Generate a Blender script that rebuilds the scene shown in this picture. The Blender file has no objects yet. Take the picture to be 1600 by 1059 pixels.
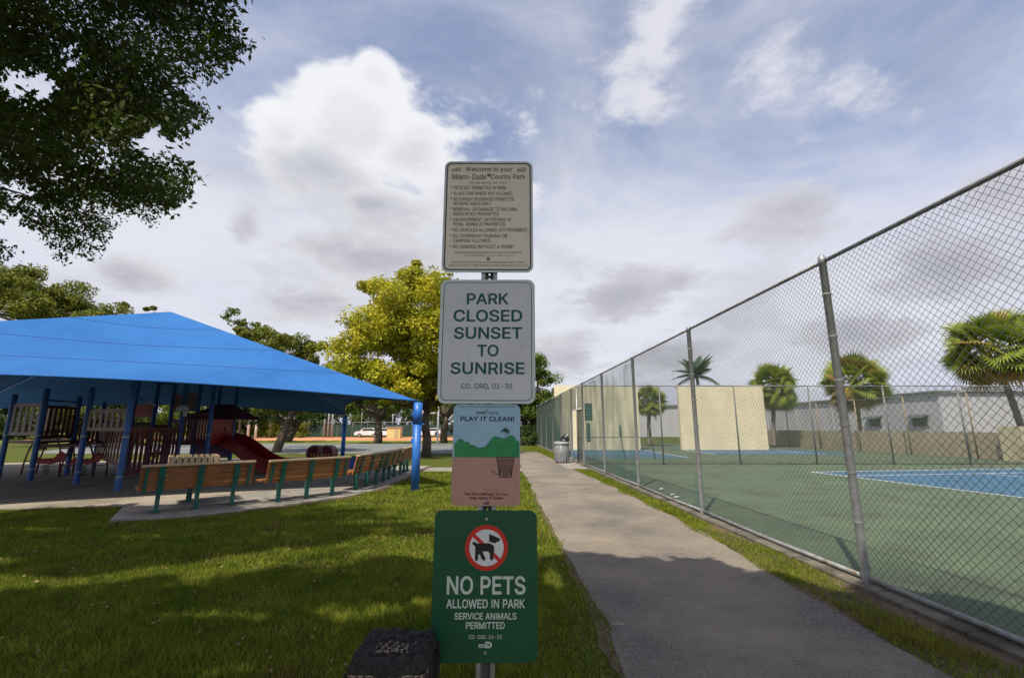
import bpy, math, random
import numpy as np
from mathutils import Vector, Matrix, noise as mnoise
R = math.radians
random.seed(7); rng = np.random.default_rng(7)
SC = bpy.context.scene
COL = SC.collection
PI = math.pi

# ---------------------------------------------------------------- camera
FPX, PITCH, CAMH = 703.0, R(11.1), 1.6
cam = bpy.data.cameras.new('camera'); camo = bpy.data.objects.new('camera', cam); COL.objects.link(camo)
camo.location = (0, 0, CAMH); camo.rotation_euler = (PI/2+PITCH, 0, 0)
cam.sensor_width = 36; cam.lens = FPX/1600*36; cam.clip_start = .05; cam.clip_end = 2000
SC.camera = camo
cp, sp = math.cos(PITCH), math.sin(PITCH)
def ray(px, py):
    x = (px-800)/FPX; y = (529.5-py)/FPX
    return x/(cp-sp*y), (sp+cp*y)/(cp-sp*y)
def gp(px, py, z=0.0):
    a, b = ray(px, py); Y = (z-CAMH)/b; return (a*Y, Y)
def at(px, py, Y):
    a, b = ray(px, py); return Vector((a*Y, Y, b*Y+CAMH))
# ---------------------------------------------------------------- light
SUN_EL = 57.5; SD = Vector((.485, .874, 0)).normalized()      # ground direction the light travels
COT = 1/math.tan(R(SUN_EL))
SUN_AZ = math.atan2(-SD.x, -SD.y)
sl = bpy.data.lights.new('sun', 'SUN'); sl.energy = 5.0; sl.angle = R(.55); sl.color = (1, .92, .78)
so = bpy.data.objects.new('sun', sl); COL.objects.link(so)
ldir = Vector((SD.x*math.cos(R(SUN_EL)), SD.y*math.cos(R(SUN_EL)), -math.sin(R(SUN_EL))))
so.rotation_euler = ldir.to_track_quat('-Z', 'Y').to_euler(); so.location = (-20, -30, 50)
SC.view_settings.view_transform = 'Standard'; SC.view_settings.look = 'None'
SC.view_settings.exposure = 0.06; SC.view_settings.gamma = 1; SC.view_settings.use_curve_mapping = False

# ---- world: Nishita sky with a layer of cloud, laid out by azimuth and elevation
wd = bpy.data.worlds.new('World'); SC.world = wd; wd.use_nodes = True
wt = wd.node_tree; wt.nodes.clear()
def WN(t, **k):
    n = wt.nodes.new(t)
    for a, b in k.items(): setattr(n, a, b)
    return n
def wlink(a, b): wt.links.new(a, b)
def wm(op, a, b=None, c=None, clamp=False):
    n = WN('ShaderNodeMath', operation=op, use_clamp=clamp)
    for i, v in enumerate((a, b, c)):
        if v is None: continue
        if isinstance(v, (int, float)): n.inputs[i].default_value = v
        else: wlink(v, n.inputs[i])
    return n.outputs[0]
def wsmooth(v, lo, hi, a=0., b=1.):
    n = WN('ShaderNodeMapRange', interpolation_type='SMOOTHSTEP')
    wlink(v, n.inputs[0]); n.inputs[1].default_value = lo; n.inputs[2].default_value = hi
    n.inputs[3].default_value = a; n.inputs[4].default_value = b
    return n.outputs[0]
def wmix(f, a, b):
    n = WN('ShaderNodeMix', data_type='RGBA')
    if isinstance(f, (int, float)): n.inputs[0].default_value = f
    else: wlink(f, n.inputs[0])
    for i, v in ((6, a), (7, b)):
        if isinstance(v, tuple): n.inputs[i].default_value = (*v, 1)
        else: wlink(v, n.inputs[i])
    return n.outputs[2]
tc = WN('ShaderNodeTexCoord'); sx = WN('ShaderNodeSeparateXYZ'); wlink(tc.outputs['Generated'], sx.inputs[0])
az = wm('ARCTAN2', sx.outputs[0], sx.outputs[1]); el = wm('ARCSINE', sx.outputs[2])
# noise domain: a flattened dome so that clouds stretch towards the horizon
dz = wm('ADD', wm('MAXIMUM', sx.outputs[2], 0.0), .32)
cxy = WN('ShaderNodeCombineXYZ')
wlink(wm('DIVIDE', sx.outputs[0], dz), cxy.inputs[0]); wlink(wm('DIVIDE', sx.outputs[1], dz), cxy.inputs[1])
wlink(wm('MULTIPLY', sx.outputs[2], 1.6), cxy.inputs[2])
def wnoise(scale, det=8, rough=.55, off=(0, 0, 0), dist=0., src=None):
    mp = WN('ShaderNodeMapping'); mp.inputs['Location'].default_value = off; wlink(src or cxy.outputs[0], mp.inputs[0])
    n = WN('ShaderNodeTexNoise'); n.inputs['Scale'].default_value = scale; n.inputs['Detail'].default_value = det
    n.inputs['Roughness'].default_value = rough; n.inputs['Distortion'].default_value = dist
    wlink(mp.outputs[0], n.inputs['Vector']); return n.outputs[0]
sky = WN('ShaderNodeTexSky', sky_type='NISHITA'); sky.sun_disc = False
sky.sun_elevation = R(SUN_EL); sky.sun_rotation = SUN_AZ; sky.air_density = 1.0; sky.dust_density = 1.2; sky.ozone_density = 2.0
skyc = WN('ShaderNodeMix', data_type='RGBA', blend_type='MULTIPLY'); skyc.inputs[0].default_value = 1
wlink(sky.outputs[0], skyc.inputs[6]); skyc.inputs[7].default_value = (2.15, 1.85, 1.78, 1)
# high thin veil
n1 = wnoise(1.5, 7, .6, (3, 1, 0), .6); n2 = wnoise(5.0, 8, .6, (0, 5, 2), .3); n3 = wnoise(.7, 3, .5, (9, 2, 0))
horiz = wsmooth(el, R(38), R(8))
veil = wm('ADD', wm('MULTIPLY', horiz, .60), wm('ADD', wm('MULTIPLY', n1, .95), wm('MULTIPLY', n2, .18)))
veilf = wsmooth(veil, .40, 1.0, .06, .97)
VC1, VC2 = (6.2, 6.45, 7.9), (7.5, 7.6, 8.3)
veilc = wmix(wsmooth(n3, .35, .65), VC1, VC2)
c0 = wmix(veilf, skyc.outputs[2], veilc)
# grey undersides broken through the veil
gd = wsmooth(wm('ADD', wnoise(2.3, 8, .62, (1, 7, 3), .5), wm('MULTIPLY', horiz, .06)), .50, .72, 0., .42)
c0 = wmix(gd, c0, (5.0, 5.05, 5.7))
# separate cumulus: centre (az, el), size, softness weight
def ae(px, py):
    a, b = ray(px, py); v = Vector((a, 1, b)).normalized(); return math.atan2(v.x, v.y), math.asin(v.z)
blobs = [(560, 190, 105, 95, 1.1), (500, 260, 125, 80, 1.0), (650, 235, 110, 80, 1.0), (585, 118, 42, 42, .95), (445, 215, 70, 60, .8),
         (740, 300, 110, 60, .85), (590, 320, 120, 50, .8), (1020, 70, 120, 90, .46), (980, 140, 115, 80, .44), (1200, 105, 130, 95, .45), (1320, 150, 110, 60, .34), (830, 190, 60, 70, .3),
         (970, 462, 95, 42, .75), (1060, 440, 60, 24, .5), (205, 432, 75, 32, .72), (385, 345, 36, 46, .62), (580, 400, 150, 42, .66), (1250, 330, 130, 60, .5),
         (1480, 420, 150, 70, .72), (1330, 520, 120, 50, .68), (1050, 560, 90, 40, .62), (470, 470, 110, 45, .6), (870, 560, 110, 45, .6), (120, 480, 120, 40, .6), (1560, 300, 90, 50, .5)]
F = None; S = None
nb = wnoise(3.2, 10, .62, (2, 2, 9), .25); nb2 = wnoise(9.0, 8, .6, (5, 1, 4), .2)
nw = wm('ADD', wm('MULTIPLY', wm('SUBTRACT', nb, .5), 1.9), wm('MULTIPLY', wm('SUBTRACT', nb2, .5), .95))
for (bx, by, rx, ry, amp) in blobs:
    a0, e0 = ae(bx, by); a1, _ = ae(bx+rx, by); _, e1 = ae(bx, by-ry)
    ra, re = abs(a1-a0), abs(e1-e0)
    u = wm('DIVIDE', wm('SUBTRACT', az, a0), ra); v = wm('DIVIDE', wm('SUBTRACT', el, e0), re)
    d = wm('SQRT', wm('ADD', wm('MULTIPLY', u, u), wm('MULTIPLY', v, v)))
    f = wm('MULTIPLY', wm('MAXIMUM', wm('SUBTRACT', 1.35, d), -1.0), amp)
    if F is None: F = f; S = v
    else:
        g = wm('GREATER_THAN', f, F)
        S = wm('ADD', wm('MULTIPLY', g, v), wm('MULTIPLY', wm('SUBTRACT', 1.0, g), S)); F = wm('MAXIMUM', F, f)
Fn = wm('ADD', F, nw)
cm = wsmooth(Fn, .14, .60)
# light on the cloud: bright rims and tops, grey thick bellies
thick = wsmooth(Fn, .35, 1.35)
# broad shade of the big cumulus from its height, not from single blobs
hgt = wsmooth(el, R(21), R(37))
lit = wm('ADD', wm('ADD', wm('MULTIPLY', hgt, .85), wm('MULTIPLY', wm('SUBTRACT', nb, .5), 1.1)), wm('MULTIPLY', wm('SUBTRACT', 1.0, thick), .55))
cc = wmix(wsmooth(lit, .0, 1.25), (4.0, 4.05, 4.6), wmix(wsmooth(az, R(3), R(12)), (9.3, 9.3, 9.5), (7.6, 7.6, 8.2)))
c1 = wmix(wm('MULTIPLY', cm, .88), c0, cc)
bg = WN('ShaderNodeBackground'); wlink(c1, bg.inputs[0]); bg.inputs[1].default_value = .1
wo = WN('ShaderNodeOutputWorld'); wlink(bg.outputs[0], wo.inputs[0])

# ---------------------------------------------------------------- materials
MATS = {}
def mat(name, c1, c2=None, scale=8., rough=.7, metal=0., bump=0., bscale=None, c3=None, scale3=.8, f3=(.45, .65), trans=0., lo=.35, hi=.65,
        spec=.5, stretch=None, island=0., hole=None, coat=0.):
    if name in MATS: return MATS[name]
    m = bpy.data.materials.new(name); m.use_nodes = True; t = m.node_tree; t.nodes.clear()
    def N(ty, **k):
        n = t.nodes.new(ty)
        for a, b in k.items(): setattr(n, a, b)
        return n
    L = t.links.new
    out = N('ShaderNodeOutputMaterial'); p = N('ShaderNodeBsdfPrincipled')
    p.inputs['Roughness'].default_value = rough; p.inputs['Metallic'].default_value = metal
    p.inputs['Specular IOR Level'].default_value = spec; p.inputs['Coat Weight'].default_value = coat
    geo = N('ShaderNodeNewGeometry'); mp = N('ShaderNodeMapping'); L(geo.outputs['Position'], mp.inputs[0])
    if stretch: mp.inputs['Scale'].default_value = stretch
    col = None
    if c2 is not None:
        n = N('ShaderNodeTexNoise'); n.inputs['Scale'].default_value = scale; n.inputs['Detail'].default_value = 6; n.inputs['Roughness'].default_value = .62
        L(mp.outputs[0], n.inputs['Vector'])
        r = N('ShaderNodeMapRange'); L(n.outputs[0], r.inputs[0]); r.inputs[1].default_value = lo; r.inputs[2].default_value = hi
        mx = N('ShaderNodeMix', data_type='RGBA'); L(r.outputs[0], mx.inputs[0])
        mx.inputs[6].default_value = (*c1, 1); mx.inputs[7].default_value = (*c2, 1); col = mx.outputs[2]
        if c3 is not None:
            n = N('ShaderNodeTexNoise'); n.inputs['Scale'].default_value = scale3; n.inputs['Detail'].default_value = 5; n.inputs['Roughness'].default_value = .6
            L(mp.outputs[0], n.inputs['Vector'])
            r = N('ShaderNodeMapRange'); L(n.outputs[0], r.inputs[0]); r.inputs[1].default_value = f3[0]; r.inputs[2].default_value = f3[1]
            mx = N('ShaderNodeMix', data_type='RGBA'); L(r.outputs[0], mx.inputs[0]); L(col, mx.inputs[6]); mx.inputs[7].default_value = (*c3, 1); col = mx.outputs[2]
    if island:
        hs = N('ShaderNodeHueSaturation')
        r = N('ShaderNodeMapRange'); L(geo.outputs['Random Per Island'], r.inputs[0]); r.inputs[3].default_value = 1-island; r.inputs[4].default_value = 1+island
        L(r.outputs[0], hs.inputs['Value'])
        r2 = N('ShaderNodeMapRange'); L(geo.outputs['Random Per Island'], r2.inputs[0]); r2.inputs[3].default_value = .485; r2.inputs[4].default_value = .515
        L(r2.outputs[0], hs.inputs['Hue'])
        if col: L(col, hs.inputs['Color'])
        else: hs.inputs['Color'].default_value = (*c1, 1)
        col = hs.outputs[0]
    if col: L(col, p.inputs['Base Color'])
    else: p.inputs['Base Color'].default_value = (*c1, 1)
    if bump:
        n = N('ShaderNodeTexNoise'); n.inputs['Scale'].default_value = bscale or scale*3; n.inputs['Detail'].default_value = 5
        L(mp.outputs[0], n.inputs['Vector']); b = N('ShaderNodeBump'); b.inputs['Strength'].default_value = bump; b.inputs['Distance'].default_value = .02
        L(n.outputs[0], b.inputs['Height']); L(b.outputs[0], p.inputs['Normal'])
    sh = p.outputs[0]
    if trans:
        tr = N('ShaderNodeBsdfTranslucent')
        if col: L(col, tr.inputs[0])
        else: tr.inputs[0].default_value = (*c1, 1)
        ms = N('ShaderNodeMixShader'); ms.inputs[0].default_value = trans; L(sh, ms.inputs[1]); L(tr.outputs[0], ms.inputs[2]); sh = ms.outputs[0]
    if hole is not None:       # open weave: hole = (lo, hi, scale) of the see-through fraction
        n = N('ShaderNodeTexNoise'); n.inputs['Scale'].default_value = hole[2]; n.inputs['Detail'].default_value = 6
        mp2 = N('ShaderNodeMapping'); mp2.inputs['Scale'].default_value = (1, 1, .45); L(geo.outputs['Position'], mp2.inputs[0]); L(mp2.outputs[0], n.inputs['Vector'])
        r = N('ShaderNodeMapRange'); L(n.outputs[0], r.inputs[0]); r.inputs[1].default_value = .42; r.inputs[2].default_value = .6; r.inputs[3].default_value = hole[0]; r.inputs[4].default_value = hole[1]
        tp = N('ShaderNodeBsdfTransparent'); ms = N('ShaderNodeMixShader'); L(r.outputs[0], ms.inputs[0]); L(sh, ms.inputs[1]); L(tp.outputs[0], ms.inputs[2]); sh = ms.outputs[0]
    L(sh, out.inputs[0]); MATS[name] = m; return m

M_lawn = mat('lawn', (.035, .050, .010), (.12, .14, .022), 26, .95, bump=.5, bscale=60, c3=(.11, .085, .035), scale3=1.3, f3=(.56, .74), spec=.1)
M_blade = mat('grass_blade', (.12, .17, .014), (.26, .28, .03), 1.8, .75, trans=.35, spec=.2, island=.55, c3=(.20, .15, .045), scale3=1.1, f3=(.55, .75))
M_field = mat('field_grass', (.10, .15, .02), (.17, .21, .03), .4, .95, spec=.1)
M_asph = mat('asphalt', (.055, .053, .048), (.25, .225, .19), 60, .92, bump=.45, bscale=140, c3=(.35, .29, .215), scale3=.8, f3=(.36, .86), lo=.32, hi=.68, spec=.2)
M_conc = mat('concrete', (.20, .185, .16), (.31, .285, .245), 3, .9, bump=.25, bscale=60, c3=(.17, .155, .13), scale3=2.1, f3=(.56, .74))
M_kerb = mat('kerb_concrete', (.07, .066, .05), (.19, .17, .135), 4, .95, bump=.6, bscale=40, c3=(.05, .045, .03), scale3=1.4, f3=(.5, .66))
M_dirt = mat('dirt', (.09, .06, .035), (.19, .13, .08), 14, .95, bump=.7, bscale=60, c3=(.06, .045, .03), scale3=2)
M_sand = mat('sand', (.24, .205, .16), (.44, .38, .30), 22, .95, bump=.8, bscale=40, c3=(.20, .165, .125), scale3=.7)
M_clay = mat('clay', (.50, .20, .09), (.56, .26, .12), 1, .95)
M_court = mat('court_green', (.080, .112, .068), (.108, .146, .088), .7, .8, c3=(.066, .078, .055), scale3=1.1, f3=(.5, .72), bump=.1, bscale=90, spec=.25)
M_cblue = mat('court_blue', (.045, .115, .185), (.062, .14, .21), .9, .75, c3=(.045, .085, .12), scale3=1.3, f3=(.5, .75), spec=.25)
M_line = mat('court_line', (.72, .72, .70), (.58, .60, .56), 6, .7)
M_galv = mat('galvanised', (.30, .31, .32), (.42, .43, .44), 9, .45, .55, bump=.1, bscale=60, c3=(.25, .22, .19), scale3=3.5, f3=(.58, .78))
M_galvd = mat('galvanised_dull', (.20, .21, .21), (.34, .34, .33), 12, .55, .3, bump=.15, c3=(.16, .12, .09), scale3=4, f3=(.52, .7))
M_rust = mat('rusted_pipe', (.26, .20, .12), (.34, .30, .22), 8, .7, .2)
M_wire = mat('wire', (.10, .125, .11), (.15, .17, .15), 30, .5, .4)
M_teal = mat('windscreen_teal', (.03, .20, .165), (.05, .28, .23), 2, .85, hole=(.10, .40, 1.6), trans=.2)
M_tealthin = mat('windscreen_worn', (.05, .24, .20), (.08, .32, .27), 2, .85, hole=(.58, .94, 1.5), trans=.2)
M_cream = mat('cream_paint', (.70, .62, .41), (.78, .70, .48), 1.3, .85, c3=(.62, .55, .37), scale3=.5, f3=(.5, .8), stretch=(1, 1, .4))
M_tan = mat('tan_stucco', (.46, .40, .27), (.56, .49, .34), 1.5, .9, c3=(.30, .27, .19), scale3=.5, f3=(.5, .78))
M_bldg = mat('warehouse_stucco', (.47, .47, .50), (.53, .53, .56), .5, .9, c3=(.42, .42, .45), scale3=.3, f3=(.5, .7), stretch=(1, 1, .3))
M_roofm = mat('roof_edge', (.22, .22, .23), (.30, .30, .30), 2, .8)
M_dark = mat('dark_metal', (.02, .02, .022), (.04, .04, .04), 9, .5)
M_glass = mat('dark_glass', (.03, .035, .04), rough=.12)
M_fabric = mat('blue_shade_cloth', (.020, .112, .335), (.026, .135, .385), 1.2, .8, bump=.05, bscale=300, trans=.006, spec=.2, c3=(.032, .155, .42), scale3=.35, f3=(.4, .7))
M_bpole = mat('blue_paint', (.018, .12, .46), (.03, .17, .56), 3, .42, c3=(.012, .08, .30), scale3=5, f3=(.6, .75))
M_bpost = mat('blue_play_post', (.02, .10, .36), (.03, .13, .42), 6, .4)
M_maroon = mat('maroon_plastic', (.11, .010, .02), (.15, .017, .028), 5, .45)
M_red = mat('red_plastic', (.34, .018, .022), (.42, .03, .03), 5, .4)
M_pink = mat('faded_panel', (.22, .16, .18), (.28, .21, .22), 6, .5)
M_purp = mat('purple_panel', (.16, .08, .20), (.2, .1, .24), 6, .5)
M_wood = mat('bench_wood', (.27, .10, .026), (.38, .16, .048), 5, .55, bump=.2, c3=(.20, .07, .02), scale3=3, f3=(.5, .7), stretch=(1, 1, 6))
M_woodp = mat('pale_wood', (.42, .30, .18), (.52, .39, .25), 7, .7, bump=.25, stretch=(6, 6, 1))
M_green = mat('bench_green', (.012, .10, .075), (.018, .14, .10), 8, .45)
M_white = mat('white_paint', (.75, .75, .73), (.66, .66, .65), 4, .6)
M_bark = mat('bark', (.06, .046, .032), (.13, .10, .07), 9, .95, bump=.8, bscale=18, stretch=(1, 1, .3))
M_palmb = mat('palm_bark', (.16, .135, .11), (.25, .21, .17), 6, .95, bump=.8, bscale=14, stretch=(.6, .6, 2))
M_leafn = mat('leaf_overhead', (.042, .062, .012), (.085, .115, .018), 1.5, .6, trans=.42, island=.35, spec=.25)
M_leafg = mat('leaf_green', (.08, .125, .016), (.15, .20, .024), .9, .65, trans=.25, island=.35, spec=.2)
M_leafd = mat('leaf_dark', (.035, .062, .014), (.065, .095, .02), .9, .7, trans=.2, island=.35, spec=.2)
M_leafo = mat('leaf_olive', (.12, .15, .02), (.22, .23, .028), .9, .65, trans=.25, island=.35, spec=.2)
M_leafy = mat('leaf_yellow', (.30, .34, .022), (.62, .52, .03), .8, .6, trans=.35, island=.35, spec=.2, c3=(.17, .20, .022), scale3=.65, f3=(.5, .7))
M_palm = mat('palm_leaf', (.16, .235, .03), (.32, .36, .045), 2, .5, trans=.3, spec=.3)
M_palmy = mat('palm_leaf_dry', (.26, .23, .035), (.34, .18, .035), 3, .6, trans=.2)
M_palmd = mat('palm_leaf_dark', (.035, .085, .035), (.06, .12, .045), 2, .5, trans=.15, spec=.4)
M_bin = mat('grey_bin', (.19, .20, .21), (.27, .28, .29), 6, .5, c3=(.2, .2, .2), scale3=5, f3=(.55, .7))
M_bag = mat('black_bag', (.015, .015, .018), rough=.3)
M_char = mat('charred_wood', (.006, .006, .007), (.045, .04, .038), 55, .7, bump=1.0, bscale=90, stretch=(1, .5, 1), c3=(.10, .085, .075), scale3=30, f3=(.60, .72))
M_split = mat('split_wood', (.10, .055, .045), (.60, .42, .35), 60, .85, bump=1.0, bscale=90, stretch=(1, 1, .12), lo=.4, hi=.6)
# sign paints
S_beige = mat('sign_beige', (.82, .75, .63), (.86, .79, .67), 9, .5, c3=(.72, .66, .56), scale3=16, f3=(.55, .8))
S_alu = mat('sign_aluminium', (.50, .52, .52), (.58, .60, .60), 20, .4, .3)
S_white = mat('sign_white', (.62, .62, .66), (.68, .68, .72), 5, .42, c3=(.54, .55, .59), scale3=11, f3=(.58, .75))
S_edge = mat('sign_white_edge', (.60, .66, .68), (.66, .72, .73), 8, .42)
S_ink = mat('sign_ink', (.030, .024, .022)); S_inkf = mat('sign_ink_faded', (.30, .27, .24))
S_brn = mat('sign_border_brown', (.035, .024, .02))
S_grn = mat('sign_letter_green', (.012, .10, .085)); S_navy = mat('sign_navy', (.02, .035, .10))
S_board = mat('sign_green', (.005, .075, .036), (.007, .088, .042), 4, .38, c3=(.004, .062, .03), scale3=8, f3=(.5, .8))
S_red = mat('sign_red', (.60, .028, .018)); S_blk = mat('sign_black', (.014, .012, .016)); S_wht = mat('sign_print_white', (.72, .72, .74))
S_lt = mat('sign_letter_white', (.62, .70, .64), (.52, .60, .54), 60, .5)
S_sky = mat('sign_sky', (.30, .50, .66), (.36, .56, .70), 9, .35); S_hill = mat('sign_hill', (.012, .22, .07), (.018, .28, .09), 30, .4)
S_clay = mat('sign_clay', (.48, .25, .21), (.52, .28, .235), 12, .4); S_dkb = mat('sign_text_maroon', (.10, .012, .02))

# ---------------------------------------------------------------- mesh helpers
class MB:
    def __init__(s): s.v = []; s.f = []
    def add(s, vs, fs):
        o = len(s.v); s.v += [tuple(v) for v in vs]; s.f += [tuple(i+o for i in f) for f in fs]; return s
    def box(s, c, d, rz=0., M=None):
        hx, hy, hz = d[0]/2, d[1]/2, d[2]/2
        vs = [Vector((x*hx, y*hy, z*hz)) for z in (-1, 1) for y in (-1, 1) for x in (-1, 1)]
        Q = M or Matrix.Rotation(rz, 3, 'Z')
        vs = [Q @ v + Vector(c) for v in vs]
        return s.add(vs, [(0, 2, 3, 1), (4, 5, 7, 6), (0, 1, 5, 4), (2, 6, 7, 3), (0, 4, 6, 2), (1, 3, 7, 5)])
    def tube(s, pts, rads, n=8, cap=True):
        pts = [Vector(p) for p in pts]
        if not hasattr(rads, '__len__'): rads = [rads]*len(pts)
        rings = []
        up = None
        for i, p in enumerate(pts):
            a = pts[max(i-1, 0)]; b = pts[min(i+1, len(pts)-1)]; t = (b-a).normalized()
            if up is None: up = Vector((0, 0, 1)) if abs(t.z) < .9 else Vector((1, 0, 0))
            x = t.cross(up).normalized(); y = t.cross(x).normalized(); up = -y if False else x.cross(t).normalized()
            rings.append([p+(x*math.cos(2*PI*k/n)+y*math.sin(2*PI*k/n))*rads[i] for k in range(n)])
        vs = [v for r in rings for v in r]; fs = []
        for i in range(len(pts)-1):
            for k in range(n):
                a = i*n+k; b = i*n+(k+1) % n; fs.append((a, b, b+n, a+n))
        if cap: fs.append(tuple(range(n))[::-1]); fs.append(tuple((len(pts)-1)*n+k for k in range(n)))
        return s.add(vs, fs)
    def lathe(s, prof, c=(0, 0, 0), n=20, M=None):
        Q = M or Matrix.Identity(3); c = Vector(c)
        vs = [Q @ Vector((r*math.cos(2*PI*k/n), r*math.sin(2*PI*k/n), z)) + c for r, z in prof for k in range(n)]
        fs = [(i*n+k, i*n+(k+1) % n, (i+1)*n+(k+1) % n, (i+1)*n+k) for i in range(len(prof)-1) for k in range(n)]
        return s.add(vs, fs)
    def prism(s, poly, z0, z1):          # vertical prism of an xy polygon
        n = len(poly); vs = [(x, y, z0) for x, y in poly]+[(x, y, z1) for x, y in poly]
        return s.add(vs, [tuple(range(n))[::-1], tuple(range(n, 2*n))]+[(i, (i+1) % n, (i+1) % n+n, i+n) for i in range(n)])
    def slab(s, poly3, t):               # prism of planar 3d poly pushed along t
        n = len(poly3); t = Vector(t); vs = [Vector(p) for p in poly3]+[Vector(p)+t for p in poly3]
        return s.add(vs, [tuple(range(n))[::-1], tuple(range(n, 2*n))]+[(i, (i+1) % n, (i+1) % n+n, i+n) for i in range(n)])
    def mesh(s, name, m, smooth=False):
        me = bpy.data.meshes.new(name); me.from_pydata(s.v, [], s.f); me.materials.append(m)
        if smooth: me.polygons.foreach_set('use_smooth', [True]*len(me.polygons))
        me.update(); return me
    def build(s, name, m, parent=None, smooth=False, loc=None):
        return link(name, s.mesh(name, m, smooth), parent, loc)
def link(name, me, parent=None, loc=None, rz=0.):
    o = bpy.data.objects.new(name, me); COL.objects.link(o); o.parent = parent
    if loc is not None: o.location = loc
    o.rotation_euler.z = rz
    return o
def tag(o, label, cat, group=None):
    o['label'] = label; o['category'] = cat
    if group: o['group'] = group
    return o
def kind(o, k='structure'): o['kind'] = k; return o
def thing(name, label, cat, loc=(0, 0, 0), rz=0., group=None):
    o = bpy.data.objects.new(name, None); COL.objects.link(o); o.location = loc; o.rotation_euler.z = rz
    o.empty_display_size = .2
    return tag(o, label, cat, group)
def kids(o): return [c for c in COL.objects if c.parent == o]
def copy_tree(o, parent=None, ch=None):
    c = o.copy(); COL.objects.link(c); c.parent = parent
    for k in list(o.children): copy_tree(k, c)
    return c
def np_mesh(name, V, Fc, m, parent=None, smooth=False):
    me = bpy.data.meshes.new(name); V = np.asarray(V, dtype=np.float32); Fc = np.asarray(Fc, dtype=np.int32)
    n, k = Fc.shape
    me.vertices.add(len(V)); me.vertices.foreach_set('co', V.ravel())
    me.loops.add(n*k); me.loops.foreach_set('vertex_index', Fc.ravel())
    me.polygons.add(n); me.polygons.foreach_set('loop_start', np.arange(0, n*k, k, dtype=np.int32))
    me.polygons.foreach_set('loop_total', np.full(n, k, dtype=np.int32))
    me.materials.append(m); me.update(calc_edges=True); me.validate()
    o = bpy.data.objects.new(name, me); COL.objects.link(o); o.parent = parent
    return o
def sheet(name, poly, z, m, depth=.10):
    b = MB(); b.prism(poly, z-depth, z); return kind(b.build(name, m))

# ================================================================ ground
def ground_sheet(name, x0, x1, y0, y1, z, m, n=1):
    b = MB(); b.add([(x0, y0, z), (x1, y0, z), (x1, y1, z), (x0, y1, z)], [(0, 1, 2, 3)]); return kind(b.build(name, m))
ground_sheet('ground', -600, 600, -200, 900, -.012, M_lawn)
def wob(poly, step=.25, amp=.035, seed=0):
    out = []
    n = len(poly)
    for i in range(n):
        a = Vector(poly[i]); b = Vector(poly[(i+1) % n]); L = (b-a).length; k = min(200, max(1, int(L/step)))
        nrm = Vector((b.y-a.y, a.x-b.x)).normalized()
        for j in range(k):
            p = a.lerp(b, j/k); w = mnoise.noise(Vector((p.x*1.7, p.y*1.7, seed)))*amp*2+mnoise.noise(Vector((p.x*6, p.y*6, seed+5)))*amp*.7
            q = p+nrm*w; out.append((q.x, q.y))
    return out
PATH = [(.80, -4), (2.85, -4), (2.86, 3), (2.9, 5.5), (2.97, 7.6), (2.92, 10.5), (2.72, 13.6), (2.40, 17.6), (2.2, 21.6), (1.95, 27.6), (1.6, 30.5), (.1, 30.8), (.30, 27.0), (.36, 19.6), (.40, 17.4), (.53, 12.9), (.61, 9.1), (.70, 6.4), (.77, 4.3)]
b = MB(); pw = wob(PATH, .18, .035, 1)
sheet('path', pw, .004, M_asph)
sheet('concrete_apron', [(2.15, 18.3), (3.12, 18.3), (3.0, 22.6), (2.05, 22.6)], .009, M_conc)
sheet('cross_path', [(-3.62, 17.2), (.40, 17.4), (.36, 18.9), (-3.62, 18.9)], .006, M_conc)
# strip of bare soil along the left path edge and the grass verge
sheet('path_edge_soil', wob([(.70, 3), (.9, 3), (.83, 6.4), (.74, 9.1), (.62, 12.9), (.47, 12.9), (.55, 9.1), (.64, 6.4)], .12, .04, 3), -.002, M_dirt, .05)
def fx(Y): return 3.85-.037*Y
sheet('verge_soil', wob([(2.82, 1.2), (fx(1.2)-.05, 1.2), (fx(8)-.05, 8), (fx(8)-.3, 8), (3.05, 7.6), (2.85, 5)], .15, .05, 4), -.003, M_dirt, .05)
# playground floor and the curved concrete by the benches
slab_out = [(-6.9, 8.15), (-6.2, 8.3), (-5.3, 9.15), (-4.45, 10.1), (-3.75, 11.2), (-3.45, 12.6), (-3.42, 14.5), (-3.46, 17.2), (-3.5, 19.6)]
slab_in = [(-5.4, 19.6), (-5.35, 15.5), (-5.6, 13.1), (-6.4, 11.4), (-7.3, 10.3), (-8.0, 9.75)]
b = MB(); b.prism(slab_out+slab_in, -.1, .022); kind(b.build('concrete_walk', M_conc))
b = MB()
for (a, c) in (((-6.1, 8.5), (-7.1, 10.5)), ((-4.45, 10.15), (-5.9, 12.2)), ((-3.5, 13.2), (-5.5, 13.5)), ((-3.45, 15.6), (-5.35, 15.8))):
    b.tube([(a[0], a[1], .0222), (c[0], c[1], .0222)], .006, 4)
kind(b.build('walk_joint', M_kerb))
sheet('playground_floor', wob([(-7.95, 9.75), (-7.2, 10.4), (-6.35, 11.5), (-5.6, 13.2), (-5.4, 15.5), (-5.4, 19.7), (-5.6, 23.5), (-9, 26), (-22, 21.5), (-40, 17), (-40, 8.9), (-14, 9.15), (-9.8, 9.4)], .3, .06, 6), .010, M_sand)
b = MB()
for i in range(len(slab_out)-1):
    p, q = Vector((*slab_out[i], 0)), Vector((*slab_out[i+1], 0)); d = (q-p); n_ = Vector((d.y, -d.x, 0)).normalized()*.16
    b.slab([p+Vector((0, 0, -.08)), q+Vector((0, 0, -.08)), q+n_+Vector((0, 0, -.08)), p+n_+Vector((0, 0, -.08))], (0, 0, .09))
kind(b.build('walk_edge_soil', M_dirt))
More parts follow.
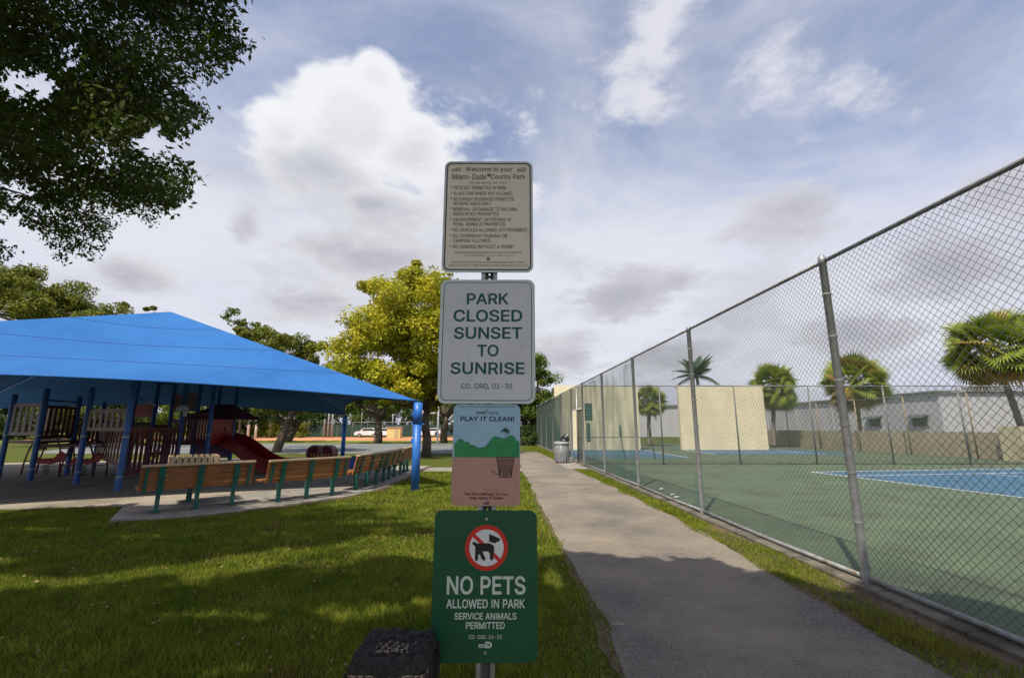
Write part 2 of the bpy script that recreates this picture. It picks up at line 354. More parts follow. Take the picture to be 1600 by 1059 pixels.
# ball court, field and infield far left
sheet('ball_court', [(-30, 29), (-2.6, 29), (-3.4, 46), (-42, 46)], .006, mat('court_asphalt', (.12, .13, .125), (.17, .18, .175), .6, .9, c3=(.20, .21, .20), scale3=.25))
sheet('playing_field', [(-120, 46.5), (-1.5, 46.5), (-1, 56), (-120, 56)], .002, M_field)
sheet('infield', [(-60, 56), (-1.5, 56), (-1.2, 76), (-75, 76)], .008, M_clay)
# courts on the right
sheet('tennis_court', [(fx(-6)+.12, -6), (40, -6), (40, 45), (fx(45)+.12, 45)], .02, M_court, .14)
th = R(8.5); e1 = Vector((math.cos(th), math.sin(th))); e2 = Vector((math.sin(th), -math.cos(th))); C0 = Vector((10.74, 16.86))
def cq(u0, u1, v0, v1): return [tuple(C0+e1*a+e2*c) for a, c in ((u0, v0), (u0, v1), (u1, v1), (u1, v0))]
sheet('tennis_court_blue', cq(0, 23.8, 0, 11), .024, M_cblue, .02)
b = MB()
for q in (cq(0, 23.8, 0, .07), cq(.07, 23.8, 1.37, 1.43), cq(0, .08, .07, 11), cq(23.72, 23.8, .07, 11), cq(.08, 23.72, 9.5, 9.56), cq(.08, 23.72, 10.93, 11), cq(5.5, 5.56, 1.43, 9.5)):
    b.prism(q, .0245, .028)
o = kind(b.build('court_lines', M_line))
sheet('handball_court', [(fx(24.5)+.2, 24.5), (9.5, 24.5), (9.5, 33), (fx(33)+.2, 33)], .024, M_cblue, .02)
sheet('handball_court', [(12.0, 27.5), (20.5, 27.5), (20.5, 33), (12.0, 33)], .024, M_cblue, .02)
b = MB()
for q in (((9.3, 24.6), (9.38, 24.6), (9.38, 32.9), (9.3, 32.9)), ((3.2, 28.5), (9.29, 28.5), (9.29, 28.57), (3.2, 28.57)), ((12.1, 27.6), (12.17, 27.6), (12.17, 32.9), (12.1, 32.9)), ((12.18, 29.6), (18.6, 29.6), (18.6, 29.67), (12.18, 29.67)), ((18.61, 27.6), (18.68, 27.6), (18.68, 32.9), (18.61, 32.9))):
    b.prism(q, .0245, .028)
kind(b.build('handball_lines', M_line))
b = MB(); b.box((22, 20.3, .03), (37.5, .12, .05)); kind(b.build('court_seam', M_kerb))
# kerb under the fence
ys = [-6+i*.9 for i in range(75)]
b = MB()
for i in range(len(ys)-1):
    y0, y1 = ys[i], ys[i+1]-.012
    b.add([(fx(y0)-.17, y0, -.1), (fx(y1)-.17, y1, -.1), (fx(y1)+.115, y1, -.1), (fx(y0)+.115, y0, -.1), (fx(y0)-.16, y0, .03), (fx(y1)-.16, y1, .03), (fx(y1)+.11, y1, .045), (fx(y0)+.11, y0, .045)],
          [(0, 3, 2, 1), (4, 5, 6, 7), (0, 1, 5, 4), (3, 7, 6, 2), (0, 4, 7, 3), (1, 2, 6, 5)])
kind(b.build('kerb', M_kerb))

# ================================================================ grass blades
def in_poly(X, Y, poly):
    r = np.zeros(len(X), bool); n = len(poly); j = n-1
    for i in range(n):
        xi, yi = poly[i]; xj, yj = poly[j]
        c = ((yi > Y) != (yj > Y)) & (X < (xj-xi)*(Y-yi)/((yj-yi) or 1e-9)+xi); r ^= c; j = i
    return r
def blades(x0, x1, y0, y1, dens, h, w, keep, name='grass', m=M_blade):
    n = int((x1-x0)*(y1-y0)*dens); X = rng.uniform(x0, x1, n); Y = rng.uniform(y0, y1, n)
    k = keep(X, Y); X, Y = X[k], Y[k]; n = len(X)
    patch = .6+.8*(np.sin(X*2.3+1.3*np.sin(Y*1.9))*np.sin(Y*2.9+X)*.5+.5)
    H = rng.uniform(.5, 1.2, n)*h*patch; a = rng.uniform(0, 2*PI, n); la = rng.uniform(0, 2*PI, n); ln = rng.uniform(.2, 1.1, n)*H
    W = w*rng.uniform(.6, 1.2, n)
    V = np.zeros((n, 3, 3)); dx, dy = np.cos(a)*W/2, np.sin(a)*W/2
    V[:, 0] = np.stack([X-dx, Y-dy, np.full(n, -.012)], 1); V[:, 1] = np.stack([X+dx, Y+dy, np.full(n, -.012)], 1)
    V[:, 2] = np.stack([X+np.cos(la)*ln, Y+np.sin(la)*ln, H-.01], 1)
    o = np_mesh(name, V.reshape(-1, 3), np.arange(3*n).reshape(n, 3), m); return kind(o, 'stuff')
slabp = slab_out+slab_in
playp = [(-7.95, 9.75), (-7.2, 10.4), (-6.35, 11.5), (-5.6, 13.2), (-5.4, 15.5), (-5.4, 19.7), (-5.6, 23.5), (-9, 26), (-22, 21.5), (-40, 17), (-40, 8.9), (-14, 9.15), (-9.8, 9.4)]
def vis(X, Y): return (np.abs(X) < 1.22*Y+.4)
WORN = [(-1.85, 4.0, .22, .10), (-3.9, 4.6, .30, .10), (-6.3, 7.9, .5, .14), (-2.9, 5.6, .22, .08), (-5.0, 6.2, .25, .07), (-1.3, 3.2, .16, .08), (-3.1, 3.5, .2, .07), (-7.9, 8.9, .7, .12), (.35, 5.9, .12, .3), (-4.4, 8.6, .3, .08)]
def worn(X, Y):
    r = np.zeros(len(X), bool)
    for a, c, p, q in WORN: r |= (((X-a)/p)**2+((Y-c)/q)**2+.5*np.sin(X*23+Y*11)) < 1
    return r & (rng.random(len(X)) < .5)
def lawnkeep(X, Y): return vis(X, Y) & ~worn(X, Y) & ~in_poly(X, Y, pw) & ~in_poly(X, Y, slabp) & ~in_poly(X, Y, playp) & (rng.random(len(X)) > .93*((X > .45) & (X < .78+.0*Y) & (rng.random(len(X)) < .6)))
blades(-7, .9, 2.4, 5.6, 6000, .055, .0085, lawnkeep)
blades(-10.5, .9, 5.6, 9.9, 3000, .052, .014, lawnkeep)
blades(-8, .9, 9.9, 17.2, 1100, .05, .024, lawnkeep)
def vergekeep(X, Y):
    edge = 2.97+.05*np.sin(Y*3.1)-np.maximum(0, Y-9)*.052
    top = 3.85-.037*Y-.24-.10*np.sin(Y*1.7+.6)-np.clip(4.6-Y, 0, 3)*.10
    return (X > edge-.07) & (X < top+.06*rng.standard_normal(len(X))) & (rng.random(len(X)) < .55+.45*(np.sin(Y*4.3+X*5) > -.5))
blades(2.5, 3.8, 2.0, 8, 7000, .055, .009, vergekeep)
blades(2.2, 3.7, 8, 18.1, 3500, .05, .016, vergekeep)
blades(1.5, 3.0, 22.8, 40, 900, .06, .02, lambda X, Y: (X > 2.2-(Y-21)*.05) & (X < 3.7-.037*Y))

# ================================================================ chain link fencing
PW, PH = 3.75, 3.52
def link_mesh(w, h, r=.0022, d=.0745, n=3):
    V = []; Fc = []
    cols = int(w/(d/2)); 
    nx = int(round(w/d))*2; hz = int(round(h/(d))); st = h/(hz*2)
    dd = w/nx
    for i in range(nx):
        pts = []
        for j in range(hz*2+1):
            side = (j % 2)
            x = (i+(.97 if side else .03)+.0)*dd if True else 0
            # neighbours interlock at the bends: each wire spans one diamond column
            x = i*dd+(dd*1.03 if (side ^ (i & 1)) else -.03*dd)
            y = .003 if (side ^ (i & 1)) else -.003
            pts.append((0+y, x, j*st))
        o = len(V)
        for k, p in enumerate(pts):
            for q in range(n):
                a = 2*PI*q/n+.5; V.append((p[0]+r*math.cos(a), p[1]+r*math.sin(a)*1.3, p[2]))
        for k in range(len(pts)-1):
            for q in range(n):
                A = o+k*n+q; B = o+k*n+(q+1) % n; Fc.append((A, B, B+n, A+n))
    me = bpy.data.meshes.new('chain_link'); V = np.array(V, np.float32); Fc = np.array(Fc, np.int32)
    me.vertices.add(len(V)); me.vertices.foreach_set('co', V.ravel()); me.loops.add(len(Fc)*4); me.loops.foreach_set('vertex_index', Fc.ravel())
    me.polygons.add(len(Fc)); me.polygons.foreach_set('loop_start', np.arange(0, len(Fc)*4, 4, dtype=np.int32)); me.polygons.foreach_set('loop_total', np.full(len(Fc), 4, dtype=np.int32))
    me.materials.append(M_wire); me.update(calc_edges=True); return me
LM = link_mesh(PW, 3.46)
def ring(r, h): return MB().lathe([(r, -h), (r+.004, -h), (r+.004, h), (r, h)], n=14)
pm = MB().lathe([(.0, 3.60), (.022, 3.597), (.040, 3.57), (.046, 3.53), (.046, 3.49), (.0405, 3.485), (.0405, -.1)][::-1], n=16).mesh('post', M_galv, True)
bandm = ring(.0415, .010)
bandm.box((.052, 0, 0), (.026, .008, .018)); bandm = bandm.mesh('tie_band', M_galvd)
ang = math.atan(.037)           # fence line turns this much to the left of straight ahead
f = thing('chain_link_fence', 'tall galvanised chain link fence running along the right side of the path', 'fence', (fx(5.04), 5.04, 0), ang)
nsp = PW
GATE = (4, )                     # bay index (from post 3) that holds the gate opening
ypos = {}
for i in range(-2, 13):
    L = i*nsp if i < 5 else (i*nsp-.75)     # the gate bay is a little narrower
    ypos[i] = L
    post = link('post', pm, f, (0, L, 0))
    if i <= 3 and i >= -1:
        for z in (.18, .62, 1.12, 1.62, 2.12, 2.62, 3.12): link('tie_band', bandm, post, (0, 0, z))
for i in range(-2, 12):
    L0, L1 = ypos[i], ypos[i+1]; w = L1-L0
    b = MB(); b.tube([(.012, L0+.0, 3.52), (.012, L1-.004, 3.52)], .0235, 10); b.build('top_rail', M_galvd, f, True)
    if i not in GATE:
        b = MB(); b.tube([(.012, L0+.0, .075+.01*math.sin(i)), (.012, L0+w*.5, .066), (.012, L1-.004, .075+.01*math.sin(i+1))], .026, 10); b.build('bottom_rail', M_galvd, f, True)
        o = link('chain_link_mesh', LM, f, (.048, L0, .055)); o.scale.y = w/PW
# wire ties holding the mesh to the top rail
def windscreen(L0, L1, z0, z1, m, seed, ragged=.0):
    n = 26; k = 14; V = []; Fc = []
    for i in range(n+1):
        u = i/n; y = L0+(L1-L0)*u
        top = z1-ragged*abs(mnoise.noise(Vector((y*1.3, seed, 0))))*1.2; bot = z0
        for j in range(k+1):
            z = bot+(top-bot)*j/k
            V.append((.062+.015*mnoise.noise(Vector((y*2.1, z*1.1, seed))), y, z))
    for i in range(n):
        for j in range(k):
            a = i*(k+1)+j; Fc.append((a, a+k+1, a+k+2, a+1))
    b = MB(); b.add(V, Fc); b.build('windscreen', m, f)
for i in (2, 3): windscreen(ypos[i]+.05, ypos[i+1]-.05, .08, 3.46, M_tealthin, i, .5)
for i in (5, 6): windscreen(ypos[i]+.05, ypos[i+1]-.05, .08, 3.46, M_tealthin if i == 5 else M_teal, i, .3)
for i in range(7, 12): windscreen(ypos[i]+.03, ypos[i+1]-.03, .08, 3.46, M_teal, i, .1)
for i, (a0, a1, zz) in ((1, (.05, .55, .9)),):  # torn strip tied to the second post
    windscreen(ypos[i]-.02+a0, ypos[i]+a1-.1, .08, zz, M_tealthin, 33, .8)
# gate bay
L0, L1 = ypos[4], ypos[5]
b = MB(); b.tube([(.012, L0, 2.42), (.012, L1, 2.42)], .022, 8); b.build('lintel_rail', M_white, f, True)
b = MB(); b.tube([(.012, L0+1.5, 0), (.012, L0+1.5, 3.5)], .03, 8); b.build('post', M_galv, f, True)
o = link('chain_link_mesh', LM, f, (.048, L0, 2.43)); o.scale = (1, (L1-L0)/PW, 1.06/3.46)
gate = thing('gate', 'narrow chain link gate with dark brown frame beside the grey trash can', 'gate', f.matrix_basis @ Vector((.0, L0+.06, 0)), ang)
for (a, c) in (((0, .0), (0, 2.36)), ((1.36, .0), (1.36, 2.36)), ((0, 1.1), (1.36, 1.1)), ((0, 2.34), (1.36, 2.34)), ((0, .1), (1.36, .1))):
    b = MB(); b.tube([(.01, a[0], a[1]+.05), (.01, c[0], c[1]+.05)], .024, 8); b.build('frame_bar', mat('brown_paint', (.09, .05, .04), (.14, .08, .06), 8, .6), gate, True)
o = link('chain_link_mesh', LM, gate, (.02, .02, .12)); o.scale = (1, 1.32/PW, 2.26/3.46)

# cross fence in front of the handball walls
YC = 20.0
cf = thing('chain_link_fence', 'chain link fence crossing the court in front of the cream walls', 'fence', (fx(YC)+.06, YC, 0), 0)
cpost = MB().tube([(0, 0, 0), (0, 0, 3.42)], .033, 8).mesh('post', M_galvd, True)
xs = [0]+[i*3.3+.05 for i in range(1, 9)]
for i in range(1, 9): link('post', cpost, cf, (xs[i], 0, 0))
for i in range(8):
    b = MB(); b.tube([(xs[i]+.002, 0, 3.40), (xs[i+1], 0, 3.40)], .024, 8); b.build('top_rail', M_galvd, cf, True)
    o = link('chain_link_mesh', LM, cf, (xs[i], -.04, .03)); o.rotation_euler.z = -PI/2; o.scale = (1, (xs[i+1]-xs[i])/PW, 3.36/3.46)
b = MB(); b.tube([(.02, 0, 1.18), (xs[1], 0, 1.18)], .02, 8); b.build('mid_rail', M_galvd, cf, True)
# far side fence on the retaining wall line
def fx2(Y): return 24.3-.03*Y
sf = thing('chain_link_fence', 'rusty chain link fence standing against the tan wall at far right', 'fence', (fx2(16), 16, 0), math.atan(.03))
sp_ = MB().tube([(0, 0, 0), (0, 0, 3.45)], .036, 8).mesh('post', M_rust, True)
for i in range(0, 9): link('post', sp_, sf, (0, i*3.75, 0))
for i in range(0, 8):
    b = MB(); b.tube([(0, i*3.75, 3.42), (0, i*3.75+3.748, 3.42)], .022, 6); b.build('top_rail', M_galvd, sf, True)
    o = link('chain_link_mesh', LM, sf, (.03, i*3.75, .03)); o.scale.z = .98

# ================================================================ handball walls, retaining wall, building
def panelwall(name, label, cx, y, w, h, t, m, cat='wall'):
    r = thing(name, label, cat, (cx, y, 0))
    MB().box((0, 0, h/2), (w, t, h)).build('wall_face', m, r)
    b = MB()
    for k in range(1, int(h/1.22)+1): b.box((0, -t/2-.002, k*1.22), (w, .004, .012))
    b.build('form_joint', mat('cream_joint', (.48, .42, .28)), r)
    return r
panelwall('handball_wall', 'cream handball wall rising beside the path fence behind the gate', 6.15, 33.2, 6.1, 4.62, .32, M_cream)
panelwall('handball_wall', 'freestanding cream handball wall in the middle of the courts', 15.25, 33.2, 6.2, 4.62, .32, M_cream)
rw = thing('retaining_wall', 'low stained tan wall along the far side of the courts', 'wall', (0, 0, 0))
rl = []
for k, (y0, y1) in enumerate(((22.6, 27), (27.02, 33), (33.02, 40), (40.02, 52))):
    MB().prism([(fx2(y0)+.5, y0), (fx2(y0)+.75, y0), (fx2(y1)+.75, y1), (fx2(y1)+.5, y1)], 0, 1.36).build('wall_section', M_tan, rw)
rw.location = (0, 0, 0)
b = MB(); b.box((25.6, 22.0, .82), (3.6, 1.0, 1.64)); tag(b.build('sun_toned_wall_end', M_cream), 'end block of the tan wall at the right edge, coloured cream for the sun on it', 'wall')  # cream in place of tan paints the sun onto this wall end
# warehouse
bw = thing('warehouse', 'long pale grey warehouse with flat roof behind the tan wall', 'building', (0, 0, 0))
X0, X1, Yb0, Yb1, HB = 38.6, 70, 41, 78, 4.75
MB().box(((X0+X1)/2, (Yb0+Yb1)/2, HB/2), (X1-X0, Yb1-Yb0, HB)).build('wall', M_bldg, bw)
MB().box(((X0+X1)/2, (Yb0+Yb1)/2, HB+.07), (X1-X0+.5, Yb1-Yb0+.5, .14)).build('roof', M_roofm, bw)
for yy in (43.2, 48.6):
    w_ = MB().box((X0-.03, yy, 2.05), (.10, 1.7, .75)).build('window', M_roofm, bw)
    MB().box((X0-.085, yy, 2.05), (.012, 1.5, .6)).build('pane', M_glass, w_)
    aw = MB(); aw.slab([(X0-.02, yy-1.0, 2.75), (X0-.7, yy-1.0, 2.45), (X0-.7, yy+1.0, 2.45), (X0-.02, yy+1.0, 2.75)], (0, 0, .05)); aw.build('awning', mat('awning_grey', (.08, .10, .10)), w_)
for yy in (55, 62, 69): MB().box((X0-.05, yy, HB/2), (.1, .25, HB-.1)).build('pilaster', M_bldg, bw)
MB().box((50, 48, HB+.6), (2.4, 2, 1.0)).build('roof_unit', M_galvd, bw)
b2 = thing('warehouse', 'grey warehouse glimpsed between the two cream handball walls', 'building', (0, 0, 0))
MB().box((26, 92, 2.6), (44, 26, 5.2)).build('wall', M_bldg, b2)
MB().box((26, 92, 5.35), (44.6, 26.6, .3)).build('roof', M_roofm, b2)
for k in range(6): MB().box((8+k*6, 78.96, 2.6), (.3, .1, 5.1)).build('pilaster', M_bldg, b2)

# small court furniture
for px, topy, lab in ((973, 668, 'slim leaning dark net post nearest the path fence'), (1018, 664, 'dark net post standing between the cream walls')):
    Y = 23.5; p = at(px, 726 if px == 973 else 690, Y); x = p.x
    o = MB().tube([(x+.15, Y, 0), (x+.05, Y, .6), (x-.03, Y, 1.1)], .022, 8).tube([(x-.03, Y, 1.1), (x-.05, Y, 1.72)], .05, 8).build('net_post', M_dark, None, True)
    tag(o, lab, 'post')
# plates on the cross fence beside the gate
for px0, px1, py0, py1, lab in ((914, 925, 630, 657, 'square green notice board hung on the fence by the gate'), (917, 922, 661, 690, 'narrow green notice strip hung below the notice board')):
    a = at(px0, py1, YC-.1); c = at(px1, py0, YC-.1)
    t_ = thing('notice_board', lab, 'sign', ((a.x+c.x)/2, YC-.1, (a.z+c.z)/2))
    w_, h_ = c.x-a.x, c.z-a.z
    MB().box((0, 0, 0), (w_, .012, h_)).build('plate', mat('notice_green', (.015, .09, .06)), t_)
    b = MB()
    for k in range(5): b.box((0, -.0075, h_*(.34-.17*k)), (w_*(.8 if k % 2 else .66), .003, h_*.035))
    b.build('lettering', mat('notice_print', (.25, .40, .33)), t_)

# ================================================================ trash can
tcx, tcy = gp(878, 723)
t_ = thing('trash_can', 'grey slatted trash can stuffed with a black bag beside the gate', 'trash can', (tcx, tcy, 0))
MB().lathe([(.0, .02), (.27, .02), (.30, .08), (.32, .45), (.335, .84), (.30, .84), (.29, .8)], n=24).build('body', M_bin, t_, True)
b = MB()
for k in range(16):
    a = 2*PI*k/16; b.box((.338*math.cos(a)*.97, .338*math.sin(a)*.97, .46), (.014, .05, .76), a)
b.build('rib', M_bin, t_)
MB().lathe([(.33, .82), (.36, .84), (.36, .90), (.31, .95), (.2, .97), (.19, .94)], n=24).build('rim', mat('grey_rim', (.28, .29, .30), rough=.5), t_, True)
b = MB()
def lump(b, c, r, seed, n=12):
    vs = []; fs = []
    for i in range(n+1):
        for k in range(n):
            th_ = PI*i/n; ph = 2*PI*k/n; d = Vector((math.sin(th_)*math.cos(ph), math.sin(th_)*math.sin(ph), math.cos(th_)))
            q = r*(1+.45*mnoise.noise(d*2.2+Vector((seed, 0, 0)))); vs.append(Vector(c)+d*q)
    for i in range(n):
        for k in range(n): a = i*n+k; c2 = i*n+(k+1) % n; fs.append((a, a+n, c2+n, c2))
    b.add(vs, fs)
lump(b, (.14, 0, 1.02), .21, 3); lump(b, (.24, .05, 1.18), .12, 8)
b.build('bag', M_bag, t_)

# ================================================================ timber bollard
bx, by = -.466, 2.0
t_ = thing('timber_bollard', 'square timber bollard with charred black top and split sides below the signs', 'bollard', (bx, by, 0))
b = MB(); hw = .150; HT = .755
prof = [(hw, 0), (hw, HT-.05), (hw-.010, HT-.02), (hw-.03, HT-.003)]
n = 9
def sq(h, z, j=0.):
    out = []
    rc = .03
    for (sxn, syn, a0) in ((1, 1, 0), (-1, 1, 90), (-1, -1, 180), (1, -1, 270)):
        for k in range(5):
            a = R(a0+k*22.5); out.append(Vector((sxn*(h-rc)+rc*math.cos(a), syn*(h-rc)+rc*math.sin(a), z)))
    return out
rings = [sq(h, z) for h, z in [(hw, 0), (hw+.002, .3), (hw, .55), (hw, HT-.11), (hw-.002, HT-.045)]]
vs = []; 
for r_ in rings: vs += r_
fs = [(i*20+k, i*20+(k+1) % 20, (i+1)*20+(k+1) % 20, (i+1)*20+k) for i in range(len(rings)-1) for k in range(20)]
b.add(vs, fs); b.build('shaft', M_split, t_)
b = MB(); G = 40; vs = []; fs = []
for i in range(G+1):
    for j in range(G+1):
        u = -1+2*i/G; v = -1+2*j/G; q = hw+.001
        m_ = max(abs(u), abs(v)); r_ = math.hypot(u, v); rr = (m_/r_ if r_ > 1e-6 else 1)
        rad = 1-.11*max(0, (abs(u*v))**3)
        x, y = u*q*rad, v*q*rad; e = max(abs(u), abs(v))
        z = HT-.03*max(0, (e-.8)/.2)**2 + .018*mnoise.noise(Vector((u*4, v*9, 1)))+.008*mnoise.noise(Vector((u*12, v*25, 2)))
        if e > .999: z -= .02
        vs.append((x, y, z))
for i in range(G):
    for j in range(G): a = i*(G+1)+j; fs.append((a, a+G+1, a+G+2, a+1))
b.add(vs, fs); b.build('charred_top', M_char, t_)
b = MB()
random.seed(3)
for k in range(18):       # charred skirt of fibres hanging over the front edge
    x = random.uniform(-hw+.01, hw-.01); L_ = random.uniform(.008, .035)+.06*(abs(x) > .1)
    b.box((x, -hw-.004, HT-.05-L_/2), (random.uniform(.004, .012), .012, L_))
for k in range(26):
    y = random.uniform(-hw+.01, hw-.01); L_ = random.uniform(.05, .2)
    b.box((hw+.004, y, HT-.05-L_/2), (.010, random.uniform(.006, .014), L_)); b.box((-hw-.004, y, HT-.05-L_/2), (.010, .01, L_))
b.build('charred_fibre', mat('char_dark', (.012, .011, .011), (.05, .042, .036), 60, .9), t_)
b = MB()
for k in range(70):       # splinters on the top
    x = random.gauss(.01, .035); y = -hw*.62+abs(random.gauss(0, .035)); a = random.uniform(-.6, .6)
    b.box((x, y, HT+.004+random.uniform(0, .006)), (random.uniform(.002, .006), random.uniform(.006, .018), .003), a)
kind(b.build('splinter', mat('splinter_wood', (.20, .14, .10), (.34, .26, .19), 60, .8), t_), 'stuff')

# ================================================================ signs
YS = 2.13
def rrect(x0, z0, x1, z1, r, n=7):
    pts = []
    for (cx, cz, a0) in ((x1-r, z1-r, 0), (x0+r, z1-r, 90), (x0+r, z0+r, 180), (x1-r, z0+r, 270)):
        for k in range(n+1): a = R(a0+90*k/n); pts.append((cx+r*math.cos(a), cz+r*math.sin(a)))
    return pts
def plate(b, pts, y0, y1):
    b.slab([(x, y1, z) for x, z in pts], (0, y0-y1, 0))
def loop_band(b, outer, inner, y):
    n = len(outer); b.add([(x, y, z) for x, z in outer]+[(x, y, z) for x, z in inner], [(i, (i+1) % n, n+(i+1) % n, n+i) for i in range(n)])
def flat(b, pts, y): b.add([(x, y, z) for x, z in pts], [tuple(range(len(pts)))])
def W(px, py): p = at(px, py, YS); return (p.x, p.z)
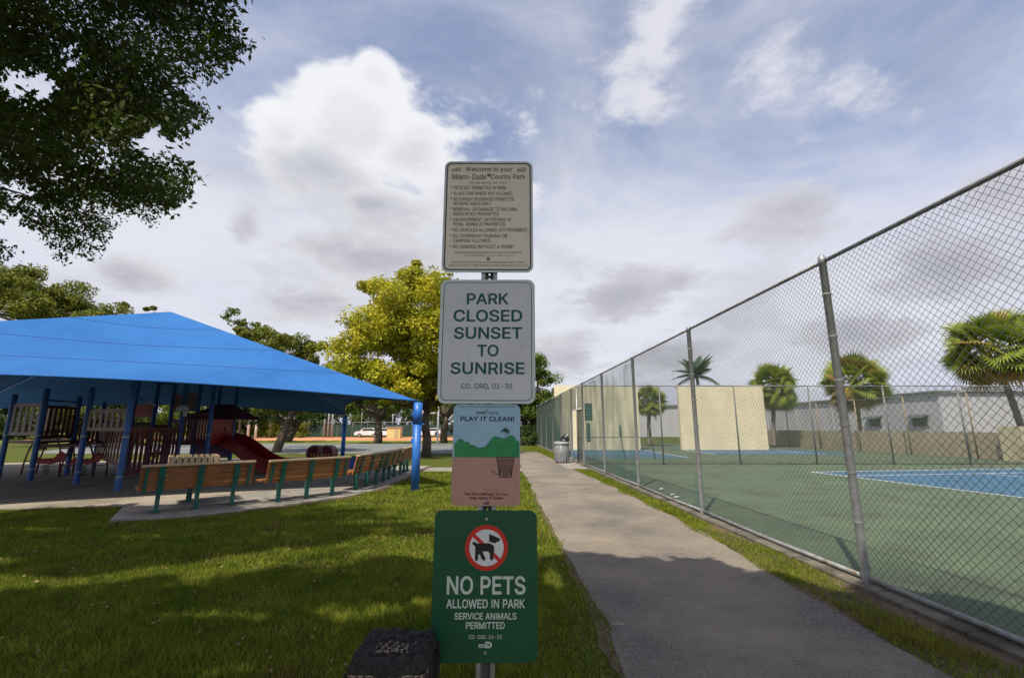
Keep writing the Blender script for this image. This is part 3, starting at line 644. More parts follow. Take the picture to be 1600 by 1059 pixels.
# letter outlines (plain grotesque capitals and lower case) in 1/500 em: advance, points, faces
GLYPH = {'r': {'&': (224, '111 -5 124 -2 136 1 148 7 159 14 168 22 174 30 178 34 182 39 187 45 192 52 196 61 200 71 203 83 205 97 206 114 173 114 172 99 170 87 166 76 162 66 156 57 149 49 142 42 133 36 125 31 116 28 106 26 96 25 88 26 80 28 73 30 66 34 61 39 56 45 53 51 51 58 50 66 51 73 53 80 57 86 62 93 69 100 78 107 129 145 136 150 142 155 147 161 152 167 156 173 159 180 162 187 163 194 164 202 163 212 160 222 156 231 150 239 143 246 134 251 124 255 112 258 100 259 88 258 76 255 66 251 57 245 50 238 44 230 39 221 37 210 36 199 36 189 38 180 42 171 47 163 52 154 59 145 84 114 181 -2 221 -1 103 143 97 151 91 158 86 165 81 171 78 177 74 182 72 188 71 194 70 199 71 205 72 210 74 215 77 219 81 222 85 225 90 227 95 228 101 228 109 228 116 225 121 221 126 216 128 210 129 202 129 197 127 193 125 188 123 184 120 181 117 178 114 175 110 172 107 169 69 141 59 133 49 126 41 119 33 111 27 104 22 96 18 87 16 77 15 67 16 53 20 41 25 30 33 20 43 11 54 4 67 -1 82 -4 98 -5 86 113 143 44 164 18 185 43 163 70 112 132 92 158 65 138', '127,128,34 34,35,127 126,127,35 35,36,126 125,126,36 36,37,125 124,125,37 123,124,37 37,38,123 122,123,38 38,39,122 121,122,39 120,121,39 39,40,120 119,120,40 97,98,63 28,29,132 30,132,29 132,30,131 31,131,30 140,83,115 83,84,115 84,85,115 77,115,85 95,96,65 64,65,96 96,97,64 97,63,64 131,31,130 31,32,130 129,130,32 32,33,129 128,129,33 34,128,33 119,40,41 118,119,41 41,42,118 117,118,42 42,43,117 116,117,43 43,78,116 77,85,76 85,86,76 75,76,86 86,87,75 74,75,87 87,88,74 73,74,88 88,89,73 72,73,89 89,90,72 71,72,90 70,71,90 90,91,70 69,70,91 91,92,69 68,69,92 92,93,68 67,68,93 93,94,67 66,67,94 94,95,66 95,65,66 27,133,0 0,26,27 99,100,61 62,99,61 26,0,1 1,2,26 2,25,26 114,81,44 113,114,44 44,45,113 112,113,45 111,112,45 45,46,111 110,111,46 101,102,59 59,60,101 100,101,60 61,100,60 79,7,6 79,6,5 7,79,80 80,8,7 11,12,19 18,19,12 12,13,18 17,18,13 13,14,17 16,17,14 14,15,16 5,6,22 6,7,22 21,22,7 7,8,21 11,19,138 25,2,3 24,25,3 3,4,24 23,24,4 4,136,23 110,46,47 109,110,47 47,48,109 108,109,48 48,49,108 107,108,49 49,50,107 50,51,107 106,107,51 51,52,106 105,106,52 52,53,105 53,54,105 104,105,54 54,55,104 55,56,104 103,104,56 56,57,103 102,103,57 57,58,102 59,102,58 28,132,133 133,27,28 115,78,81 82,115,81 81,114,82 99,62,98 63,98,62 78,43,134 115,77,141 44,81,139 135,22,134 22,21,134 21,20,134 5,22,135 136,5,135 135,23,136 79,5,136 8,80,137 21,8,137 138,20,137 20,21,137 137,9,138 9,10,138 10,11,138 134,20,138 139,134,138 78,134,139 81,78,139 82,114,140 115,82,140 78,115,141 116,78,141'),
',': (94, '44 -62 71 38 32 38 16 -62', '2,3,0 0,1,2'),
'-': (227, '55 124 55 92 170 92 170 124', '0,1,2 2,3,0'),
'.': (94, '54 -3 60 -1 65 3 69 8 72 14 73 20 72 27 69 33 65 38 60 42 54 45 48 45 41 45 35 42 30 38 26 33 24 27 23 20 24 14 26 8 30 3 35 -1 41 -3 48 -4', '17,18,19 16,17,14 14,15,16 22,23,21 20,21,23 17,19,20 14,17,20 1,2,0 4,5,3 5,6,8 7,8,6 3,5,2 5,8,11 10,11,8 9,10,8 0,2,23 2,5,23 5,11,23 20,23,11 14,20,11 13,14,11 12,13,11'),
'/': (125, '88 268 5 -40 37 -40 120 268', '3,0,2 1,2,0'),
'0': (227, '132 -4 148 2 163 10 175 23 186 38 194 56 200 77 203 101 205 127 203 153 200 177 194 198 186 216 175 232 163 244 148 253 132 258 113 260 95 258 79 253 64 244 51 232 41 216 33 198 27 177 23 153 22 127 23 101 27 77 33 56 41 38 51 23 64 10 78 2 95 -4 113 -5 102 28 92 32 83 38 75 47 69 59 63 72 60 89 57 107 57 127 57 148 60 166 63 182 69 196 75 207 83 216 92 223 102 226 113 228 125 226 135 223 144 216 152 207 158 196 163 182 167 166 169 148 170 127 169 107 167 89 163 72 158 59 152 47 144 38 135 32 125 28 113 27', '28,29,41 41,42,28 27,28,42 42,43,27 26,27,43 43,44,26 44,45,26 25,26,45 45,46,25 24,25,46 46,47,24 23,24,47 34,36,33 36,37,33 32,33,37 38,32,37 50,51,20 19,20,51 51,52,19 52,18,19 32,38,31 38,39,31 30,31,39 39,40,30 29,30,40 41,29,40 23,47,48 22,23,48 48,49,22 21,22,49 49,50,21 50,20,21 70,35,0 17,54,16 70,0,1 69,70,1 1,2,69 2,68,69 55,56,14 14,15,55 54,55,15 16,54,15 5,6,65 64,65,6 6,7,64 63,64,7 7,8,63 62,63,8 61,62,8 8,9,61 60,61,9 9,10,60 59,60,10 10,11,59 68,2,3 67,68,3 3,4,67 66,67,4 4,5,66 5,65,66 59,11,58 11,12,58 57,58,12 12,13,57 56,57,13 14,56,13 36,34,35 71,36,35 35,70,71 54,17,53 52,53,17 18,52,17'),
'1': (227, '197 -2 197 29 36 29 36 -2 99 256 41 214 42 176 105 222 104 222 104 -2 140 -2 140 256 104 221 104 29 140 29', '2,3,9 0,1,10 10,1,14 6,12,8 5,6,8 4,5,8 8,7,4 7,11,4 2,9,13 7,8,12 9,10,13 14,13,10 12,13,14 11,7,14 7,12,14'),
'2': (227, '197 -2 197 30 78 30 78 29 135 88 149 103 160 116 170 128 177 139 183 149 187 158 190 167 192 177 193 186 191 200 188 212 182 224 175 234 165 243 154 250 141 255 127 259 112 260 97 259 83 255 71 250 59 242 49 233 41 222 35 210 32 196 31 179 65 179 66 190 68 198 71 206 75 212 81 218 87 222 94 225 103 227 112 228 120 227 128 225 136 223 142 219 148 214 152 208 155 202 157 194 158 186 158 178 156 171 154 164 150 157 145 150 140 142 133 134 125 125 116 116 30 25 30 -2 79 30', '60,61,3 32,33,31 30,31,33 33,34,30 29,30,34 28,29,34 34,35,28 27,28,35 35,36,27 36,26,27 23,39,40 40,41,23 24,38,39 39,23,24 43,21,42 22,42,21 4,59,2 42,22,41 23,41,22 60,3,2 2,59,60 26,36,37 25,26,37 37,38,25 38,24,25 44,45,19 20,44,19 12,13,50 6,7,56 55,56,7 7,8,55 54,55,8 8,9,54 53,54,9 9,10,53 52,53,10 10,11,52 51,52,11 11,12,51 12,50,51 50,13,49 13,14,49 14,15,49 48,49,15 15,16,48 47,48,16 16,17,47 46,47,17 17,18,46 45,46,18 19,45,18 3,61,0 0,1,3 59,4,5 58,59,5 57,58,5 5,6,57 6,56,57 44,20,43 21,43,20 3,1,62 2,3,62 4,2,62'),
'3': (227, '126 -4 141 -1 155 4 168 12 178 21 187 32 193 44 197 58 198 72 197 87 193 100 187 112 179 123 168 132 155 140 140 145 124 147 104 146 105 137 188 230 188 256 33 256 33 224 142 224 142 225 76 150 76 122 100 122 114 121 126 119 136 115 145 110 151 104 156 97 160 89 162 81 163 72 162 63 159 55 156 48 150 41 144 36 137 32 128 29 119 28 109 27 100 27 91 29 83 31 76 35 70 39 65 45 61 51 58 58 56 68 20 68 22 52 27 39 33 27 42 18 53 9 66 3 79 -2 94 -4 109 -5 114 147 141 224', '61,49,60 49,50,60 59,60,50 50,51,59 58,59,51 51,52,58 57,58,52 52,53,57 56,57,53 53,54,56 55,56,54 47,48,62 47,62,63 63,46,47 0,44,64 45,64,44 29,16,28 18,28,16 46,63,64 64,45,46 28,18,27 17,25,18 18,16,65 62,48,61 49,61,48 27,18,26 18,25,26 42,43,1 42,1,2 41,42,2 31,14,30 15,30,14 6,7,37 36,37,7 7,8,36 8,9,36 35,36,9 9,10,35 34,35,10 10,11,34 41,2,3 40,41,3 3,4,40 39,40,4 4,5,39 38,39,5 5,6,38 6,37,38 34,11,33 11,12,33 32,33,12 12,13,32 31,32,13 14,31,13 24,23,19 19,20,24 1,43,0 44,0,43 30,15,29 16,29,15 25,17,23 22,66,24 21,22,24 24,20,21 17,18,65 23,17,65 19,23,65 23,24,66 25,23,66'),
'5': (227, '127 -4 142 0 155 6 167 14 178 25 186 37 192 51 196 65 197 82 197 94 195 105 191 116 187 126 181 136 174 144 166 151 157 157 148 162 137 166 126 168 115 169 106 168 97 167 88 164 80 161 73 157 67 153 69 153 77 224 185 224 185 256 46 256 31 125 65 121 71 126 77 129 84 132 92 135 101 136 109 136 119 136 128 133 136 129 144 124 150 117 155 110 159 101 161 91 162 81 161 71 159 62 155 53 150 46 144 39 137 34 129 30 120 28 111 27 102 27 95 29 87 32 81 36 75 40 71 46 67 52 64 58 63 67 28 67 30 52 34 40 40 29 48 19 58 11 69 4 82 -1 96 -4 111 -5 69 154', '67,68,66 26,33,34 27,25,77 71,72,62 62,63,71 70,71,63 63,64,70 69,70,64 64,65,69 68,69,65 66,68,65 33,26,32 31,32,26 36,37,24 37,23,24 59,75,58 21,39,20 58,75,76 76,57,58 39,21,38 22,38,21 75,59,74 60,74,59 23,37,38 38,22,23 74,60,73 60,61,73 72,73,61 62,72,61 26,34,35 27,26,35 35,36,27 25,27,36 36,24,25 31,26,28 56,0,55 19,40,41 41,18,19 55,0,1 54,55,1 1,2,54 2,53,54 43,16,42 16,17,42 41,42,17 18,41,17 5,6,50 49,50,6 6,7,49 48,49,7 7,8,48 8,9,48 47,48,9 9,10,47 46,47,10 10,11,46 53,2,3 52,53,3 3,4,52 51,52,4 4,5,51 5,50,51 46,11,45 11,12,45 12,13,45 44,45,13 13,14,44 43,44,14 14,15,43 16,43,15 0,56,76 57,76,56 20,39,40 40,19,20 29,30,28 31,28,30 26,27,77 28,26,77'),
'6': (227, '129 -4 143 -1 156 5 168 14 177 24 186 35 192 49 195 63 196 79 195 94 192 108 187 121 179 132 170 141 159 149 146 155 133 158 117 159 110 159 103 157 97 155 91 153 86 149 81 145 77 141 74 136 70 129 77 129 164 256 125 256 67 171 55 152 45 135 38 120 33 107 31 94 30 81 31 65 35 50 40 36 49 24 58 14 70 6 83 -1 98 -4 113 -5 104 27 96 29 88 33 81 38 75 44 71 52 67 60 65 69 64 79 65 89 67 98 71 106 75 113 81 119 88 124 96 128 104 130 113 131 122 130 131 128 138 124 145 119 151 113 155 106 159 98 161 88 162 79 161 69 159 60 155 52 151 44 145 38 138 33 131 29 122 27 113 26 94 154', '38,39,52 52,53,38 37,38,53 53,54,37 36,37,54 54,55,36 35,36,55 34,35,55 55,56,34 33,34,56 56,57,33 57,26,33 32,33,26 31,32,26 27,58,59 25,27,24 47,44,46 62,19,20 44,47,43 47,48,43 27,59,60 60,61,27 43,48,42 48,49,42 41,42,49 49,50,41 40,41,50 50,51,40 39,40,51 52,39,51 26,57,58 58,27,26 27,25,26 31,26,25 25,24,31 24,23,31 30,31,23 23,22,30 22,21,30 18,63,17 0,79,80 0,80,45 81,45,80 17,63,64 65,66,15 16,65,15 79,0,1 1,78,79 65,16,64 17,64,16 4,5,75 74,75,5 5,6,74 6,7,74 73,74,7 7,8,73 72,73,8 71,72,8 8,9,71 70,71,9 9,10,70 10,11,70 69,70,11 11,12,69 78,1,2 77,78,2 2,3,77 76,77,3 3,4,76 4,75,76 69,12,68 12,13,68 67,68,13 13,14,67 66,67,14 15,66,14 46,44,45 45,81,46 19,62,63 63,18,19 23,24,27 82,21,27 21,22,27 22,23,27 62,20,82 82,27,61 61,62,82 30,21,82 28,29,82 29,30,82'),
'9': (227, '98 259 83 255 70 249 59 241 49 231 41 219 35 206 31 191 30 176 31 160 34 146 40 133 47 122 57 113 68 105 80 100 94 96 109 95 116 96 123 97 129 99 135 102 140 105 145 109 149 113 153 118 157 125 150 126 62 -1 101 -2 159 83 172 102 181 119 188 134 193 148 196 161 196 173 195 190 192 204 186 218 178 230 168 240 156 249 143 255 129 259 113 260 122 227 131 225 138 221 145 216 151 210 155 203 159 194 161 185 162 175 161 165 159 157 155 148 151 141 145 135 138 130 131 127 122 124 113 124 104 124 96 127 88 130 81 135 76 141 71 149 67 157 65 166 65 176 65 186 67 194 71 203 76 210 81 216 88 221 96 225 104 227 113 228 132 101', '11,12,69 69,70,11 10,11,70 9,10,70 70,71,9 8,9,71 71,72,8 72,73,8 7,8,73 73,74,7 6,7,74 18,63,17 45,80,81 17,63,64 0,79,80 80,45,0 17,64,16 64,65,16 15,16,65 66,15,65 1,78,79 79,0,1 15,66,14 66,67,14 13,14,67 67,68,13 12,13,68 69,12,68 6,74,75 5,6,75 4,5,75 75,76,4 3,4,76 76,77,3 2,3,77 77,78,2 78,1,2 19,20,62 44,46,47 27,24,25 27,58,59 60,61,27 27,59,60 47,48,43 44,47,43 31,32,26 32,33,26 57,26,33 56,57,33 33,34,56 55,56,34 34,35,55 35,36,55 54,55,36 36,37,54 53,54,37 37,38,53 52,53,38 38,39,52 51,52,39 39,40,51 22,21,30 23,22,30 30,31,23 24,23,31 25,24,31 31,26,25 27,25,26 58,27,26 26,57,58 51,40,50 40,41,50 49,50,41 41,42,49 48,49,42 43,48,42 63,18,19 19,62,63 45,81,46 46,44,45 24,27,23 82,21,27 21,22,27 22,23,27 62,20,82 82,27,61 61,62,82 30,21,82 28,29,82 29,30,82'),
':': (94, '54 -3 60 -1 65 3 69 8 72 14 73 20 72 27 69 33 65 38 60 42 54 45 48 45 41 45 35 42 30 38 26 33 24 27 23 20 24 14 26 8 30 3 35 -1 41 -3 48 -4 54 134 60 137 65 141 69 146 72 152 73 158 72 165 69 171 65 176 60 180 54 182 48 183 41 182 35 180 30 176 26 171 24 165 23 158 24 152 26 146 30 141 35 137 41 134 48 133', '17,18,19 16,17,14 14,15,16 41,42,43 40,41,38 38,39,40 22,23,21 20,21,23 23,11,20 11,12,13 17,19,20 14,17,20 20,11,14 11,13,14 41,43,44 38,41,44 1,2,0 25,26,24 47,24,26 4,5,3 5,6,8 7,8,6 28,29,27 29,30,32 31,32,30 3,5,2 9,10,8 27,29,26 47,26,29 35,47,29 29,32,35 34,35,32 33,34,32 0,2,23 2,5,23 11,23,5 5,8,11 8,10,11 45,46,47 44,45,47 47,35,44 38,44,35 37,38,35 36,37,35'),
'A': (240, '44 -2 97 151 100 160 104 172 108 185 113 200 119 218 125 241 113 241 120 218 125 201 130 185 134 172 138 161 142 151 196 -2 234 -2 139 256 99 256 5 -2 187 69 187 101 53 101 53 69 119 221 159 101 80 101 69 69 171 69', '19,0,23 19,23,22 22,18,19 8,5,6 22,1,2 2,3,22 18,22,3 3,4,18 4,5,18 5,8,18 7,9,10 15,16,20 16,21,20 21,16,17 14,21,13 12,13,21 21,17,12 11,12,17 10,11,17 7,10,17 21,14,25 18,8,7 7,17,18 1,22,26 8,6,24 7,8,24 9,7,24 15,20,28 20,21,25 23,0,27 22,23,26 26,23,27 25,26,27 28,25,27 20,25,28'),
'B': (228, '123 -2 142 -1 159 2 173 7 185 14 195 22 202 32 207 43 210 55 211 68 210 81 207 92 203 103 197 111 190 119 183 124 174 129 166 132 159 133 159 132 165 134 173 137 179 141 185 146 191 152 195 159 198 167 200 176 201 187 200 199 197 211 192 222 185 232 176 240 165 247 152 252 137 255 121 256 28 256 28 -2 64 113 124 113 134 113 144 111 152 107 159 103 165 97 170 91 173 84 175 76 176 68 174 58 170 49 164 41 154 35 140 32 122 31 64 31 64 224 120 224 135 223 146 219 155 213 161 205 165 196 166 186 165 178 163 171 160 164 155 159 150 154 143 150 136 147 128 145 119 145 64 145 161 133', '57,40,39 38,39,40 59,37,58 74,75,40 38,40,75 75,58,38 58,37,38 73,41,42 56,0,1 1,55,56 73,42,72 57,39,0 0,56,57 74,40,41 41,73,74 60,36,59 37,59,36 43,44,19 70,71,18 55,1,2 2,54,55 43,19,42 72,42,19 19,18,72 18,71,72 61,35,60 36,60,35 5,6,52 6,7,52 51,52,7 7,8,51 50,51,8 8,9,50 9,10,50 49,50,10 10,11,49 48,49,11 11,12,48 47,48,12 12,13,47 13,14,47 26,27,66 65,66,27 27,28,65 28,29,65 54,2,3 53,54,3 3,4,53 4,5,53 5,52,53 47,14,46 14,15,46 45,46,15 15,16,45 16,17,45 44,45,17 19,44,17 70,18,20 69,70,20 20,21,69 21,22,69 68,69,22 22,23,68 23,24,68 67,68,24 24,25,67 25,26,67 26,66,67 65,29,64 29,30,64 63,64,30 30,31,63 31,32,63 62,63,32 32,33,62 33,34,62 61,62,34 35,61,34 19,17,76 18,19,76 20,18,76'),
'C': (255, '147 -5 159 -3 171 0 182 5 193 11 202 17 211 25 219 34 226 44 231 55 236 67 239 82 203 82 200 73 197 65 193 58 188 52 183 47 177 42 171 38 164 35 157 32 149 30 142 29 134 28 119 30 106 34 93 40 82 49 72 60 64 73 58 89 55 107 54 127 55 147 58 165 64 181 72 195 82 206 93 214 105 221 119 225 134 226 142 226 149 224 157 223 164 220 171 217 177 213 183 208 188 202 193 196 197 189 200 182 203 172 239 172 235 187 231 199 226 210 219 220 211 229 202 237 193 244 182 250 171 254 159 257 146 259 134 260 112 258 92 253 74 244 58 231 44 216 33 197 25 176 20 153 18 127 20 101 25 78 33 57 44 38 58 23 74 11 92 2 112 -4 134 -5', '79,80,29 29,30,79 78,79,30 30,31,78 77,78,31 31,32,77 76,77,32 33,76,32 76,33,34 75,76,34 34,35,75 74,75,35 35,36,74 73,74,36 36,37,73 72,73,37 84,26,83 26,27,83 82,83,27 28,82,27 39,40,69 40,68,69 85,24,25 0,22,23 0,23,85 24,85,23 67,41,42 42,43,67 43,66,67 85,25,84 26,84,25 68,40,41 41,67,68 82,28,81 80,81,28 29,80,28 72,37,38 71,72,38 70,71,38 38,39,70 39,69,70 45,65,44 21,1,2 2,20,21 46,64,45 65,45,64 19,3,4 18,19,4 20,2,3 3,19,20 48,62,47 62,63,47 46,47,63 64,46,63 7,8,15 14,15,8 8,9,14 13,14,9 9,10,13 12,13,10 10,11,12 55,56,54 53,54,56 56,57,53 52,53,57 57,58,52 51,52,58 58,59,51 18,4,5 17,18,5 5,6,17 16,17,6 6,7,16 7,15,16 51,59,50 59,60,50 49,50,60 60,61,49 48,49,61 62,48,61 22,0,1 1,21,22 66,43,44 44,65,66'),
'D': (251, '134 0 157 5 176 14 193 26 207 41 218 58 226 79 231 102 233 128 231 153 226 176 219 196 208 214 194 229 177 241 158 250 137 255 113 256 45 256 45 224 110 224 129 223 145 219 159 212 171 204 180 193 188 179 193 164 196 147 198 128 196 108 193 91 188 75 180 62 170 51 158 42 143 36 127 32 107 31 46 31 46 -2 109 -2 28 256 28 -2 64 -2 64 256 64 31 64 224', '42,43,19 19,18,42 41,38,44 44,38,46 44,39,40 43,40,39 19,43,39 20,45,47 18,19,45 0,36,37 17,21,16 23,15,22 36,0,1 1,35,36 16,21,22 22,15,16 0,37,41 38,41,37 21,17,20 45,20,17 14,24,13 7,8,30 29,30,8 28,29,8 8,9,28 4,5,33 32,33,5 5,6,32 31,32,6 6,7,31 7,30,31 28,9,27 9,10,27 26,27,10 10,11,26 25,26,11 11,12,25 24,25,12 13,24,12 35,1,2 34,35,2 2,3,34 3,4,34 4,33,34 24,14,23 15,23,14 39,44,46 19,39,47 39,46,47 45,19,47'),
'E': (209, '190 -2 190 31 64 31 64 112 180 112 180 145 64 145 64 224 188 224 188 256 28 256 28 -2', '11,2,3 10,11,3 3,6,10 6,7,10 2,11,0 0,1,2 6,3,4 4,5,6 8,9,7 10,7,9'),
'F': (205, '64 -2 64 109 175 109 175 141 64 141 64 224 187 224 187 256 28 256 28 -2', '0,1,9 1,4,9 8,9,4 6,7,5 4,1,2 2,3,4 8,4,5 5,7,8'),
'G': (260, '154 -4 172 0 189 8 204 18 217 30 227 44 235 61 239 80 241 100 241 130 139 130 139 98 218 99 206 104 204 87 201 74 196 63 190 52 181 44 171 37 160 32 148 29 134 28 120 30 106 34 93 40 82 49 72 60 64 73 58 89 55 107 54 127 55 147 58 165 64 181 72 195 82 206 93 215 105 221 118 225 133 226 141 225 149 224 157 222 164 220 171 216 177 212 182 207 187 202 192 195 196 189 199 182 203 172 240 172 236 187 232 198 226 209 220 219 212 228 203 236 193 243 182 249 171 254 159 257 146 259 132 260 111 258 91 253 73 244 57 231 44 216 33 197 25 176 20 153 18 127 20 101 25 78 33 57 44 39 57 23 74 11 92 2 112 -4 134 -5 205 99', '77,78,27 27,28,77 76,77,28 28,29,76 75,76,29 29,30,75 74,75,30 31,74,30 74,31,32 73,74,32 32,33,73 72,73,33 33,34,72 71,72,34 34,35,71 70,71,35 24,25,81 80,81,25 26,80,25 37,38,67 38,66,67 40,65,39 23,82,83 83,22,23 65,40,41 41,64,65 24,81,82 82,23,24 66,38,39 39,65,66 80,26,79 78,79,26 27,78,26 70,35,36 69,70,36 68,69,36 36,37,68 37,67,68 43,63,42 21,0,20 44,62,43 63,43,62 20,0,1 19,20,1 1,2,19 2,18,19 46,60,45 60,61,45 44,45,61 62,44,61 7,8,12 8,9,12 5,6,16 15,16,6 6,7,15 14,15,7 7,12,14 12,9,13 53,54,52 51,52,54 54,55,51 18,2,3 17,18,3 3,4,17 4,5,17 5,16,17 51,55,50 55,56,50 49,50,56 56,57,49 48,49,57 57,58,48 47,48,58 58,59,47 46,47,59 60,46,59 0,21,83 22,83,21 10,11,13 64,41,42 42,63,64 13,9,10 13,11,84 12,13,84 14,12,84'),
'H': (258, '64 -2 64 114 194 114 194 -2 230 -2 230 256 194 256 194 146 64 146 64 256 28 256 28 -2', '11,0,1 10,11,1 1,8,10 8,9,10 2,3,4 4,5,2 7,2,5 5,6,7 8,1,2 2,7,8'),
'I': (150, '137 -2 137 31 93 31 93 224 137 224 137 256 14 256 14 224 57 224 57 31 14 31 14 -2', '10,11,9 8,6,7 2,0,1 4,5,3 9,11,0 0,2,9 8,9,2 2,3,8 3,5,8 6,8,5'),
'J': (198, '114 -3 133 4 148 15 161 30 168 50 170 73 170 256 134 256 134 73 133 59 129 47 122 39 114 32 104 28 93 27 81 28 71 32 62 39 56 47 52 59 51 73 51 88 15 88 15 73 17 50 24 30 36 15 52 4 71 -3 93 -5', '22,23,20 20,21,22 16,28,15 28,16,27 17,27,16 27,17,26 17,18,26 25,26,18 24,25,18 18,19,24 23,24,19 20,23,19 13,29,0 11,12,1 1,12,0 13,0,12 4,5,9 8,9,5 5,6,8 7,8,6 11,1,2 10,11,2 2,3,10 3,4,10 4,9,10 15,28,29 14,15,29 29,13,14'),
'K': (233, '115 136 116 136 227 255 181 256 104 173 98 167 92 160 86 153 80 146 74 139 68 132 62 124 56 117 50 109 51 70 64 -2 64 97 64 113 64 167 64 256 28 256 28 -2 227 -1 114 158 91 130 185 -2 64 84 64 127 124 144 99 119', '20,21,13 13,21,14 14,21,15 13,14,16 16,17,13 12,13,17 11,12,17 17,10,27 12,11,18 13,12,18 20,13,18 18,19,20 7,8,24 23,0,1 25,22,1 28,2,23 2,3,23 6,7,23 5,6,23 4,5,23 23,3,4 17,16,24 10,17,24 9,10,24 24,8,9 26,29,16 14,15,26 16,14,26 11,17,27 18,11,27 1,22,28 23,1,28 0,23,24 7,24,23 0,24,29 24,16,29 1,0,29 25,1,29'),
'L': (196, '183 -2 183 31 64 31 64 256 28 256 28 -2', '4,5,2 2,5,0 0,1,2 4,2,3'),
'M': (314, '63 -2 63 145 63 151 63 158 63 164 62 186 62 193 62 201 62 208 62 215 62 222 61 231 53 231 57 220 60 211 63 203 65 195 68 187 71 180 73 173 75 166 78 160 80 154 82 149 83 145 142 -2 172 -2 230 145 231 149 233 154 236 160 238 167 240 173 243 181 245 188 248 196 251 204 253 212 256 220 259 231 252 231 251 221 251 214 251 207 251 184 250 177 250 170 250 163 250 157 250 151 250 145 250 -2 286 -2 286 256 237 256 174 94 173 90 171 85 169 80 167 74 165 68 163 61 161 55 159 48 157 42 155 36 153 30 151 22 163 22 161 30 159 36 158 42 156 49 154 55 152 62 149 68 147 74 146 80 144 85 142 90 140 94 77 256 28 256 28 -2 62 205 251 205 157 43', '13,12,82 8,9,14 13,14,9 9,10,13 12,13,10 10,11,12 0,1,83 82,83,1 1,2,82 2,3,82 3,4,82 4,5,82 5,6,82 13,82,6 14,13,6 7,14,6 15,16,8 9,8,16 74,66,73 72,65,64 73,66,65 65,72,73 66,74,67 17,18,81 16,17,81 9,16,81 10,9,81 11,10,81 12,11,81 82,12,81 62,70,69 63,71,70 70,62,63 62,69,61 38,37,53 53,39,38 40,38,39 53,37,44 43,36,85 42,43,37 37,38,42 41,42,38 38,40,41 50,51,52 52,53,50 49,50,53 48,49,53 47,48,53 46,47,53 45,46,53 53,44,45 36,43,35 43,42,35 33,34,54 34,35,54 35,42,54 42,41,54 41,40,54 40,39,54 39,53,54 67,25,26 26,68,67 66,67,68 68,69,66 65,66,69 69,70,65 64,65,70 70,71,64 14,7,84 8,14,84 15,8,84 67,74,75 79,80,24 24,25,77 76,77,25 25,67,76 75,76,67 77,78,24 78,79,24 55,56,27 69,68,61 26,27,58 57,58,27 56,57,27 58,59,26 59,60,26 68,26,60 60,61,68 37,43,85 44,37,85 55,27,28 32,33,54 54,55,31 30,31,55 29,30,55 28,29,55 31,32,54 71,63,86 64,71,86 72,64,86 18,19,81 23,24,80 80,81,20 19,20,81 20,21,80 21,22,80 22,23,80'),
'N': (262, '64 -2 64 145 64 150 64 157 64 164 64 172 64 182 63 192 63 203 62 215 61 229 51 228 60 212 66 200 72 190 78 180 82 172 87 164 91 157 95 151 99 144 192 -2 234 -2 234 256 197 256 197 97 197 92 197 86 198 79 198 71 198 63 198 54 199 45 200 36 201 25 210 26 204 37 200 46 196 54 191 62 187 70 183 76 179 83 176 88 173 92 69 256 28 256 28 -2 62 207 199 48', '12,9,11 9,10,11 3,4,46 4,5,46 5,6,46 11,46,6 6,7,11 12,11,7 7,8,12 12,8,48 0,1,47 46,47,1 1,2,46 3,46,2 13,14,9 10,9,14 14,45,10 11,10,45 46,11,45 36,34,35 34,36,33 32,33,36 36,37,32 37,36,31 30,31,36 29,30,36 36,35,29 35,22,29 28,29,22 22,35,21 35,34,21 34,33,21 39,21,33 38,39,33 33,32,38 28,22,27 26,27,22 25,26,22 22,23,25 24,25,23 9,12,48 13,9,48 39,40,21 44,20,21 43,44,21 42,43,21 41,42,21 40,41,21 37,31,49 32,37,49 38,32,49 45,14,15 19,20,44 44,45,18 17,18,45 16,17,45 15,16,45 18,19,44'),
'O': (267, '155 -4 175 2 193 11 209 23 223 38 234 57 242 78 247 101 249 127 247 153 242 176 234 197 223 216 209 231 193 244 175 253 155 258 133 260 112 258 92 253 74 244 58 231 44 216 33 197 25 176 20 153 18 127 20 101 25 78 33 57 44 38 58 23 74 11 92 2 112 -4 133 -5 119 30 106 33 93 40 82 48 72 60 64 73 59 89 55 107 54 127 55 147 59 165 64 181 72 195 82 206 93 215 106 221 119 225 133 226 148 225 161 221 174 215 185 206 194 195 202 181 208 166 212 147 213 127 212 107 208 89 202 73 194 59 185 48 174 40 161 33 148 30 133 28', '28,29,41 41,42,28 27,28,42 42,43,27 26,27,43 43,44,26 44,45,26 25,26,45 45,46,25 24,25,46 46,47,24 23,24,47 33,38,32 38,39,32 36,34,35 34,36,37 18,51,52 52,17,18 34,37,33 38,33,37 20,49,50 19,20,50 50,51,19 51,18,19 32,39,31 30,31,39 39,40,30 29,30,40 41,29,40 23,47,48 22,23,48 48,49,22 21,22,49 49,20,21 0,69,70 55,16,54 57,14,56 15,56,14 69,0,1 68,69,1 1,2,68 2,67,68 56,15,55 16,55,15 5,6,65 64,65,6 6,7,64 63,64,7 7,8,63 62,63,8 61,62,8 8,9,61 60,61,9 9,10,60 59,60,10 10,11,59 67,2,3 3,4,67 66,67,4 4,5,66 5,65,66 59,11,58 11,12,58 57,58,12 12,13,57 14,57,13 0,70,35 70,71,35 36,35,71 17,52,53 53,54,17 54,16,17'),
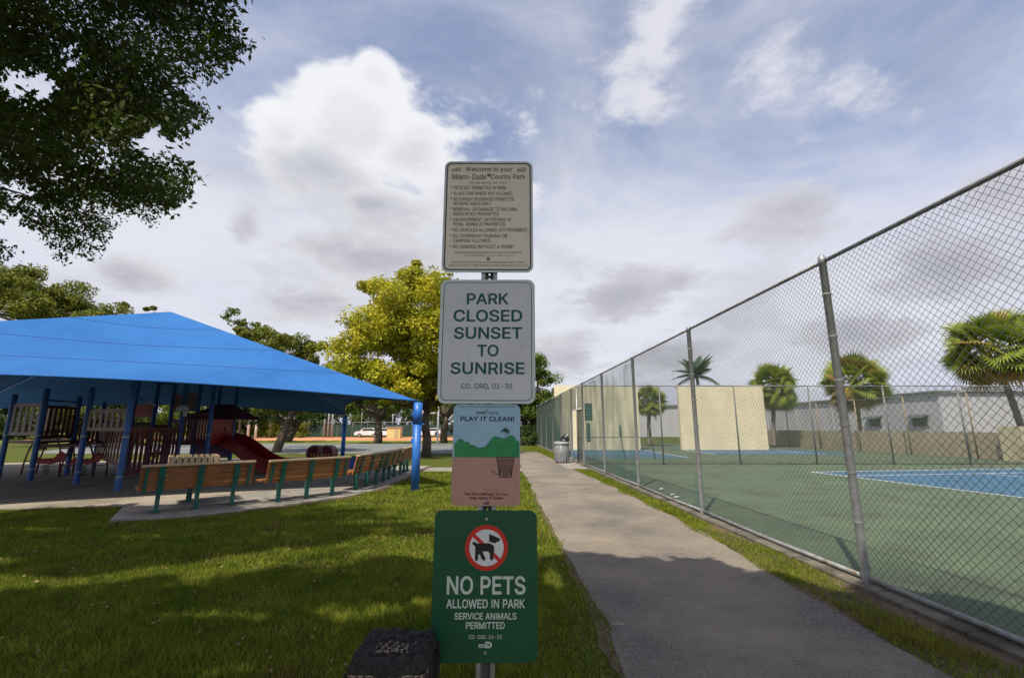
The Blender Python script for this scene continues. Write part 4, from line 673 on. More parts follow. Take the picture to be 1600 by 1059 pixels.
'P': (222, '64 -2 64 224 116 224 128 223 139 221 147 218 155 213 160 207 165 200 168 192 170 183 170 174 170 164 168 156 165 148 160 141 155 135 148 130 139 126 128 124 116 123 53 123 53 91 118 91 136 92 153 96 167 102 179 110 189 120 197 132 202 145 205 159 206 174 205 189 202 203 197 216 189 227 179 237 167 245 153 252 136 255 118 256 28 256 28 -2 64 123 64 91', '0,22,43 22,21,43 42,43,21 3,41,2 1,2,41 42,21,1 1,41,42 24,18,19 18,24,25 25,17,18 5,39,4 40,4,39 24,19,23 20,23,19 4,40,3 41,3,40 27,28,15 14,15,28 28,29,14 29,30,14 13,14,30 30,31,13 12,13,31 31,32,12 11,12,32 10,11,32 32,33,10 9,10,33 33,34,9 8,9,34 34,35,8 35,36,8 7,8,36 36,37,7 17,25,26 16,17,26 26,27,16 27,15,16 7,37,6 37,38,6 5,6,38 39,5,38 22,0,45 1,21,44 44,21,45 21,22,45 20,44,45 23,20,45'),
'Q': (267, '164 22 171 12 199 -26 237 -25 193 34 186 44 157 82 120 81 155 -4 175 2 193 11 209 23 223 38 234 57 242 78 247 101 249 127 247 153 242 176 234 197 223 216 209 231 193 244 175 253 155 258 133 260 112 258 92 253 74 244 58 231 44 216 33 197 25 176 20 153 18 127 20 101 25 78 33 57 44 38 58 23 74 11 92 2 112 -4 133 -5 119 30 106 33 93 40 82 48 72 60 64 73 59 89 55 107 54 127 55 147 59 165 64 181 72 195 82 206 93 215 106 221 119 225 133 226 148 225 161 221 174 215 185 206 194 195 202 181 208 166 212 147 213 127 212 107 208 89 202 73 194 59 185 48 174 40 161 33 148 30 133 28 178 3 204 19 183 47 156 32', '37,38,48 48,49,37 36,37,49 49,50,36 35,36,50 50,51,35 34,35,51 52,34,51 34,52,53 33,34,53 53,54,33 32,33,54 54,55,32 31,32,55 55,56,31 30,31,56 46,41,45 41,46,40 47,40,46 28,57,58 27,28,58 58,59,27 78,79,43 44,42,43 43,79,44 61,25,60 26,60,25 45,41,42 42,44,45 60,26,59 27,59,26 40,47,39 38,39,47 48,38,47 30,56,57 29,30,57 57,28,29 63,24,62 1,76,0 77,0,76 1,0,8 77,76,6 4,74,5 75,5,74 1,8,9 10,4,1 76,1,4 4,5,76 65,22,64 22,23,64 63,64,23 24,63,23 13,14,73 72,73,14 14,15,72 71,72,15 15,16,71 70,71,16 69,70,16 16,17,69 68,69,17 17,18,68 67,68,18 18,19,67 11,12,4 74,4,12 12,13,74 13,73,74 67,19,66 19,20,66 65,66,20 20,21,65 22,65,21 78,43,8 8,0,78 25,61,62 62,24,25 2,10,80 2,3,10 3,81,10 6,76,82 77,6,7 7,83,77 1,9,80 10,1,80 4,10,81 11,4,81 5,75,82 76,5,82 0,77,83 78,0,83'),
'R': (224, '64 -2 64 224 116 224 129 223 139 221 148 218 155 213 161 208 165 201 168 194 170 185 171 176 170 167 168 159 165 151 161 145 155 139 148 135 139 132 129 130 117 130 46 130 46 97 118 97 137 98 153 101 167 107 179 114 189 124 197 135 202 147 206 161 207 176 206 191 202 205 197 218 189 229 179 238 167 246 153 252 137 255 118 256 28 256 28 -2 217 -2 153 117 112 116 175 -2 64 130 64 97 160 104 122 97', '22,43,0 43,22,21 42,43,21 21,1,42 3,41,2 2,41,1 42,1,41 17,45,16 25,45,24 45,19,46 18,19,45 45,17,18 4,5,39 40,4,39 46,23,51 20,46,19 4,40,3 41,3,40 27,28,15 14,15,28 28,29,14 13,14,29 29,30,13 30,31,13 12,13,31 31,32,12 11,12,32 10,11,32 32,33,10 9,10,33 33,34,9 34,35,9 8,9,35 35,36,8 7,8,36 36,37,7 25,24,47 50,26,45 26,27,45 16,45,27 27,15,16 7,37,6 37,38,6 5,6,38 39,5,38 1,21,48 46,20,48 22,0,49 21,22,48 48,22,49 46,48,49 23,46,49 25,47,50 47,44,50 45,25,50 24,45,46 24,46,51 47,24,51'),
'S': (223, '131 -5 147 -2 163 3 175 11 186 20 195 31 201 43 205 56 206 69 205 81 203 91 199 100 194 108 188 114 181 120 173 126 165 130 157 134 148 137 140 139 133 142 107 149 100 151 93 153 85 156 79 159 72 163 67 168 63 174 60 180 60 188 60 195 62 202 66 208 71 213 77 218 84 222 93 225 102 227 112 227 127 226 139 223 150 217 158 209 164 200 167 187 203 187 201 202 197 214 190 225 182 235 171 244 159 251 145 256 130 259 114 260 97 259 82 256 68 251 55 244 45 235 36 225 29 213 25 200 24 186 26 170 32 155 42 143 55 133 72 124 91 118 122 109 131 107 139 104 147 100 154 97 160 93 164 88 168 83 170 77 171 70 170 61 167 54 163 47 157 41 150 36 142 32 133 29 123 27 112 27 102 27 93 29 84 31 76 35 69 39 63 45 59 52 56 60 54 70 17 70 19 54 24 41 30 29 39 18 50 10 63 3 78 -2 94 -5 112 -6', '102,103,95 95,96,102 101,102,96 96,97,101 100,101,97 97,98,100 99,100,98 66,67,28 65,66,28 28,29,65 64,65,29 29,30,64 63,64,30 30,31,63 62,63,31 31,32,62 61,62,32 32,33,61 60,61,33 35,36,58 36,57,58 108,89,90 108,90,107 91,107,90 21,22,70 23,70,22 56,37,38 107,91,106 92,106,91 70,23,69 23,24,69 25,69,24 57,36,37 37,56,57 106,92,105 92,93,105 104,105,93 93,94,104 103,104,94 95,103,94 69,25,68 25,26,68 67,68,26 26,27,67 28,67,27 60,33,34 59,60,34 34,35,59 35,58,59 20,72,19 88,0,87 72,20,71 87,0,1 86,87,1 1,2,86 2,85,86 74,17,73 17,18,73 72,73,18 19,72,18 42,52,41 52,53,41 40,41,53 54,40,53 5,6,82 81,82,6 6,7,81 80,81,7 7,8,80 8,9,80 79,80,9 9,10,79 78,79,10 10,11,78 11,12,78 77,78,12 12,13,77 46,47,45 44,45,47 47,48,44 48,49,44 85,2,3 84,85,3 3,4,84 83,84,4 4,5,83 5,82,83 77,13,76 13,14,76 14,15,76 75,76,15 15,16,75 74,75,16 17,74,16 44,49,43 49,50,43 42,43,50 50,51,42 52,42,51 0,88,108 89,108,88 21,70,71 71,20,21 40,54,39 54,55,39 38,39,55 56,38,55'),
'T': (224, '94 224 94 -2 130 -2 130 224 210 224 210 256 14 256 14 224', '6,7,0 4,5,3 0,1,2 2,3,0 3,5,0 6,0,5'),
'U': (259, '149 -5 167 -1 183 6 197 15 208 26 218 39 225 54 229 69 231 86 231 256 194 256 194 89 193 78 191 67 187 57 181 49 173 42 164 36 154 31 142 29 129 28 116 29 105 31 95 36 86 42 78 49 72 58 68 67 65 78 64 89 64 256 28 256 28 86 29 69 34 54 41 39 50 26 62 15 76 6 92 -1 110 -5 129 -6', '32,33,28 28,29,32 31,32,29 29,30,31 23,39,22 21,40,41 22,39,40 40,21,22 39,23,38 24,38,23 38,24,37 24,25,37 36,37,25 25,26,36 35,36,26 34,35,26 26,27,34 33,34,27 28,33,27 0,18,19 18,0,1 17,18,1 1,2,17 2,16,17 6,7,13 12,13,7 7,8,12 11,12,8 8,9,11 10,11,9 16,2,3 15,16,3 3,4,15 14,15,4 4,5,14 5,6,14 6,13,14 0,19,41 19,20,41 21,41,20'),
'V': (240, '140 -2 234 256 196 256 143 104 140 94 136 83 132 70 127 54 121 36 115 13 127 13 120 36 114 54 110 69 105 83 101 94 98 104 44 256 5 256 101 -2 121 34', '16,19,15 19,16,18 17,18,16 12,9,11 9,12,19 12,13,19 13,14,19 15,19,14 8,10,7 2,3,1 1,3,0 4,0,3 7,10,0 6,7,0 5,6,0 0,4,5 9,19,0 0,10,9 10,8,20 9,10,20 11,9,20'),
'W': (343, '117 -2 161 161 164 173 167 185 169 197 172 209 174 223 177 239 166 239 169 222 171 208 174 195 176 183 179 172 182 161 226 -2 267 -2 337 256 300 256 259 98 257 90 255 82 253 73 251 65 249 56 247 47 246 38 244 29 242 18 251 18 249 29 247 38 245 47 243 56 241 65 239 73 237 82 235 90 233 98 191 256 152 256 110 98 108 90 106 82 104 73 102 65 100 56 98 47 96 38 94 29 92 18 101 18 99 29 97 38 95 47 93 56 92 65 90 73 88 82 86 90 84 98 43 256 6 256 76 -2 171 207 246 41 97 41', '63,60,62 61,62,60 56,57,63 57,58,63 58,59,63 60,63,59 49,54,55 52,47,53 53,47,66 52,53,49 53,48,49 54,49,48 50,49,63 49,55,63 56,63,55 45,46,0 4,10,9 8,40,9 50,63,0 0,51,50 49,50,51 52,49,51 51,0,52 0,46,52 47,52,46 5,11,6 39,7,6 33,34,15 32,27,26 25,30,24 26,27,30 31,26,30 30,25,31 31,25,65 19,16,17 17,18,19 22,23,16 21,22,16 20,21,16 16,19,20 30,29,16 24,30,16 16,23,24 16,29,15 28,15,29 29,30,28 30,27,28 15,28,27 33,15,27 27,32,33 9,10,5 5,6,9 8,9,6 6,7,8 40,8,7 7,39,40 41,42,1 44,45,0 0,1,43 42,43,1 43,44,0 10,4,64 5,10,64 11,5,64 34,35,15 37,38,14 14,15,37 36,37,15 35,36,15 26,31,65 32,26,65 6,11,39 13,14,38 38,39,13 12,13,39 11,12,39 1,2,41 4,9,40 40,41,2 2,3,40 3,4,40 48,53,66 54,48,66'),
'X': (237, '47 -2 92 64 97 70 101 76 105 82 108 87 111 92 114 97 117 103 121 108 125 117 112 117 117 108 120 102 123 97 126 92 129 87 132 81 136 76 140 70 144 64 190 -2 231 -1 129 145 129 118 226 256 186 256 148 201 143 194 138 188 134 182 131 176 127 171 124 165 121 160 118 154 113 144 125 144 120 154 117 160 113 165 110 171 107 176 104 182 100 188 96 194 91 201 53 256 12 256 109 116 109 144 6 -1 119 105 138 131 119 156 99 130', '51,0,1 46,47,48 49,5,6 50,49,11 8,12,7 49,6,7 7,12,49 11,49,12 50,11,36 36,35,50 35,39,50 39,40,50 41,50,40 5,49,4 3,4,49 2,3,49 1,2,49 48,55,50 46,48,50 45,46,50 44,45,50 43,44,50 42,43,50 50,41,42 9,13,14 16,24,15 37,10,24 24,23,37 15,24,14 9,14,24 24,10,9 37,23,38 34,38,23 33,34,23 23,32,33 21,22,20 25,26,27 24,16,17 17,18,24 18,19,24 19,20,24 20,22,24 25,27,23 27,28,23 28,29,23 29,30,23 30,31,23 32,23,31 12,8,52 11,12,9 9,10,11 36,11,10 10,37,36 35,36,37 37,38,35 9,12,52 13,9,52 24,22,53 23,24,53 25,23,53 38,34,54 35,38,54 39,35,54 49,50,55 1,49,55 51,1,55'),
'Y': (236, '136 -2 136 104 230 256 189 256 138 173 133 165 128 156 124 147 119 138 115 128 109 113 128 113 122 128 117 138 113 147 108 156 103 164 98 173 47 256 5 256 100 104 100 -2 118 136', '20,17,19 18,19,17 14,9,13 15,10,9 9,14,15 10,15,20 15,16,20 17,20,16 11,6,12 6,7,12 8,12,7 3,4,2 2,4,1 5,1,4 6,11,1 1,5,6 20,21,0 0,1,20 10,20,1 1,11,10 11,12,10 9,10,12 12,8,22 9,12,22 13,9,22'),
'a': (195, '90 -6 100 -4 108 -1 116 2 122 6 127 11 132 16 135 20 137 24 136 24 136 -2 170 -2 170 126 170 139 167 151 163 161 158 169 151 176 144 182 136 186 128 189 120 192 112 193 104 194 97 194 87 194 76 192 66 190 56 186 47 181 38 175 30 167 24 157 18 144 51 135 54 141 57 145 60 149 65 153 70 156 75 159 82 162 89 163 98 163 106 163 113 162 119 159 124 156 128 152 132 147 134 142 135 136 136 128 136 127 135 124 134 121 132 119 128 118 123 116 117 115 109 114 100 113 89 112 80 111 71 109 62 107 54 105 45 102 38 98 31 94 25 88 20 82 16 74 14 64 13 54 14 42 17 31 22 21 29 13 37 6 46 1 57 -3 68 -6 80 -6 78 25 72 26 66 28 60 30 56 34 53 37 50 42 48 47 48 52 49 59 50 64 53 68 57 72 62 75 68 77 74 79 81 81 88 82 92 82 96 83 100 84 105 84 111 85 116 86 121 87 126 88 130 89 134 90 137 92 137 92 136 69 135 62 133 54 130 48 126 41 120 36 113 31 105 28 96 25 85 25 136 22 137 92', '78,79,88 88,89,78 77,78,89 89,90,77 76,77,90 90,91,76 75,76,91 91,92,75 74,75,92 92,93,74 73,74,93 72,73,93 93,94,72 71,72,94 70,71,94 94,95,70 69,70,95 68,69,95 32,33,34 34,35,32 82,85,81 85,86,81 62,101,102 102,103,62 0,123,83 84,83,123 63,100,101 101,62,63 26,41,42 42,25,26 83,84,82 85,82,84 65,98,99 64,65,99 99,100,64 100,63,64 40,41,27 41,26,27 81,86,80 86,87,80 79,80,87 88,79,87 68,95,96 67,68,96 96,97,67 66,67,97 97,98,66 98,65,66 32,35,36 31,32,36 36,37,31 30,31,37 37,38,30 29,30,38 38,39,29 28,29,39 39,40,28 40,27,28 24,43,23 45,22,44 122,1,2 2,121,122 61,104,105 105,106,61 106,60,61 23,43,44 44,22,23 59,107,108 4,5,120 59,108,109 109,58,59 121,2,3 3,4,121 4,120,121 60,106,107 107,59,60 46,20,45 20,21,45 22,45,21 52,53,12 12,13,52 7,124,9 116,117,8 115,116,8 8,11,115 114,115,11 11,12,114 12,112,114 111,125,113 110,111,113 55,56,113 113,112,55 112,12,55 54,55,12 12,53,54 52,13,51 13,14,51 50,51,14 14,15,50 49,50,15 15,16,49 48,49,16 16,17,48 17,18,48 120,5,6 119,120,6 6,7,119 7,9,119 118,119,9 9,8,118 8,117,118 58,109,110 110,113,58 57,58,113 113,56,57 48,18,47 18,19,47 46,47,19 20,46,19 1,122,0 123,0,122 104,61,103 62,103,61 43,24,42 25,42,24 8,9,124 11,8,124 10,11,124 112,113,125 114,112,125'),
'c': (198, '113 -6 122 -4 131 -2 139 1 147 4 154 9 161 14 167 20 172 27 177 34 181 42 184 53 151 61 149 54 147 50 144 45 141 41 138 38 134 35 130 32 126 30 121 28 115 26 110 25 104 25 92 26 82 29 74 35 67 41 61 50 56 59 53 70 51 82 50 94 51 106 53 118 56 128 61 138 67 147 74 153 82 159 92 162 104 163 110 163 115 162 120 161 125 159 130 156 134 154 137 151 141 147 144 143 146 139 148 135 150 129 183 137 180 147 176 155 172 162 166 169 160 175 154 180 146 184 139 188 131 190 122 193 113 194 104 194 87 193 71 189 57 182 45 172 35 160 26 146 20 131 16 113 15 94 16 75 20 57 26 42 35 28 45 16 57 6 71 -1 87 -5 104 -6', '79,80,29 29,30,79 78,79,30 30,31,78 77,78,31 31,32,77 76,77,32 32,33,76 33,34,76 75,76,34 34,35,75 74,75,35 35,36,74 73,74,36 85,24,25 44,66,43 0,23,85 24,85,23 67,41,42 42,43,67 43,66,67 85,25,84 83,84,25 26,83,25 69,40,41 68,69,41 41,67,68 83,26,82 26,27,82 81,82,27 27,28,81 80,81,28 29,80,28 73,36,37 72,73,37 37,38,72 71,72,38 38,39,71 70,71,39 39,40,70 40,69,70 1,21,22 46,64,45 65,45,64 21,1,2 20,21,2 2,3,20 19,20,3 46,47,63 64,46,63 8,9,14 13,14,9 9,10,13 12,13,10 10,11,12 55,56,54 53,54,56 56,57,53 52,53,57 57,58,52 19,3,4 18,19,4 4,5,18 17,18,5 5,6,17 16,17,6 6,7,16 15,16,7 7,8,15 8,14,15 52,58,51 58,59,51 50,51,59 59,60,50 49,50,60 60,61,49 48,49,61 61,62,48 47,48,62 63,47,62 1,22,0 23,0,22 45,65,44 66,44,65'),
'd': (212, '109 -5 119 -3 127 0 134 4 140 9 145 14 149 19 152 24 154 27 154 27 154 -2 188 -2 188 256 153 256 153 162 154 162 152 165 149 169 145 174 140 179 134 184 127 188 119 192 109 194 98 194 82 193 68 189 55 182 43 173 34 161 26 147 20 131 16 114 15 94 16 75 20 57 25 41 33 27 43 16 55 6 68 -1 82 -5 98 -6 92 26 82 29 74 34 67 41 61 49 56 59 53 70 51 82 50 95 51 107 53 119 56 130 61 139 66 147 74 154 82 159 91 162 102 163 113 162 122 159 131 154 138 148 143 140 148 131 151 120 153 108 154 95 153 81 151 69 148 58 143 49 137 41 130 34 122 29 113 26 102 25 154 27 153 163', '34,35,49 49,50,34 33,34,50 50,51,33 51,52,33 32,33,52 52,53,32 31,32,53 53,54,31 30,31,54 57,58,26 44,41,43 0,78,42 43,41,42 42,78,43 60,24,59 25,59,24 41,44,40 45,40,44 59,25,58 26,58,25 40,45,39 38,39,45 45,46,38 37,38,46 46,47,37 36,37,47 47,48,36 35,36,48 49,35,48 30,54,55 29,30,55 55,56,29 28,29,56 56,57,28 27,28,57 57,26,27 61,22,23 77,1,2 2,76,77 62,21,61 22,61,21 76,2,3 3,4,76 75,76,4 4,5,75 63,19,62 19,20,62 21,62,20 68,69,11 11,12,68 15,68,12 7,79,9 71,72,8 8,11,71 70,71,11 11,69,70 68,15,67 66,67,15 75,5,6 6,7,75 74,75,7 7,9,74 73,74,9 9,8,73 8,72,73 66,15,65 15,14,65 64,65,14 14,16,64 63,64,16 16,17,63 17,18,63 19,63,18 1,77,0 78,0,77 61,23,60 24,60,23 8,9,79 11,8,79 10,11,79 15,12,13 13,80,15 14,15,80 16,14,80'),
'e': (202, '119 -5 131 -3 142 0 152 5 161 11 169 18 176 26 181 35 185 47 152 55 148 48 145 42 141 38 137 34 132 31 126 28 120 26 113 25 106 25 95 26 85 28 77 32 69 38 62 45 57 54 53 64 51 76 50 89 50 105 51 115 53 125 56 134 61 142 67 149 74 155 83 159 92 162 103 163 113 162 122 160 130 155 137 149 143 142 147 133 150 124 152 113 153 98 171 111 35 112 35 83 188 83 188 97 187 114 184 128 180 142 175 153 169 163 161 172 153 179 143 185 134 189 123 192 113 194 103 194 86 193 70 189 56 181 44 172 34 160 26 146 20 130 16 112 15 93 16 75 20 57 26 42 34 28 45 16 57 6 72 -1 88 -5 106 -6 152 111 50 112 50 83', '73,74,49 72,73,49 83,29,48 29,30,48 74,75,25 49,74,25 25,26,49 26,84,49 27,28,49 28,48,49 72,49,48 71,72,48 70,71,48 48,30,70 69,70,30 30,31,69 68,69,31 33,34,66 34,65,66 81,18,19 63,36,37 81,19,80 20,80,19 64,35,36 36,63,64 80,20,79 20,21,79 78,79,21 22,78,21 65,34,35 35,64,65 78,22,77 22,23,77 76,77,23 23,24,76 75,76,24 25,75,24 68,31,32 67,68,32 32,33,67 33,66,67 17,0,16 16,0,1 1,15,16 39,61,38 62,38,61 15,1,2 2,14,15 39,40,59 59,60,39 61,39,60 51,52,47 52,53,47 6,7,10 9,10,7 7,8,9 50,51,46 51,47,46 45,82,47 44,45,47 47,53,44 53,54,44 14,2,3 13,14,3 3,4,13 12,13,4 4,5,12 11,12,5 5,6,11 6,10,11 44,54,43 54,55,43 42,43,55 55,56,42 41,42,56 56,57,41 57,58,41 40,41,58 59,40,58 0,17,81 18,81,17 28,27,46 38,62,37 63,37,62 46,47,82 28,46,82 83,28,82 48,28,83 27,49,84 46,27,84 50,46,84'),
'i': (83, '59 -2 59 192 24 192 24 -2 48 220 53 222 58 226 62 230 64 236 65 242 64 247 62 253 58 257 53 261 48 263 42 264 36 263 30 261 25 257 22 253 19 247 19 242 19 236 22 230 25 226 30 222 36 220 42 219', '21,22,23 20,21,19 18,24,17 17,24,25 25,26,17 26,16,17 21,23,24 24,18,21 19,21,18 14,15,4 13,5,6 6,12,13 5,13,4 14,4,13 9,10,11 8,9,7 7,9,6 12,6,9 9,11,12 2,3,0 0,1,2 4,15,27 26,27,15 16,26,15'),
'k': (190, '89 98 93 98 182 191 141 192 59 108 53 108 54 66 59 -2 59 256 24 256 24 -2 189 -1 96 117 71 93 146 -2 59 70 59 108 103 108 77 86', '9,10,5 7,6,10 5,10,6 9,5,8 1,12,0 14,11,1 2,3,12 15,18,13 4,13,12 2,12,17 12,3,4 6,7,15 5,6,15 16,5,15 4,16,13 16,15,13 8,5,16 1,11,17 12,1,17 13,0,12 0,13,18 1,0,18 14,1,18'),
'l': (95, '73 -3 77 -3 81 -2 85 -2 88 -1 93 0 86 30 83 29 81 29 80 28 78 28 76 28 73 28 68 28 64 30 62 32 60 36 59 42 59 49 59 256 24 256 24 42 26 29 29 18 35 9 44 2 56 -2 70 -3', '13,14,26 25,26,14 14,15,25 24,25,15 23,24,15 15,16,23 22,23,16 16,17,22 21,22,17 17,18,21 20,21,18 18,19,20 12,27,0 12,0,1 1,11,12 3,4,8 7,8,4 4,5,7 5,6,7 11,1,2 10,11,2 9,10,2 2,3,9 3,8,9 13,26,27 27,12,13'),
'm': (305, '59 -2 59 119 60 128 61 137 65 144 69 150 74 154 80 158 86 161 93 163 100 163 109 162 118 159 125 154 131 147 134 139 135 130 135 -2 170 -2 170 124 170 131 172 138 174 144 178 150 183 154 188 158 194 161 201 163 209 163 219 162 227 159 235 155 241 148 245 139 246 127 246 -2 280 -2 280 128 280 142 277 154 272 165 266 174 258 182 249 188 240 192 229 194 218 195 208 194 199 192 190 189 181 185 174 179 167 173 162 165 157 157 153 145 163 145 159 161 153 172 145 182 135 189 123 194 110 195 101 194 93 193 85 190 78 186 71 181 65 174 59 167 55 158 51 146 58 146 58 192 24 192 24 -2 159 160 58 164', '74,75,71 71,70,74 0,1,75 71,75,1 70,71,72 6,7,68 7,67,68 71,1,2 2,3,71 72,71,3 3,4,72 4,5,72 69,77,5 5,6,69 6,68,69 10,64,9 12,61,11 61,62,11 63,11,62 11,63,10 64,10,63 16,55,15 14,15,55 55,54,14 54,58,14 13,14,58 58,59,13 13,59,12 59,60,12 61,12,60 67,7,8 66,67,8 8,9,66 65,66,9 9,64,65 20,21,56 49,26,27 27,48,49 50,25,26 26,49,50 56,21,22 22,23,56 23,24,53 52,53,24 24,25,52 51,52,25 25,50,51 46,28,29 44,45,30 29,30,45 46,29,45 34,35,36 36,37,34 37,38,34 34,38,33 38,39,33 32,33,39 39,40,32 40,41,32 31,32,41 41,42,31 42,43,31 30,31,43 44,30,43 48,27,28 47,48,28 28,46,47 18,19,17 16,17,19 55,16,19 19,20,55 20,56,55 54,55,56 58,54,57 23,53,76 54,56,76 56,23,76 57,54,76 70,72,77 72,5,77 74,70,77 73,74,77'),
'n': (205, '60 124 62 133 65 140 69 147 75 153 81 157 89 160 96 162 105 163 117 161 127 157 135 151 141 142 145 131 146 118 146 -2 181 -2 181 120 180 136 177 149 172 161 166 171 158 180 148 186 138 191 126 193 114 194 100 193 87 189 75 183 65 173 56 160 48 142 58 142 58 192 24 192 24 -2 59 -2 59 113 58 163', '35,36,32 32,31,35 37,38,36 32,36,38 38,0,32 31,32,33 35,31,34 28,6,7 4,5,30 29,30,5 5,6,29 6,28,29 32,0,1 33,32,1 1,2,33 2,3,33 4,30,39 26,9,25 9,26,8 27,8,26 25,9,10 10,24,25 14,15,16 16,17,14 14,17,13 17,18,13 18,19,13 12,13,19 19,20,12 20,21,12 11,12,21 21,22,11 22,23,11 10,11,23 24,10,23 8,27,7 28,7,27 31,33,39 33,3,39 3,4,39 34,31,39'),
'o': (208, '121 -5 136 -1 150 6 163 16 173 28 181 42 188 57 191 75 193 94 191 113 188 131 181 146 173 160 163 172 150 182 136 189 121 193 104 194 87 193 71 189 57 182 45 172 35 160 26 146 20 131 16 113 15 94 16 75 20 57 26 42 35 28 45 16 57 6 71 -1 87 -5 104 -6 92 26 82 29 74 35 67 41 61 50 56 59 53 70 51 82 50 94 51 106 53 118 56 128 61 138 67 147 74 153 82 159 92 162 104 163 115 162 125 159 134 153 141 147 147 138 152 128 155 117 157 106 158 94 157 82 155 70 152 59 147 50 141 41 134 35 125 29 115 26 104 25', '28,29,41 41,42,28 27,28,42 42,43,27 26,27,43 43,44,26 44,45,26 25,26,45 45,46,25 24,25,46 46,47,24 23,24,47 34,36,33 36,37,33 32,33,37 38,32,37 50,51,20 19,20,51 51,52,19 52,18,19 32,38,31 38,39,31 30,31,39 39,40,30 29,30,40 41,29,40 23,47,48 22,23,48 48,49,22 21,22,49 49,50,21 50,20,21 70,0,1 69,70,1 1,2,69 2,68,69 55,56,14 14,15,55 54,55,15 16,54,15 5,6,65 64,65,6 6,7,64 63,64,7 7,8,63 62,63,8 61,62,8 8,9,61 60,61,9 9,10,60 59,60,10 10,11,59 68,2,3 67,68,3 3,4,67 66,67,4 4,5,66 5,65,66 59,11,58 11,12,58 57,58,12 12,13,57 56,57,13 14,56,13 0,70,35 70,71,35 34,35,71 36,34,71 18,52,53 17,18,53 53,54,17 54,16,17'),
'r': (130, '59 -2 59 118 59 127 61 134 65 141 69 147 74 152 80 156 88 158 95 160 104 161 107 161 111 161 115 160 118 160 120 159 124 159 124 194 115 194 112 194 109 194 106 194 95 193 85 190 75 185 67 179 60 170 56 162 58 162 58 192 24 192 24 -2 58 165', '0,1,31 30,31,1 1,2,30 27,30,2 6,7,26 25,26,7 27,2,3 3,4,27 28,27,4 4,5,28 5,6,28 6,26,28 28,26,32 23,8,9 9,22,23 21,10,11 11,20,21 22,9,10 10,21,22 13,18,12 19,12,18 16,17,15 14,15,17 14,17,13 18,13,17 12,19,11 20,11,19 25,7,8 24,25,8 8,23,24 27,28,32 30,27,32 29,30,32'),
't': (114, '1 192 1 162 104 162 104 192 30 46 32 32 37 19 45 9 55 2 69 -3 84 -4 88 -4 92 -4 96 -3 100 -3 104 -2 109 -1 102 29 98 28 95 28 92 28 90 27 87 27 85 27 78 28 73 29 70 32 67 36 66 42 65 49 65 238 30 238 65 162 65 192 30 192 30 162', '24,25,9 9,25,8 25,26,8 7,8,26 6,7,26 26,27,6 5,6,27 27,28,5 4,5,28 28,29,4 23,10,11 11,22,23 22,11,12 12,21,22 15,16,18 17,18,16 21,12,13 20,21,13 13,14,20 19,20,14 14,15,19 15,18,19 24,9,10 10,23,24 2,3,33 0,1,35 32,2,33 30,31,33 34,33,31 32,33,34 35,32,34 34,0,35 29,32,35 4,29,35'),
'u': (205, '105 -3 118 0 130 7 140 16 149 29 157 48 147 48 147 -2 181 -2 181 192 146 192 146 76 145 66 143 57 140 49 135 43 130 37 124 33 116 30 109 28 100 27 88 28 78 32 70 39 64 48 60 59 59 72 59 192 24 192 24 69 25 54 28 40 33 28 39 18 47 10 56 4 67 -1 79 -4 91 -5 147 27', '28,29,26 21,38,20 38,21,37 22,37,21 37,22,36 36,22,35 22,23,35 34,35,23 33,34,23 23,24,33 32,33,24 31,32,24 24,25,31 30,31,25 29,30,25 26,29,25 28,26,27 19,0,1 1,18,19 18,1,2 17,18,2 2,3,17 3,16,17 5,8,9 8,5,4 6,4,5 8,4,7 6,5,13 12,13,5 11,12,5 5,9,11 10,11,9 16,3,39 14,15,6 6,13,14 20,38,0 0,19,20 4,6,39 6,15,39 15,16,39 7,4,39'),
'y': (195, '25 -72 28 -73 32 -73 36 -74 41 -74 46 -75 55 -74 63 -72 70 -70 78 -66 84 -61 90 -55 95 -48 100 -39 104 -30 189 192 151 192 110 78 106 67 103 55 99 44 96 33 93 22 89 8 105 8 101 22 98 33 95 44 92 55 89 67 85 78 44 192 6 192 79 -1 73 -17 70 -25 67 -31 64 -36 60 -39 56 -41 52 -42 47 -43 42 -43 36 -42 29 -41 21 -71 97 37', '0,44,45 4,42,3 2,3,42 43,2,42 2,43,1 0,1,43 44,0,43 41,5,6 40,41,6 40,6,7 39,40,7 7,8,39 38,39,8 5,41,4 42,4,41 29,30,33 22,27,28 23,22,33 22,28,33 29,33,28 20,26,25 25,19,20 16,17,15 24,14,15 15,17,24 18,24,17 19,25,24 24,18,19 23,33,14 14,24,23 24,25,23 22,23,25 25,26,22 26,21,22 27,22,21 38,8,9 9,10,38 37,38,10 10,11,37 36,37,11 11,12,36 35,36,12 12,13,35 13,14,35 34,35,14 14,33,34 31,32,30 26,20,46 21,26,46 27,21,46 33,30,32'),
},
'b': {'!': (98, '72 72 75 263 23 263 25 72 57 -10 65 -7 71 -2 76 5 79 12 80 20 79 29 76 36 71 43 65 48 57 51 49 52 41 51 33 48 27 43 22 36 19 29 18 20 19 12 22 5 27 -2 33 -7 41 -10 49 -11', '21,22,23 20,21,19 25,26,27 25,27,24 21,23,24 24,18,21 19,21,18 5,6,4 14,15,12 12,13,14 7,8,6 8,9,6 12,15,9 9,10,12 10,11,12 4,6,27 6,9,27 9,15,27 24,27,15 18,24,15 17,18,15 16,17,15 2,3,0 0,1,2'),
